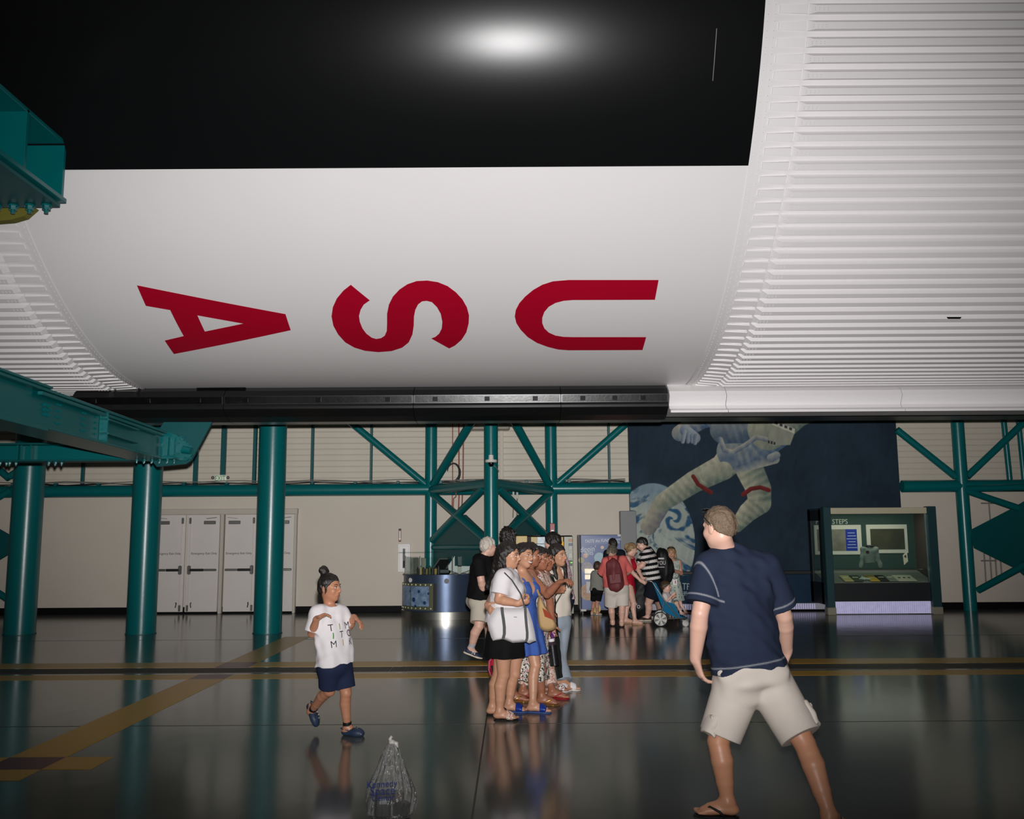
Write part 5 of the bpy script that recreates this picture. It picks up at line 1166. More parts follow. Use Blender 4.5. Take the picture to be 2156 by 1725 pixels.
    def face(s, smile=False, lip=(150, 78, 70), brow=(40, 28, 22), eye=(40, 26, 18)):
        h = s.hs; R3 = Matrix((s.hF, s.hL, s.hU)).transposed()
        W_ = M('eye_white', (226, 220, 214), rough=.2); I_ = M('iris_%d' % eye[0], eye, rough=.15); B_ = M('brow_%d' % brow[0], brow, rough=.7); Lm = M('lip_%d' % lip[0], lip, rough=.4)
        for sg in (-1, 1):
            eb = MB().sphere(s.hp(.0835, sg * .031, .004), (.0105 * h, .0150 * h, .0068 * h), 14, 9, R3).build('eye', W_, s.root, smooth=True)
            MB().sphere(s.hp(.0905, sg * .031, .004), (.0045 * h, .0062 * h, .0062 * h), 12, 8, R3).build('iris', I_, eb, smooth=True)
            MB().tube([s.hp(.092, sg * .014, .012), s.hp(.091, sg * .030, .0135), s.hp(.082, sg * .047, .008)], [.0022 * h, .0026 * h, .0018 * h], 6).build('eyelash', B_, eb)
            MB().tube([s.hp(.095, sg * .013, .026), s.hp(.094, sg * .031, .032), s.hp(.080, sg * .050, .026)], [.0032 * h, .0036 * h, .0018 * h], 6, flat=1.0).build('eyebrow', B_, s.root, smooth=True)
        if smile:
            T_ = M('teeth', (228, 218, 204), rough=.25)
            MB().tube([s.hp(.082, -.030, -.051), s.hp(.098, -.014, -.060), s.hp(.102, 0, -.062), s.hp(.098, .014, -.060), s.hp(.082, .030, -.051)], [.004 * h, .008 * h, .009 * h, .008 * h, .004 * h], 8).build('teeth', T_, s.root, smooth=True)
            for uz, dz in ((.0, .010), (-.004, -.012)): MB().tube([s.hp(.082, -.033, -.050 + dz * .2), s.hp(.098, -.012, -.060 + dz), s.hp(.101, 0, -.062 + dz), s.hp(.098, .012, -.060 + dz), s.hp(.082, .033, -.050 + dz * .2)], [.002 * h, .0042 * h, .005 * h, .0042 * h, .002 * h], 8).build('lip', Lm, s.root, smooth=True)
        else:
            for dz, r in ((.0045, .0048), (-.0055, .0058)): MB().tube([s.hp(.084, -.023, -.0605), s.hp(.0965, -.010, -.0605 + dz), s.hp(.0985, 0, -.0605 + dz * .8), s.hp(.0965, .010, -.0605 + dz), s.hp(.084, .023, -.0605)], [.002 * h, r * h, r * h, r * h, .002 * h], 8).build('lip', Lm, s.root, smooth=True)
    def hair(s, mat, style='short', vol=.012, locks=(), front=.075, cutn=None, extra=(), h=None, name='hair', rough=.004):
        H = s.hs; R = lambda *v: tuple(x * H for x in v); fr = s.hfr
        o = [ell(s.hp(-.010, 0, .036), R(.096 + vol, .076 + vol, .088 + vol), fr, .02), ell(s.hp(-.045, 0, -.01), R(.055 + vol, .066 + vol, .065), fr, .03)]
        n = (s.hF * .66 - s.hU * .75) if cutn is None else (s.hF * cutn[0] + s.hU * cutn[1])
        o.append(cut(s.hp(.085, 0, front), n))
        for pts, r0, r1, ff in locks:
            Pn = [s.hp(*p) if not isinstance(p, Vector) else p for p in pts]; N = len(Pn) - 1
            for i in range(N):
                ra = r0 + (r1 - r0) * i / N; rb = r0 + (r1 - r0) * (i + 1) / N; o.append(cone(Pn[i], Pn[i + 1], ra * H, rb * H, .02, (s.hL if ff == 'L' else s.hF, 1.5) if ff else None))
        o += list(extra); o.append(wrinkle(rough, 130, 5, s.hU)); o.append(wrinkle(rough * .6, 300, 9, s.hU))
        return sdf_obj(name, o, h or min(s.h, .006), mat, s.root)
    def shirt(s, mat, hem=-.10, ease=.014, slv=.55, srad=.066, sides='LR', flare=1.0, wr=.006, vneck=None, colour=None, name='shirt', seed=1, neckr=.072, h=None, taper=1.0, sq=1.55):
        k, f = s.k, s.fat; T = inflate(s.torso(), ease)
        lo = s.pel + s.up * hem; mid = s.pel + s.up * s.L * .55
        T.append(cone(mid, lo - s.up * .05, .165 * k * f * (1.0 if not s.fem else .95) + ease, (.172 * k * f + ease) * flare, .05, (s.fwd, 1.38)))
        T.append(cut(lo, -s.up))
        ne = s.neck + s.fwd * .012; q = ell(ne + s.up * .012, (neckr * k, neckr * k, .052 * k), s.fr, .01); q['op'] = 'sub'; T.append(q)
        if vneck: q = ell(s.neck + s.fwd * .095 * k - s.up * vneck * .35, (.052 * k, .07 * k, vneck), s.fr, .01); q['op'] = 'sub'; T.append(q)
        T.append(wrinkle(wr, 26, seed)); T.append(wrinkle(wr * .45, 60, seed + 9))
        for c in sides:
            a, e = s.J['sh' + c], s.J['el' + c]; u = (e - a).normalized(); b = a + (e - a) * slv
            T.append(cone(a - u * .01, b, srad * k, srad * k * 1.02 * taper, .03, None, cap1=True))
        return sdf_obj(name, T, h or s.h, mat, s.root, colour)
    def shorts(s, mat, frac=.75, r0=.115, r1=.095, waist=.11, wr=.005, name='shorts', seed=3, ease=.012, extra=(), colour=None, h=None, sub=()):
        k, f = s.k, s.fat; p = s.pel
        T = inflate([q for q in s.torso()[:1]] + [q for q in s.torso() if q['t'] == 'ell' and np.linalg.norm(q['c'] - np.array(p)) < .13], ease)
        T.append(cut(p + s.up * waist, s.up)); T.append(wrinkle(wr, 30, seed))
        for c in 'LR':
            a, n_, an = s.J['hip' + c], s.J['kn' + c], s.J['an' + c]
            if frac <= 1: b = a.lerp(n_, frac); T.append(cone(a, b, r0 * k * f, r1 * k * f, .03, None, cap1=True))
            else:
                b = n_.lerp(an, frac - 1); rm = r0 * .74; T.append(cone(a, n_, r0 * k * f, rm * k * f, .03)); T.append(cone(n_, b, rm * k * f, r1 * k * f, .03, None, cap1=True))
        T += list(extra)
        return sdf_obj(name, T, h or s.h, mat, s.root, colour)
    def skirt(s, mat, top=.10, bot=-.45, ra=.15, rb=.22, nf=9, amp=.012, ratio=.82, name='skirt', direction=None, extra=(), wr=.004, colour=None, power=1.0):
        d = direction or Vector((0, 0, 1)); a = s.pel + s.up * top; b = s.pel + d * bot
        return sdf_obj(name, [skirt(a, b, ra * s.k * s.fat, rb * s.k * s.fat, s.fwd, s.lat, ratio, nf, amp, power)] + list(extra) + [wrinkle(wr, 34, 8)], s.h, mat, s.root, colour)
    def shoe(s, q, kind, mat, sole=None, h=None):
        k = s.k; hp, tp, u = s.feet[q]; d = (tp - hp).normalized(); l = u.cross(d); h = h or min(s.h, .006); sole = sole or mat; sg = 1 if q == 'L' else -1
        S0 = [cone(hp + d * .03 * k + u * .006, hp + d * .17 * k + u * .006 - l * sg * .004, .036 * k, .046 * k, .02, (u, 4.5)), cone(hp + d * .17 * k + u * .006 - l * sg * .004, hp + d * .205 * k + u * .006 - l * sg * .008, .046 * k, .036 * k, .02, (u, 4.5))]
        if kind in ('slide', 'flipflop', 'strap'):
            so = sdf_obj('sandal', S0, h * .8, sole, s.root)
            if kind == 'slide':
                T = inflate(s.footp(q, False)[1:3], .009) + [cut(hp + d * .19 * k, d), cut(hp + d * .125 * k, -d), cut(hp + u * .004, -u)]; sdf_obj('sandal_strap', T, h * .8, mat, so)
            else:
                c0 = hp + d * .195 * k + u * .032 * k - l * sg * -.012
                for s2 in (-1, 1):
                    MB().tube([c0, hp + d * .15 * k + u * .058 * k + l * s2 * .026 * k, hp + d * .10 * k + u * .038 * k + l * s2 * .042 * k, hp + d * .075 * k + u * .012 * k + l * s2 * .041 * k], .0075 * k, 8).build('sandal_strap', mat, so, smooth=True)
                if kind == 'strap':
                    a = s.J['an' + q] + u * .005; MB().tube([a + (d * math.cos(t) * .040 + l * math.sin(t) * .036) * k for t in [i * 2 * math.pi / 18 for i in range(18)]], .006 * k, 6, closed=True).build('ankle_strap', mat, so, smooth=True)
            return so
        if kind == 'croc':
            T = [cone(hp + d * .035 * k + u * .035 * k, hp + d * .17 * k + u * .036 * k, .044 * k, .054 * k, .03, (u, 1.15)), cone(hp + d * .16 * k + u * .030 * k, hp + d * .205 * k + u * .028 * k, .052 * k, .044 * k, .03, (u, 1.3)), cut(hp, -u)]
            x = ell(hp + d * .06 * k + u * .085 * k, (.05 * k, .036 * k, .055 * k), [d, l, u], .01); x['op'] = 'sub'; T.append(x)
            so = sdf_obj('clog', T, h * .8, mat, s.root)
            MB().tube([hp + d * .09 * k + u * .06 * k + l * .048 * k, hp + u * .07 * k + d * .0 + l * .03 * k, hp - d * .018 * k + u * .068 * k, hp + u * .07 * k - l * .03 * k, hp + d * .09 * k + u * .06 * k - l * .048 * k], .008 * k, 8, flat=.6).build('heel_strap', mat, so, smooth=True)
            hl = MB()
            for i, (a_, b_) in enumerate(((.13, .02), (.13, -.02), (.155, .0), (.165, .03), (.165, -.03), (.185, .015), (.185, -.015), (.14, .045), (.165, .05), (.14, -.045), (.165, -.05))):
                c = hp + d * a_ * k + l * b_ * k + u * (.088 - abs(b_) * .55 - max(0, a_ - .15) * .25) * k; hl.cyl(c, c + u * .006, .006 * k, n=8)
            tag(hl.build('clog_holes', DARK, so), kind='stuff')
            for a_, b_, c_ in ((.145, .012, (226, 214, 190)), (.175, -.012, (220, 206, 200)), (.105, .0, (200, 200, 205))):
                c = hp + d * a_ * k + l * b_ * k + u * (.084 - max(0, a_ - .14) * .22) * k; MB().sphere(c, (.011 * k, .011 * k, .008 * k), 10, 6).build('charm', M('charm_%d' % c_[2], c_, rough=.4), so, smooth=True)
            return so
        # sneaker
        T = [cone(hp + d * .035 * k + u * .042 * k, hp + d * .16 * k + u * .032 * k, .040 * k, .043 * k, .03, (u, 1.1)), cone(hp + d * .15 * k + u * .026 * k, hp + d * .21 * k + u * .022 * k, .042 * k, .032 * k, .03, (u, 1.4)), cone(hp + d * .04 * k + u * .06 * k, hp + d * .07 * k + u * .085 * k, .037 * k, .036 * k, .02, None, cap1=True), cut(hp + u * .014, -u)]
        so = sdf_obj('shoe', T, h * .8, mat, s.root)
        S1 = [cone(hp + d * .025 * k + u * .014, hp + d * .17 * k + u * .014, .041 * k, .048 * k, .02, (u, 2.4)), cone(hp + d * .17 * k + u * .014, hp + d * .215 * k + u * .018, .048 * k, .034 * k, .02, (u, 2.4)), cut(hp, -u)]
        sdf_obj('sole', S1, h * .8, sole, so); return so
    def sock(s, q, mat, t=.35):
        a, n_ = s.J['an' + q], s.J['kn' + q]; sdf_obj('sock', [cone(a, a.lerp(n_, t), .041 * s.k, .046 * s.k, .01, None, cap1=True), ell(a - s.feet[q][2] * .005, (.04 * s.k,) * 3)], s.h, mat, s.root)
SK_F = SKIN('skin_fair', (226, 180, 160)); SK_T = SKIN('skin_tan', (192, 134, 104)); SK_B = SKIN('skin_brown', (202, 150, 120)); SK_D = SKIN('skin_deep', (166, 108, 82)); SK_M = SKIN('skin_mid', (206, 154, 128))
HB = HAIR('hair_black', (24, 20, 19), (46, 40, 37)); HBR = HAIR('hair_brown', (52, 38, 28), (88, 66, 46)); HG = HAIR('hair_grey', (176, 164, 150), (220, 210, 200)); HMAN = M('hair_cropped', (62, 48, 38), rough=.6, spec=.3, rgb2=(150, 128, 106), nscale=95, bump=.6, bscale=140); HBL = HAIR('hair_blond', (124, 96, 62), (170, 136, 94))
def sm(x, w): return np.clip(1 - np.abs(x) / w, 0, 1)
# ------------------------------------------------------------------ man in the foreground, seen from behind
m = Fig('person', 'man in navy t-shirt and cream cargo shorts seen from behind, feet apart', 5.65, 1.06, 98, (1583, 1428), (1528, 1152), SK_F, fat=1.10, fem=False, h=.0055)
m.arm('L', (1494, 1194, -.04), (1474, 1292, -.10), (1464, 1388, -.02), (1484, 1452, .03), .45, (1, .25, 0))
m.arm('R', (1614, 1196, .04), (1651, 1298, .12), (1657, 1372, .28), (1640, 1420, .36), .5)
m.leg('L', (1512, 1562), (1533, 1722), 170); m.leg('R', (1694, 1566), (1748, 1752), 55)
m.headsdf(P(1514, 1112, 5.60), 126, -6, 0, 1.02)
mb_ = m.body(jaw=1.06, extra=[ell(m.pel + m.up * m.L * .45 - m.fwd * .01, (.15, .11, .2), m.fr, .06)])
mb_.data.materials.append(SKIN('skin_tanned_leg', (204, 146, 114)))      # sun-tanned legs below the shorts
zz_ = np.empty(len(mb_.data.vertices) * 3, dtype=np.float32); mb_.data.vertices.foreach_get('co', zz_); zz_ = zz_.reshape(-1, 3)[:, 2]
lv_ = np.empty(len(mb_.data.loops), dtype=np.int32); mb_.data.loops.foreach_get('vertex_index', lv_)
mb_.data.polygons.foreach_set('material_index', (zz_[lv_[::4]] < .66).astype(np.int32))
NAVY, SEAM = np.array(lin((43, 51, 71))), np.array(lin((150, 152, 160)))
def seams(V):
    out = np.tile(NAVY, (len(V), 1)); w = np.zeros(len(V))
    for q in 'LR':
        a, e = np.array(m.J['sh' + q]), np.array(m.J['el' + q]); u = (e - a) / np.linalg.norm(e - a); t = (V - a) @ u; d = np.linalg.norm((V - a) - np.outer(t, u), axis=1)
        L_ = np.linalg.norm(e - a); end = L_ * .80
        w = np.maximum(w, sm(t - (end - .035), .0075) * (d < .13) * (t > .1))
        n = np.array(-m.lat * (1 if q == 'L' else -1)) * .83 + np.array(m.up) * .12 + np.array(m.fwd) * .30; n /= np.linalg.norm(n); sd = (V - a) @ n + .012
        w = np.maximum(w, (q == 'L') * sm(sd + .062, .007) * ((V - a) @ np.array(m.up) > -.17) * ((V - a) @ np.array(m.up) < .09) * (np.linalg.norm(V - a, axis=1) < .24) * ((V - a) @ np.array(m.fwd) < .05))
    z = (V - np.array(m.pel)) @ np.array(m.up); w = np.maximum(w, sm(z - .098, .006))
    return out * (1 - w[:, None]) + SEAM * w[:, None]
m.shirt(MA('navy_jersey', rough=.9, spec=.1, bump=.15, bscale=500), hem=.062, ease=.020, slv=.80, srad=.082, wr=.009, colour=seams, seed=5, flare=1.02, neckr=.066, taper=1.12)
CRM = CLOTH('cream_twill', (222, 211, 200))
so = m.shorts(CRM, frac=.90, r0=.120, r1=.104, waist=.12, wr=.015, seed=4, ease=.022)
for q, sg in (('L', 1), ('R', -1)):                                   # cargo pockets
    a, b = m.J['hip' + q].lerp(m.J['kn' + q], .44), m.J['hip' + q].lerp(m.J['kn' + q], .80); o_ = m.lat * sg * .098 - m.fwd * .03
    sdf_obj('cargo_pocket', [cone(a + o_, b + o_, .062, .068, .02, (m.lat, 1.9), cap0=True, cap1=True), wrinkle(.008, 60, 2)], .006, CRM, so)
    MB().bbox(a + o_ + m.lat * sg * .036 - m.up * .02, (.02, .11, .05), .008, Matrix((m.lat, m.fwd, m.up)).transposed()).build('pocket_flap', CRM, so)
    MB().cyl(a + o_ + m.lat * sg * .046 - m.up * .03 - m.fwd * .03, a + o_ + m.lat * sg * .052 - m.up * .03 - m.fwd * .03, .008, n=10).build('button', DARK, so)
m.hair(HMAN, vol=.005, front=.070, cutn=(.60, -.80), rough=.0025, h=.005)
FLIP = M('flip_flop_black', (26, 25, 24), rough=.6)
for q in 'LR': m.shoe(q, 'flipflop', FLIP)
sg_ = thing('sunglasses', m.hp(.03, 0, .12), 'dark sunglasses pushed up on the head of the man in navy', 'sunglasses')
for s2 in (-1, 1):
    MB().tube([m.hp(.064, s2 * .062, .098), m.hp(.035, s2 * .084, .070), m.hp(-.005, s2 * .087, .030), m.hp(-.018, s2 * .085, .008)], [.0035, .0035, .003, .003], 6).build('temple_arm', DARK, sg_, smooth=True)
    R3 = Matrix((m.hF, m.hL, m.hU)).transposed(); MB().sphere(m.hp(.052, s2 * .034, .113), (.024, .032, .008), 14, 8, R3).build('lens', M('lens_black', (12, 12, 14), rough=.1), sg_, smooth=True)
MB().tube([m.hp(.064, -.062, .098), m.hp(.072, 0, .113), m.hp(.064, .062, .098)], .005, 6).build('frame', DARK, sg_, smooth=True)
# ------------------------------------------------------------------ child walking
c = Fig('person', 'child with a hair bun in white t-shirt, navy shorts and blue clogs, mid stride', 7.8, .79, -38, (706, 1403), (695, 1279), SK_T, fat=1.0, fem=True, h=.005)
c.fem = False
c.arm('R', (669, 1294, -.09), (657, 1334, -.10), (667, 1303, -.22), (691, 1291, -.25), .55, (.2, -.3, -1))
c.arm('L', (717, 1292, .04), (735, 1319, .06), (746, 1300, -.02), (765, 1316, -.08), .45, (-.6, 0, -.8))
c.leg('L', (728, 1460, -.03), (731, 1549), -18); c.leg('R', (693, 1455, -.10), None, None, (656, 1497, .26), (644, 1486, .27), (663, 1534, .24))
c.headsdf(P(694, 1238, 7.8), -24, 0, 0, .93)
c.body(jaw=1.04)
c.face(lip=(168, 100, 86), brow=(46, 34, 28))
c.hair(HB, vol=.006, front=.072, cutn=(.70, -.71), rough=.003, h=.005, locks=[([(-.045, 0, .10), (-.062, 0, .145), (-.072, .01, .158)], .030, .036, None), ([(-.06, .03, .135), (-.09, .0, .15), (-.07, -.03, .16)], .014, .018, None), ([(.02, -.077, .02), (.022, -.080, -.02), (.012, -.082, -.048)], .006, .004, None)])
W1M = CLOTH('white_cotton', (232, 226, 228))
ct = c.shirt(W1M, hem=.02, ease=.022, slv=.92, srad=.082, wr=.008, seed=11, flare=1.10, taper=1.05, neckr=.078)
c.shorts(CLOTH('navy_fleece', (36, 44, 70)), frac=.80, r0=.112, r1=.108, wr=.006, ease=.012)
CB = M('clog_blue', (44, 60, 84), rough=.5)
for q in 'LR': c.shoe(q, 'croc', CB); c.sock(q, BLK, .16)
# printed letters laid on the shirt by projecting them along the chest normal
def wrap_print(fig, obj, txt, size, l, u, mat, sx=1.0):
    from mathutils.bvhtree import BVHTree
    me = obj.data; org = ORG[obj]; bv = BVHTree.FromPolygons([v.co + org for v in me.vertices], [tuple(p.vertices) for p in me.polygons])
    V, Fc = text_mesh(txt, size, 0); out = []
    bm = bmesh.new(); vs = [bm.verts.new(v) for v in V]
    for f in Fc:
        try: bm.faces.new([vs[i] for i in f])
        except ValueError: pass
    bmesh.ops.triangulate(bm, faces=bm.faces[:]); bmesh.ops.subdivide_edges(bm, edges=bm.edges[:], cuts=1); bm.verts.index_update()
    for v in bm.verts:
        # readable from the front: text right = wearer's left
        p = fig.pel + fig.up * (u + v.co.y) + fig.lat * (l + v.co.x * sx) + fig.fwd * .5; h_ = bv.ray_cast(p, -fig.fwd, 1.0)
        out.append((h_[0] if h_[0] is not None else p - fig.fwd * .4) + fig.fwd * .003)
    mb = MB(); mb.add(out, [tuple(v.index for v in f.verts) for f in bm.faces]); bm.free(); return mb.build('print', mat, obj)
PR = M('print_black', (36, 34, 38), rough=.8)
for t_, l, u in (('T', -.095, .315), ('M', .055, .315), ('T', -.01, .250), ('O', .065, .250), ('M', -.085, .183), ('K', .075, .183)): wrap_print(c, ct, t_, .078, l, u, PR, .8)
for l, u, cc in ((-.02, .315, (150, 158, 120)), (-.085, .25, (90, 140, 80)), (.0, .183, (196, 150, 60))): wrap_print(c, ct, 'I', .070, l, u, M('print_%d' % cc[0], cc, rough=.8), 1.2)
# ------------------------------------------------------------------ group of women posing
GRP = 'women posing together in a row'
w1 = Fig('person', 'woman with long black hair in white t-shirt and black skirt, nearest of the posing row', 8.5, .935, -6, (1063, 1318), (1069, 1207), SK_B, fat=1.20, h=.0055, group=GRP)
w1.arm('R', (1060, 1219, -.17), (1050, 1263, -.20), (1091, 1271, -.27), (1105, 1268, -.27), 1.25, (0, .7, .7))
w1.arm('L', (1068, 1218, .17), (1078, 1262, .22), (1092, 1255, .34), (1100, 1250, .4), .5)
w1.leg('R', (1060, 1421), (1052, 1517), -8); w1.leg('L', (1050, 1420), (1037, 1507), -8)
w1.headsdf(P(1071, 1170, 8.5), -20, -4, -4, .97); w1.body(); w1.face(brow=(30, 22, 20))
w1.hair(HB, vol=.012, front=.070, locks=[([(-.03, -.07, .02), (-.055, -.06, -.10), (-.085, -.05, -.20), (-.15, -.03, -.30)], .040, .030, None), ([(-.07, 0, .03), (-.10, 0, -.10), (-.14, 0, -.22), (-.20, .01, -.31)], .060, .028, None), ([(-.03, .07, .02), (-.04, .07, -.12), (-.06, .06, -.22)], .035, .022, None), ([(-.02, -.082, .0), (-.01, -.085, -.09), (.02, -.085, -.16), (.035, -.095, -.23)], .016, .012, None)])
wt = w1.shirt(W1M, hem=.03, ease=.030, slv=.74, srad=.088, wr=.007, seed=21, flare=1.08, neckr=.080)
BKT = CLOTH('black_cloth', (20, 20, 21))
w1.skirt(BKT, top=.10, bot=-.265, ra=.165, rb=.200, nf=7, amp=.006)
for q in 'LR': w1.shoe(q, 'slide', PAT('floral_strap', [(0, (222, 196, 186)), (.35, (206, 150, 140)), (.6, (232, 222, 206)), (.85, (150, 110, 90))], 120) if q == 'R' else BLK, BLK)
w2 = Fig('person', 'smiling woman in short bright blue dress, second of the posing row', 8.9, .955, -38, (1102, 1311), (1098, 1209), SK_B, fat=1.02, h=.0055, group=GRP)
w2.arm('R', (1084, 1219, -.06), (1042, 1250, -.10), (1026, 1275, -.52), (1036, 1291, -.64), .5, (.6, .8, .1)); w2.arm('L', (1112, 1217, .10), (1130, 1250, .22), (1142, 1245, .5), (1150, 1240, .6), .3)
w2.leg('L', (1127, 1401), (1122, 1501), -10); w2.leg('R', (1083, 1420), (1072, 1500), -12)
w2.headsdf(P(1103, 1171, 8.86), -44, 0, 6, .95); w2.body(); w2.face(smile=True, brow=(60, 44, 34))
w2.hair(HB, vol=.010, front=.068, locks=[([(-.05, .05, .0), (-.06, .06, -.10), (-.05, .06, -.20)], .045, .025, None), ([(-.06, -.04, .0), (-.08, -.04, -.10), (-.08, -.03, -.2)], .045, .025, None)])
BLUE = CLOTH('blue_crinkle', (58, 84, 158), (72, 104, 178), 60)
def dress(f, mat, bot, ra, rb, top=.84, vn=.12, nf=9, amp=.010, center=None, ease=.011, straps=True, name='dress', ratio=.84):
    T = inflate(f.torso(), ease) + [cut(f.pel + f.up * f.L * top, f.up)]
    q = ell(f.pel + f.up * f.L * top + f.fwd * .11, (.034, .08, vn), f.fr, .01); q['op'] = 'sub'; T.append(q)
    b = Vector(center) if center is not None else f.pel + Vector((0, 0, -bot))
    T.append(skirt(f.pel + f.up * .10, b, ra * f.fat, rb, f.fwd, f.lat, ratio, nf, amp)); T.append(wrinkle(.004, 40, 3))
    o = sdf_obj(name, T, f.h, mat, f.root)
    if straps:
        for s2 in (-1, 1):
            a = f.pel + f.up * f.L * (top - .03) + f.lat * s2 * .075 * f.k + f.fwd * .115 * f.k; b_ = f.neck - f.up * .01 + f.lat * s2 * .085 * f.k + f.fwd * .01; c_ = f.pel + f.up * f.L * (top - .03) + f.lat * s2 * .08 * f.k - f.fwd * .11 * f.k
            MB().tube([a, a.lerp(b_, .5) + f.fwd * .025 * f.k, b_ + f.up * .005, b_.lerp(c_, .5) - f.fwd * .02, c_], .008, 6).build('dress_strap', mat, o, smooth=True)
    return o
dress(w2, BLUE, .33, .150, .205, center=P(1111, 1380, 8.88), nf=11, amp=.014)
for q in 'LR': w2.shoe(q, 'slide', M('slide_blue', (26, 52, 140), rough=.35), M('slide_sole', (70, 96, 160), rough=.5))
w3 = Fig('person', 'woman in patterned dress and gold sandals reaching one bare arm forward', 9.25, .955, -8, (1124, 1312), (1114, 1206), SK_D, fat=1.08, h=.006, group=GRP)
w3.arm('R', (1115, 1211, -.17), (1152, 1252, -.32), (1178, 1226, -.45), (1193, 1222, -.50), .8, (0, .3, -1)); w3.arm('L', (1122, 1212, .17), (1140, 1255, .25), (1165, 1245, .4), (1175, 1243, .45), .4)
w3.leg('R', (1139, 1412), (1141, 1485), -12); w3.leg('L', (1087, 1414), (1079, 1478), -6)
w3.headsdf(P(1117, 1169, 9.2), -6, -2, 0, .95); w3.body(); w3.face(brow=(30, 22, 20), lip=(130, 64, 58))
w3.hair(HB, vol=.011, front=.068, locks=[([(-.06, 0, .02), (-.09, 0, -.10), (-.10, 0, -.2)], .055, .03, None), ([(-.02, -.075, .0), (-.03, -.075, -.10), (-.01, -.07, -.16)], .02, .012, None)])
FLOR = PAT('dot_print', [(0, (206, 200, 186)), (.30, (64, 66, 62)), (.55, (214, 206, 196)), (.80, (206, 130, 136)), (.92, (232, 224, 214))], 75)
dress(w3, FLOR, .50, .165, .235, top=.90, vn=.10, center=P(1112, 1424, 9.3), nf=9, amp=.014)
GOLD = M('gold_leather', (196, 150, 84), rough=.25, metal=.7)
for q in 'LR': w3.shoe(q, 'strap', GOLD)
w4 = Fig('person', 'woman with beige print top and pink patterned trousers, face fourth in the posing row', 9.75, .95, -25, (1141, 1316), (1136, 1206), SK_D, fat=1.0, h=.006, group=GRP)
w4.arm('R', (1130, 1216, -.16), (1157, 1264, -.30), (1163, 1314, -.42), (1164, 1340, -.44), .9); w4.arm('L', (1144, 1215, .16), (1152, 1260, .2), (1160, 1290, .15))
w4.leg('L', (1150, 1398), (1163, 1472), -8); w4.leg('R', (1112, 1398), (1101, 1471), -8)
w4.headsdf(P(1136, 1177, 9.62), -26, -2, 4, .95); w4.body(); w4.face(brow=(30, 22, 20), lip=(130, 64, 58))
w4.hair(HB, vol=.011, front=.068, locks=[([(-.05, -.05, .0), (-.06, -.06, -.12), (-.04, -.06, -.2)], .045, .02, None), ([(-.06, .04, .0), (-.08, .05, -.12)], .05, .03, None)])
PINKP = PAT('pink_print', [(0, (206, 170, 156)), (.4, (224, 200, 186)), (.7, (176, 128, 116)), (.9, (232, 214, 200))], 90)
w4.shirt(PINKP, hem=-.08, ease=.014, slv=.5, srad=.066, seed=31); w4.shorts(PINKP, frac=1.80, r0=.112, r1=.072, wr=.006, name='trousers')
for q in 'LR': w4.shoe(q, 'flipflop', M('sandal_red', (170, 30, 46), rough=.4))
w5 = Fig('person', 'woman mostly hidden behind the posing row, wide-eyed face fifth in line', 10.05, .94, -12, (1150, 1313), (1146, 1206), SK_D, fat=.95, h=.006, group=GRP)
w5.arm('R', (1143, 1215, -.15), (1148, 1258, -.15), (1150, 1292, -.1)); w5.arm('L', (1150, 1215, .15), (1158, 1255, .15), (1160, 1290, .1))
w5.leg('R', (1150, 1390), (1148, 1461), -8); w5.leg('L', (1160, 1390), (1164, 1457), -8)
w5.headsdf(P(1146, 1180, 9.85), -16, 0, 2, .95); w5.body(); w5.face(brow=(26, 20, 18), lip=(130, 64, 58))
w5.hair(HB, vol=.010, front=.066, locks=[([(-.06, 0, .0), (-.08, 0, -.12), (-.07, 0, -.2)], .055, .03, None)])
dress(w5, CLOTH('dark_green_cloth', (40, 44, 40)), .55, .15, .2, top=.92)
for q in 'LR': w5.shoe(q, 'slide', PAT('monochrome_strap', [(0, (226, 220, 214)), (.4, (60, 56, 58)), (.6, (214, 206, 200)), (.8, (180, 120, 120))], 110), WHT)
w6 = Fig('person', 'woman in cream v-neck top and pale jeans at the far end of the posing row', 10.3, .96, -48, (1171, 1311), (1169, 1201), SK_B, fat=1.02, h=.006, group=GRP)
w6.arm('R', (1155, 1212, -.10), (1152, 1256, .0), (1160, 1288, .1)); w6.arm('L', (1182, 1212, .10), (1187, 1255, .12), (1184, 1284, .05), (1183, 1300, .0))
w6.leg('L', (1176, 1388), (1188, 1454), -8); w6.leg('R', (1168, 1388), (1172, 1454), -25)
w6.headsdf(P(1174, 1170, 10.2), -42, 0, -7, .98); w6.body(); w6.face(brow=(34, 26, 22), lip=(150, 84, 76))
w6.hair(HB, vol=.012, front=.066, locks=[([(-.02, -.078, .01), (.0, -.08, -.12), (.02, -.075, -.24)], .030, .02, None), ([(.0, .078, .01), (.02, .08, -.12), (.03, .075, -.26)], .032, .022, None), ([(-.07, 0, .0), (-.09, 0, -.15)], .06, .04, None)])
CREAMT = CLOTH('cream_jersey', (226, 214, 200))
w6.shirt(CREAMT, hem=.07, ease=.018, slv=.45, srad=.075, wr=.006, seed=41, vneck=.14, neckr=.07)
w6.shorts(CLOTH('pale_denim', (166, 174, 184), (148, 158, 170), 12), frac=1.93, r0=.110, r1=.098, wr=.005, name='jeans')
for q in 'LR': w6.shoe(q, 'slide', W1M, WHT)
MB().tube([w6.neck + w6.lat * .07 - w6.up * .03 + w6.fwd * .05, w6.pel + w6.up * w6.L * .7 + w6.fwd * .155, w6.pel + w6.up * .16 - w6.lat * .14 + w6.fwd * .10], .007, 6).build('bag_strap', BLK, w6.root)
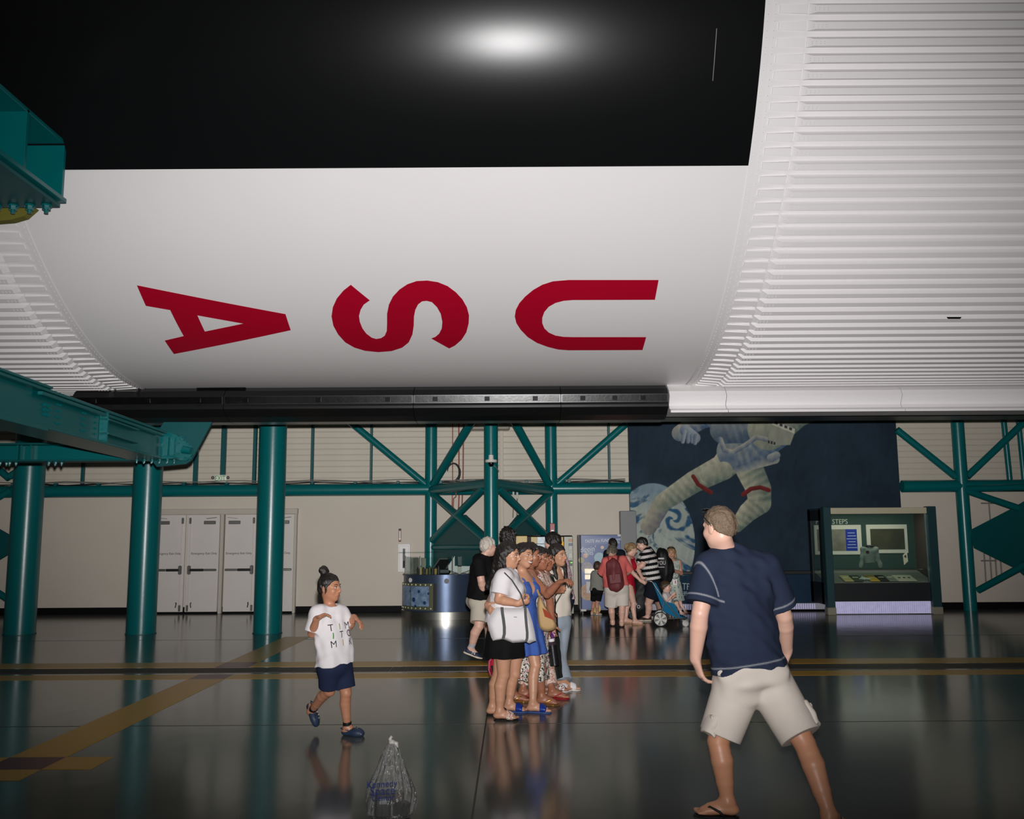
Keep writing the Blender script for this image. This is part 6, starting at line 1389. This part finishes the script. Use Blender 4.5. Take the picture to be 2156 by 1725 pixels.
# ------------------------------------------------------------------ people just behind the group
o1 = Fig('person', 'grey-haired man in black t-shirt and beige shorts walking behind the posing row', 12.4, 1.0, 18, (1010, 1264), (1017, 1172), SK_F, fat=1.18, fem=False, h=.007)
o1.arm('R', (1008, 1186, -.20), (1013, 1222, -.24), (1019, 1252, -.14), (1023, 1268, -.10), .5); o1.arm('L', None, (1022, 1225, .3), (1034, 1250, .35))
o1.leg('R', (1008, 1319, -.1), None, None, (992, 1364, -.1), (977, 1376, -.1), (1018, 1391, -.1)); o1.leg('L', (1030, 1322), (1044, 1397), 10)
o1.headsdf(P(1028, 1152, 12.4), 28, -4, 0, 1.02); o1.body(toes=False); o1.face(brow=(150, 140, 130))
o1.hair(HG, vol=.008, front=.072)
o1.shirt(BKT, hem=.02, ease=.02, slv=.8, srad=.078, seed=51); o1.shorts(CLOTH('beige_twill', (196, 188, 172)), frac=.86, r0=.115, r1=.100)
SNV = M('sneaker_navy', (34, 46, 74), rough=.6)
for q in 'LR':
    sh_ = o1.shoe(q, 'sneaker', SNV, M('sole_cream', (222, 210, 190), rough=.6)); o1.sock(q, CLOTH('sock_grey', (176, 180, 190)), .24)
    if q == 'R':
        hp_, tp_, u_ = o1.feet[q]; d_ = (tp_ - hp_).normalized(); n_ = u_.cross(d_); n_ = n_ if n_.y < 0 else -n_
        lettering('N', .062, hp_ + d_ * .115 + u_ * .052 + n_ * .047, d_, u_, M('sole_cream', (222, 210, 190)), sh_)
o2 = Fig('person', 'dark curly-haired person in black seen from behind the posing row', 13.6, 1.03, 96, (1070, 1243), (1068, 1152), SK_T, fem=False, h=.008)
o2.arm('L', None, (1050, 1200), (1052, 1240)); o2.arm('R', None, (1086, 1200), (1086, 1240)); o2.leg('L', (1064, 1308), (1062, 1369), 95); o2.leg('R', (1075, 1308), (1076, 1369), 95)
o2.headsdf(P(1068, 1133, 13.6), 105, -4, 0, 1.0); o2.body(toes=False); o2.hair(HB, vol=.026, front=.06, rough=.010, locks=[([(-.07, .04, -.03), (-.08, -.04, -.03)], .05, .05, None), ([(-.05, .06, .06), (-.05, -.06, .06), (.03, 0, .12)], .05, .05, None)])
o2.shirt(BKT, hem=-.05, ease=.018, slv=.8, srad=.075); o2.shorts(BKT, frac=1.85, r0=.112, r1=.08, name='trousers')
for q in 'LR': o2.shoe(q, 'sneaker', BLK)
o3 = Fig('person', 'person with dark bobbed hair and pink patterned shirt behind the cream top woman', 13.1, 1.0, 112, (1181, 1262), (1168, 1163), SK_F, fem=True, h=.008)
o3.arm('L', (1155, 1175), (1152, 1215), (1160, 1240)); o3.arm('R', (1184, 1176), (1194, 1215, .05), (1190, 1245, .05)); o3.leg('L', (1176, 1318), (1176, 1374), 110); o3.leg('R', (1183, 1318), (1183, 1374), 110)
o3.headsdf(P(1163, 1143, 13.1), 150, -2, 0, 1.05); o3.body(toes=False); o3.hair(HB, vol=.020, front=.06, cutn=(.78, -.62), locks=[([(-.05, .06, .02), (-.05, .065, -.05)], .04, .035, None), ([(-.05, -.06, .02), (-.05, -.065, -.05)], .04, .035, None)])
o3.shirt(PAT('pink_floral', [(0, (214, 178, 184)), (.5, (206, 186, 194)), (.75, (176, 110, 128)), (.9, (224, 206, 206))], 45), hem=-.02, ease=.022, slv=1.0, srad=.07, seed=61); o3.shorts(CLOTH('navy_trouser', (32, 38, 56)), frac=1.85, r0=.105, r1=.075, name='trousers')
for q in 'LR': o3.shoe(q, 'sneaker', BLK)
# ------------------------------------------------------------------ people by the machines in the background
b1 = Fig('person', 'small boy in grey t-shirt and black shorts standing before the blue ice cream machine', 19.3, .665, 78, (1257, 1243), (1257, 1204), SK_M, fem=False, h=.007)
b1.arm('R', (1262, 1208), (1265, 1226, -.02), (1266, 1246, -.02), (1266, 1254, -.02)); b1.arm('L', (1250, 1208), (1246, 1224, .1), (1250, 1232, .2))
b1.leg('R', (1257, 1272), (1258, 1296), 40); b1.leg('L', (1250, 1272), (1247, 1295), 60)
b1.headsdf(P(1258, 1194, 19.3), 70, 0, 0, .88); b1.body(toes=False); b1.hair(HBR, vol=.010, front=.07)
b1.shirt(CLOTH('grey_jersey', (140, 138, 130)), hem=-.0, ease=.016, slv=.8, srad=.07, seed=71); b1.shorts(BKT, frac=.72, r0=.11, r1=.105)
for q in 'LR': b1.shoe(q, 'sneaker', M('shoe_sand', (170, 160, 120), rough=.6), WHT)
b3 = Fig('person', 'man in dark t-shirt bending over at the ice cream machine behind the coral shirt', 18.6, 1.03, 95, (1294, 1236), (1292, 1159), SK_D, fem=False, h=.008)
b3.arm('L', (1279, 1167), (1276, 1195, .1), (1284, 1205, .35)); b3.arm('R', (1308, 1167), (1312, 1200, .1), (1306, 1225, .2)); b3.leg('L', (1290, 1270), (1288, 1300), 95); b3.leg('R', (1302, 1270), (1303, 1301), 90)
b3.headsdf(P(1290, 1147, 18.6), 112, -10, 0, 1.0); b3.body(toes=False); b3.hair(HB, vol=.004, front=.07)
b3.shirt(CLOTH('dark_navy', (24, 30, 40)), hem=-.04, ease=.02, slv=.85, srad=.08, seed=72); b3.shorts(CLOTH('charcoal_cloth', (36, 36, 40)), frac=1.85, r0=.112, r1=.08, name='trousers')
for q in 'LR': b3.shoe(q, 'sneaker', BLK)
CORAL = CLOTH('coral_linen', (226, 112, 106))
b2 = Fig('person', 'woman in coral shirt and cream shorts with a maroon backpack, seen from behind', 16.9, 1.0, 84, (1298, 1240), (1289, 1174), SK_F, fat=1.18, h=.007)
b2.arm('L', (1276, 1184, -.05), (1266, 1208, .08), (1278, 1215, .32)); b2.arm('R', (1312, 1180, .0), (1326, 1202, .06), (1316, 1212, .30))
b2.leg('L', (1287, 1279), (1290, 1319), 95); b2.leg('R', (1310, 1279), (1309, 1321), 82)
b2.headsdf(P(1289, 1163, 17.0), 65, -42, 0, .96); b2.body(toes=False); b2.hair(HAIR('hair_ash', (84, 78, 66), (126, 118, 102)), vol=.016, front=.065, locks=[([(-.06, .05, .0), (-.07, .05, -.07)], .04, .03, None), ([(-.06, -.05, .0), (-.07, -.05, -.07)], .04, .03, None)])
b2.shirt(CORAL, hem=.05, ease=.028, slv=.98, srad=.078, seed=73); b2.shorts(CRM, frac=.92, r0=.118, r1=.104, waist=.14)
for q in 'LR': b2.shoe(q, 'strap', M('sandal_dark', (44, 38, 36), rough=.6))
b4 = Fig('person', 'woman in short red dress with tied blond hair pushing the blue stroller', 17.6, .97, -2, (1323, 1233), (1325, 1170), SK_F, fat=.92, h=.007)
b4.arm('R', (1321, 1177, -.16), (1331, 1205, -.24), (1349, 1223, -.30), (1357, 1227, -.30), .9); b4.arm('L', (1330, 1175, .15), (1341, 1196, .18), (1352, 1217, .05), (1358, 1224, .0), .8)
b4.leg('R', (1334, 1271, -.03), (1337, 1316), -4); b4.leg('L', (1322, 1274), (1318, 1313), 4)
b4.headsdf(P(1330, 1157, 17.6), 6, -14, 0, .96); b4.body(toes=False); b4.face(lip=(180, 110, 100), brow=(110, 84, 60))
b4.hair(HBL, vol=.008, front=.066, cutn=(.70, -.71), locks=[([(-.08, 0, .06), (-.125, 0, .05), (-.13, 0, .0)], .03, .016, None)])
dress(b4, CLOTH('red_crepe', (178, 20, 44)), .15, .140, .165, top=.90, vn=.14, nf=7, amp=.006)
FLS = M('flip_sand', (214, 176, 140), rough=.6)
for q in 'LR': b4.shoe(q, 'flipflop', FLS)
b5 = Fig('person', 'man in black and white striped shirt with a black backpack bending forward', 18.0, 1.06, 174, (1376, 1234), (1362, 1154), SK_F, fat=1.22, fem=False, h=.007)
b5.arm('L', (1362, 1165, -.19), (1353, 1190, -.25), (1341, 1197, -.22), (1333, 1198, -.2)); b5.arm('R', (1358, 1166, .19), (1345, 1190, .25), (1333, 1196, .2))
b5.leg('L', (1365, 1272), (1364, 1308), 185); b5.leg('R', (1386, 1268), (1389, 1301), 178)
b5.headsdf(P(1352, 1146, 17.95), 176, -24, 0, 1.02); b5.body(toes=False); b5.face(brow=(26, 20, 18)); b5.hair(HB, vol=.008, front=.07)
def stripes(V):
    z = (V - np.array(b5.pel)) @ np.array(b5.up) + .16 * (V[:, 0] - b5.pel.x) * 0; t = (np.abs(((z / .104) % 1) - .5) < .24)[:, None]
    return np.where(t, np.array(lin((222, 216, 212))), np.array(lin((26, 24, 27))))
b5.shirt(MA('striped_jersey', rough=.9, spec=.1), hem=.11, ease=.022, slv=.80, srad=.085, seed=74, colour=stripes); b5.shorts(CLOTH('dark_navy', (24, 30, 40)), frac=.60, r0=.122, r1=.112, waist=.16)
for q in 'LR': b5.shoe(q, 'sneaker', M('shoe_brown', (60, 36, 32), rough=.6), M('sole_cream', (222, 210, 190)))
b6 = Fig('person', 'woman with brown bob in pale sleeveless dress standing before the painted globe', 19.0, .97, -92, (1418, 1238), (1414, 1179), SK_M, fat=.98, h=.007)
b6.arm('L', (1429, 1185), (1434, 1208, -.06), (1416, 1200, -.26), (1408, 1196, -.28), .6, (0, 1, 0)); b6.arm('R', (1401, 1185), (1397, 1207, -.04), (1405, 1200, -.24), (1413, 1197, -.27), .6, (0, 1, 0))
b6.leg('L', (1423, 1276), (1424, 1300), -85); b6.leg('R', (1412, 1276), (1411, 1300), -95)
b6.headsdf(P(1413, 1165, 19.0), -98, -2, 0, .98); b6.body(toes=False); b6.face(lip=(170, 96, 90), brow=(96, 70, 50))
b6.hair(HBL, vol=.016, front=.060, cutn=(.80, -.60), locks=[([(-.02, .080, .03), (.0, .088, -.04), (.01, .082, -.095)], .026, .020, None), ([(-.02, -.080, .03), (.0, -.088, -.04), (.01, -.082, -.095)], .026, .020, None), ([(-.06, 0, .0), (-.07, 0, -.09)], .07, .06, None)])
dress(b6, PAT('pale_leaf_print', [(0, (190, 196, 184)), (.5, (176, 186, 178)), (.8, (150, 168, 164)), (.93, (120, 136, 132))], 34), .28, .155, .19, top=.96, vn=.11, straps=True, nf=8, amp=.008, center=P(1421, 1266, 19.0))
for q in 'LR': b6.shoe(q, 'slide', M('sandal_dark', (44, 38, 36)))
ly = thing('lanyard_card', b6.pel + b6.fwd * .19 + Vector((.03, 0, -.12)), 'white badge with red mark on a dark lanyard in front of the pale dress', 'badge')
MB().bbox(P(1421, 1226, 18.74), (.085, .006, .12), .004).build('badge', WHT, ly); MB().box(P(1422, 1226, 18.735), (.018, .002, .06)).build('mark', M('mark_red', (150, 40, 40)), ly)
MB().tube([P(1411, 1190, 18.76), P(1411, 1203, 18.72), P(1417, 1219, 18.73), P(1421, 1220, 18.735)], .006, 6).build('cord', DARK, ly); MB().tube([P(1421, 1220, 18.735), P(1428, 1216, 18.74), P(1430, 1208, 18.76)], .006, 6).build('cord', DARK, ly)
sg2 = tag(MB().tube([b6.hp(.07, -.07, .10), b6.hp(.09, -.03, .115), b6.hp(.093, 0, .112), b6.hp(.09, .03, .115), b6.hp(.07, .07, .10)], .012, 8).build('sunglasses', DARK, None, smooth=True), 'dark sunglasses on the hair of the woman in pale dress', 'sunglasses')
# ------------------------------------------------------------------ stroller and toddler
st = thing('stroller', (P(1405, 1300, 17.2).x, 17.2, 0), 'blue folding stroller with large silver rear wheel', 'stroller')
STB = CLOTH('stroller_blue', (26, 108, 146)); TUB = M('stroller_tube', (150, 150, 150), rough=.3, metal=.8)
YSa, YSb = 16.98, 17.42
def sp(px, py, y): return P(px, py, y)
sd = [(1374, 1226), (1381, 1228), (1400, 1266), (1420, 1272), (1432, 1298), (1446, 1301), (1446, 1304), (1428, 1303), (1398, 1289)]
for y, nm in ((YSa, 'side_panel'), (YSb, 'side_panel')): MB().prism([sp(a, b, y) for a, b in sd], (0, .015, 0)).build(nm, STB, st)
def sheet(pts, name): 
    V = []; 
    for a, b in pts: V += [sp(a, b, YSa + .01), sp(a, b, YSa + .01) + Vector((0, YSb - YSa, 0))]
    W2 = [v + Vector((.012, 0, .012)) for v in V]; n = len(V); Fc = []
    for i in range(len(pts) - 1):
        k = i * 2; Fc += [(k, k + 1, k + 3, k + 2), (n + k + 2, n + k + 3, n + k + 1, n + k), (k, k + 2, n + k + 2, n + k), (k + 3, k + 1, n + k + 1, n + k + 3)]
    Fc += [(1, 0, n, n + 1), (n - 2, n - 1, 2 * n - 1, 2 * n - 2)]
    mb = MB(); mb.add(V + W2, Fc); return mb.build(name, STB, st)
sheet([(1378, 1228), (1388, 1252), (1400, 1282)], 'backrest'); sheet([(1400, 1284), (1425, 1280)], 'seat'); sheet([(1430, 1299), (1446, 1302)], 'footrest')
for y in (YSa - .02, YSb + .03):
    a, b, c_ = sp(1373, 1225, y), sp(1430, 1302, y), sp(1391, 1304, y)
    MB().tube([a - Vector((.10, 0, -.01)), a, sp(1400, 1266, y), b, sp(1444, 1305, y)], .012, 8).build('frame_tube', TUB, st, smooth=True)
    MB().cyl(c_, sp(1443, 1302, y), .010, n=8).build('frame_rail', TUB, st); MB().cyl(sp(1398, 1268, y), c_, .010, n=8).build('frame_strut', TUB, st)
MB().cyl(sp(1362, 1224, YSa - .02), sp(1362, 1224, YSa - .02) + Vector((0, .49, 0)), .013, n=10).build('handle_bar', TUB, st)
def wheel(px, y, r, spokes):
    w = P(px, 1300, y); w = Vector((w.x, y, r)); t = .035
    R_ = Matrix.Rotation(math.pi / 2, 3, 'X'); mb = MB(); V, F2 = [], []
    mb.lathe([(r * .86, -t / 2), (r, -t / 2 + .006), (r, t / 2 - .006), (r * .86, t / 2), (r * .86, -t / 2)], (0, 0, 0), 32); mb.V = [tuple(w + R_ @ Vector(v)) for v in mb.V]
    wh = mb.build('wheel', M('tyre_black', (26, 26, 26), rough=.7) if spokes else M('wheel_white', (206, 202, 196), rough=.5), st, smooth=True, angle=40)
    MB().cyl(w + Vector((0, -.010, 0)), w + Vector((0, .010, 0)), r * .87, n=32).build('hub_disc', M('hub_silver', (190, 188, 182), rough=.3, metal=.7) if spokes else M('wheel_white', (206, 202, 196)), wh)
    if spokes:
        for k in range(6):
            a0 = k * math.pi / 3 + .2; mb2 = MB(); q0 = w + Vector((0, -.014, 0)); mb2.prism([q0 + Vector((math.cos(a0 + d) * r * rr, 0, math.sin(a0 + d) * r * rr)) for d, rr in ((0, .10), (-.24, .82), (.24, .82))], (0, -.008, 0)); mb2.build('spoke', M('hub_dark', (112, 108, 100), rough=.4), wh)
for y in (YSa - .06, YSb + .07): wheel(1390.5, y, .130, True); wheel(1443, y, .058, False)
for y in (YSa - .06, YSb + .07): MB().cyl(Vector((P(1443, 1300, y).x, y, .058)), sp(1444, 1303, y) + Vector((0, 0, .03)), .010, n=8).build('fork', TUB, st)
bs = MB().bbox(sp(1416, 1297, 17.2), (.22, .34, .06), .02).build('basket', M('basket_grey', (150, 140, 124), rough=.7), st)
for k in range(3): MB().bbox(sp(1408 + 6 * k, 1297, YSa + .02), (.03, .02, .08), .005).build('basket_strap', DARK, bs)
tdl = Fig('person', 'toddler in white printed t-shirt and red shoes sitting in the blue stroller', 17.2, .52, -14, (1408, 1274), (1401, 1250), SK_F, fem=False, h=.006, root_xy=(P(1408, 1300, 17.2).x, 17.2, .30))
tdl.arm('R', (1400, 1255, -.09), (1404, 1266, -.14), (1416, 1253, -.18), (1421, 1249, -.2), .8); tdl.arm('L', (1405, 1254, .09), (1412, 1264, .10), (1420, 1256, .02), (1423, 1252, -.03), .8)
tdl.leg('R', (1425, 1270, -.05), None, None, (1434, 1290, -.07), (1433, 1295, -.07), (1443, 1296, -.08)); tdl.leg('L', (1432, 1268, .06), None, None, (1443, 1288, .06), (1442, 1293, .06), (1451, 1295, .05))
tdl.headsdf(P(1402, 1236, 17.2), -14, 0, 0, .84); tdl.body(toes=False); tdl.face(lip=(190, 110, 100), brow=(70, 50, 36)); tdl.hair(HBR, vol=.010, front=.062)
tdl.shirt(PAT('cartoon_blots', [(0, (214, 206, 204)), (.72, (40, 40, 50)), (.84, (214, 206, 204)), (.9, (110, 106, 112))], 13), hem=-.02, ease=.014, slv=.85, srad=.075, seed=75); tdl.shorts(CLOTH('grey_jersey', (140, 138, 130)), frac=.8, r0=.12, r1=.11)
for q in 'LR': tdl.shoe(q, 'sneaker', M('shoe_red', (132, 24, 36), rough=.5), WHT); tdl.sock(q, W1M, .2)
# ------------------------------------------------------------------ bags and things carried
def backpack(name, label, fig, mat, w, hgt, d, up0, logo=None, off=.15, straps=True):
    c_ = fig.pel + fig.up * up0 - fig.fwd * (off + d * .4); t = thing(name, c_ - fig.up * hgt / 2, label, 'backpack'); fr = fig.fr
    a, b = c_ + fig.up * hgt * .32, c_ - fig.up * hgt * .36
    o = sdf_obj('bag_body', [cone(a, b, w * .42, w * .5, .05, (fig.fwd, w / d)), ell(c_ - fig.up * hgt * .12 - fig.fwd * d * .12, (w * .46, d * .55, hgt * .40), fr, .05), wrinkle(.008, 34, 6)], .009, mat, t)
    MB().bbox(c_ - fig.fwd * d * .58 - fig.up * hgt * .16, (w * .7, .03, hgt * .38), .015, Matrix((fig.lat, fig.fwd, fig.up)).transposed()).build('front_pocket', mat, t)
    MB().tube([a + fig.lat * .05 + fig.up * .08, a + fig.up * .15, a - fig.lat * .05 + fig.up * .08], .010, 6).build('grab_loop', mat, t)
    if straps:
        for s2, q in ((1, 'L'), (-1, 'R')):
            sh = fig.J['sh' + q].lerp(fig.neck, .40) + fig.up * .065; MB().tube([a + fig.lat * s2 * w * .22 + fig.fwd * d * .3, sh - fig.fwd * .09 - fig.up * .01, sh, sh + fig.fwd * .11 - fig.up * .10, fig.J['sh' + q].lerp(fig.neck, .3) - fig.up * .26 + fig.fwd * .10], .020, 8, flat=.4).build('shoulder_strap', mat, t, smooth=True)
    return t, c_, o
backpack('backpack', 'maroon crumpled backpack worn over the coral shirt', b2, M('maroon_nylon', (116, 52, 56), rough=.6, bump=.3, bscale=40), .30, .46, .19, .27)
t, c_, _ = backpack('backpack', 'bulky black backpack with white lettering worn over the striped shirt', b5, M('black_nylon', (20, 20, 21), rough=.6, bump=.2, bscale=40), .36, .50, .28, .37)
LGO = M('logo_white', (206, 200, 200), rough=.7)
q = P(1392, 1186, 17.70)
for k, (t_, s_, dz) in enumerate((('M&S', .09, .075), ('TOUR', .085, .0), ('CREW', .05, -.06))):
    if k == 1: lettering('YOU', .10, q + Vector((0, -.02, .0)), (1, .12, 0), (0, 0, 1), LGO, t, sx=.8)
MB().bbox(q + Vector((0, -.015, .085)), (.11, .01, .03), .004).build('logo_mark', LGO, t); MB().bbox(q + Vector((0, -.015, -.075)), (.12, .01, .014), .004).build('logo_bar', LGO, t)
# tote bag held by the nearest woman
def pouch(name, outline, Y, depth, mat, label, cat, par=None, rings=4):
    cx = sum(p[0] for p in outline) / len(outline); cy = sum(p[1] for p in outline) / len(outline); V = []; Fc = []; n = len(outline)
    prof = [(1.0, 0)] + [(1 - .22 * i / rings - .12 * (i / rings) ** 2, math.sin(i / rings * math.pi / 2)) for i in range(1, rings + 1)]
    for side in (1, -1):
        for s_, b in prof:
            for px, py in outline: p = P(cx + (px - cx) * s_, cy + (py - cy) * s_, Y); V.append(p + Vector((0, -side * b * depth / 2, 0)))
    R1 = len(prof) * n
    for si, base in ((0, 0), (1, R1)):
        for k in range(len(prof) - 1):
            for i in range(n):
                j = (i + 1) % n; f = (base + k * n + i, base + k * n + j, base + (k + 1) * n + j, base + (k + 1) * n + i); Fc.append(f[::-1] if si == 0 else f)
        cap = tuple(base + (len(prof) - 1) * n + i for i in range(n)); Fc.append(cap[::-1] if si == 0 else cap)
    A = np.array(V); o_ = (A[:, 0].mean(), Y, A[:, 2].min()); t = thing(name, o_, label, cat)
    mb = MB(); mb.add(V, Fc); mb.build('bag_body', mat, t, smooth=True, angle=50); return t
W = lambda cx, cy: (980 + cx / 8.624, 1240 + cy / 8.624)
out = [W(*p) for p in ((1130, 345), (900, 350), (700, 345), (560, 335), (490, 420), (430, 520), (395, 620), (430, 760), (465, 880), (500, 945), (590, 935), (680, 915), (770, 950), (860, 985), (1000, 975), (1110, 968), (1160, 995), (1225, 965), (1282, 945), (1255, 780), (1215, 600), (1170, 450))]
tote = pouch('tote_bag', out, 8.14, .13, CLOTH('tote_canvas', (228, 222, 224)), 'large white tote bag with grey straps hanging from the nearest woman', 'bag')
GST = CLOTH('strap_grey', (86, 86, 86))
def flatstrap(pts, Y, w, par, mat=None, bulge=.0):
    mb = MB(); P_ = [P(*W(*p), Y - (bulge if 0 < i < len(pts) - 1 else bulge * .6)) for i, p in enumerate(pts)]
    for a, b in zip(P_[:-1], P_[1:]): mb.bar(a, b + (b - a) * .04, w, .006, (0, -1, 0))
    return mb.build('strap', mat or GST, par)
def strap_poly(pts, Y, wpx, par, b=.07):
    L_ = [W(x - wpx / 2, y) for x, y in pts]; R_ = [W(x + wpx / 2, y) for x, y in pts]; mb = MB()
    for i in range(len(pts) - 1): mb.prism([P(*L_[i], Y - b), P(*R_[i], Y - b), P(*R_[i + 1], Y - b), P(*L_[i + 1], Y - b)], (0, .012, 0))
    return mb.build('strap', GST, par)
strap_poly([(662, 335), (672, 450), (690, 560), (706, 700), (706, 820), (685, 905)], 8.14, 56, tote, .073); strap_poly([(1085, 335), (1092, 480), (1105, 640), (1122, 800), (1120, 900), (1098, 965)], 8.14, 50, tote, .073)
MB().tube([P(1062, 1206, 8.22), P(1078, 1222, 8.20), P(1096, 1250, 8.16), P(1106, 1281, 8.10)], .012, 8, flat=.4).build('strap', GST, tote, smooth=True)
MB().tube([P(*W(880, 520), 8.070), P(*W(892, 508), 8.070), P(*W(905, 520), 8.070), P(*W(918, 508), 8.070), P(*W(932, 522), 8.070)], .0022, 5).build('small_emblem', GST, tote)
st_out = [W(*p) for p in ((1330, 110), (1300, 250), (1300, 420), (1315, 580), (1340, 710), (1400, 760), (1490, 778), (1580, 760), (1640, 720), (1655, 660), (1620, 580), (1560, 480), (1480, 360), (1410, 240), (1360, 130))]
straw = pouch('straw_bag', st_out, 8.80, .12, M('straw_weave', (206, 170, 120), rough=.8, var=.12, nscale=120, bump=.5, bscale=160, stretch=(1, 1, 3)), 'tan woven straw shoulder bag with a rust diamond patch', 'bag')
MB().prism([P(*W(*p), 8.735) for p in ((1395, 345), (1440, 505), (1605, 572), (1540, 450))], (0, .008, 0)).build('diamond_patch', M('rust_patch', (150, 58, 32), rough=.8), straw)
MB().tube([P(*W(1340, 115), 8.80), P(1128, 1235, 8.90), P(1116, 1206, 9.05)], .010, 8).build('strap', M('straw_weave', (206, 170, 120)), straw)
wb = thing('water_bottle', P(1167, 1402, 9.25), 'black insulated water bottle with purple cap hanging from a hand strap', 'bottle')
b0, b1_ = P(1168, 1401, 9.25), P(1162.5, 1358, 9.25); ax = (b1_ - b0)
BB = M('bottle_black', (24, 23, 28), rough=.28, spec=.6)
MB().cyl(b0, b1_, .046, n=28).build('bottle_body', BB, wb, smooth=True, angle=40); MB().cyl(b1_, b1_ + ax * .16, .046, .034, n=28).build('shoulder', M('bottle_plum', (74, 58, 68), rough=.3, metal=.4), wb, smooth=True, angle=40); MB().cyl(b1_ + ax * .16, b1_ + ax * .30, .028, n=20).build('cap', W1M, wb, smooth=True, angle=40)
MB().tube([b1_ + ax * .3, P(1164, 1344, 9.24), P(1160, 1338, 9.26), P(1163, 1334, 9.28)], .010, 8).build('carry_loop', M('loop_purple', (88, 40, 104), rough=.6), wb, smooth=True)
mb = MB()
for k in range(7): mb.tube([P(1160 + k * 1.1, 1331 + (k % 3) * 4, 9.20), P(1163 + k * .9, 1337 + (k % 2) * 4, 9.19), P(1166, 1342 - k, 9.2)], .007, 6)
mb.build('scrunchie', PAT('purple_print', [(0, (92, 44, 110)), (.45, (206, 150, 166)), (.7, (120, 60, 120)), (.9, (226, 200, 206))], 60), wb, smooth=True)
ob = thing('beaded_bag', P(1146, 1386, 9.35), 'small orange beaded bag with looped handle between the dresses', 'bag')
OR = M('orange_leather', (190, 96, 30), rough=.5)
MB().bbox(P(1145, 1352, 9.32), (.05, .04, .065), .01).build('pouch', OR, ob)
mb = MB()
for k in range(11): t_ = k / 10; mb.sphere(P(1148 - 10 * t_ ** 2, 1361 + 24 * t_, 9.30), .011, 8, 6)
tag(mb.build('bead_handle', M('amber_beads', (176, 84, 26), rough=.2), ob, smooth=True), kind='stuff'); MB().tube([P(1141, 1346, 9.32), P(1133, 1320, 9.34), P(1128, 1300, 9.36)], .008, 6).build('strap', OR, ob)
rb_ = thing('red_bag', P(1035, 1418, 8.98), 'crumpled red and pink strapped bag hanging behind the nearest woman', 'bag')
RB = CLOTH('red_nylon', (176, 32, 54)); PB = CLOTH('pink_strap', (196, 84, 112))
sdf_obj('bag_body', [cone(P(1040, 1386, 8.95), P(1040, 1412, 8.95), .03, .045, .03, None), cone(P(1037, 1390, 8.95), P(1035, 1408, 8.95), .02, .03, .03), wrinkle(.010, 60, 3)], .006, RB, rb_)
MB().tube([P(1037, 1384, 8.92), P(1030, 1393, 8.90), P(1029, 1410, 8.90), P(1032, 1421, 8.92), P(1037, 1424, 8.94)], .013, 8, flat=.5).build('strap', PB, rb_, smooth=True); MB().tube([P(1035, 1402, 8.9), P(1038, 1414, 8.9), P(1043, 1417, 8.9)], .010, 6).build('zip_trim', DARK, rb_)
dbg = thing('black_pushchair_bag', (P(1350, 1300, 18.6).x, 18.6, 0), 'dark luggage trolley with white scrawled lettering beside the striped man', 'trolley')
sdf_obj('bag_body', [cone((P(1352, 1250, 18.6).x, 18.6, .66), (P(1348, 1290, 18.6).x, 18.6, .22), .16, .21, .05, (Vector((0, 1, 0)), 1.4)), wrinkle(.01, 30, 2)], .012, M('black_nylon', (20, 20, 21)), dbg)
for s2 in (-.16, .16):
    for y in (18.5, 18.7): MB().cyl((P(1348, 1290, 18.6).x + s2, y - .02, .045), (P(1348, 1290, 18.6).x + s2, y + .02, .045), .045, n=14).build('wheel', BLK, dbg)
    MB().tube([(P(1348, 1290, 18.6).x + s2, 18.6, .05), (P(1348, 1290, 18.6).x + s2 * .9, 18.6, .5), (P(1352, 1250, 18.6).x + s2 * .7, 18.6, .92)], .010, 6).build('frame_tube', DARK, dbg)
lettering('Po', .14, (P(1340, 1275, 18.45).x, 18.36, .26), (1, 0, -.2), (.2, 0, 1), LGO, dbg, sx=.9)
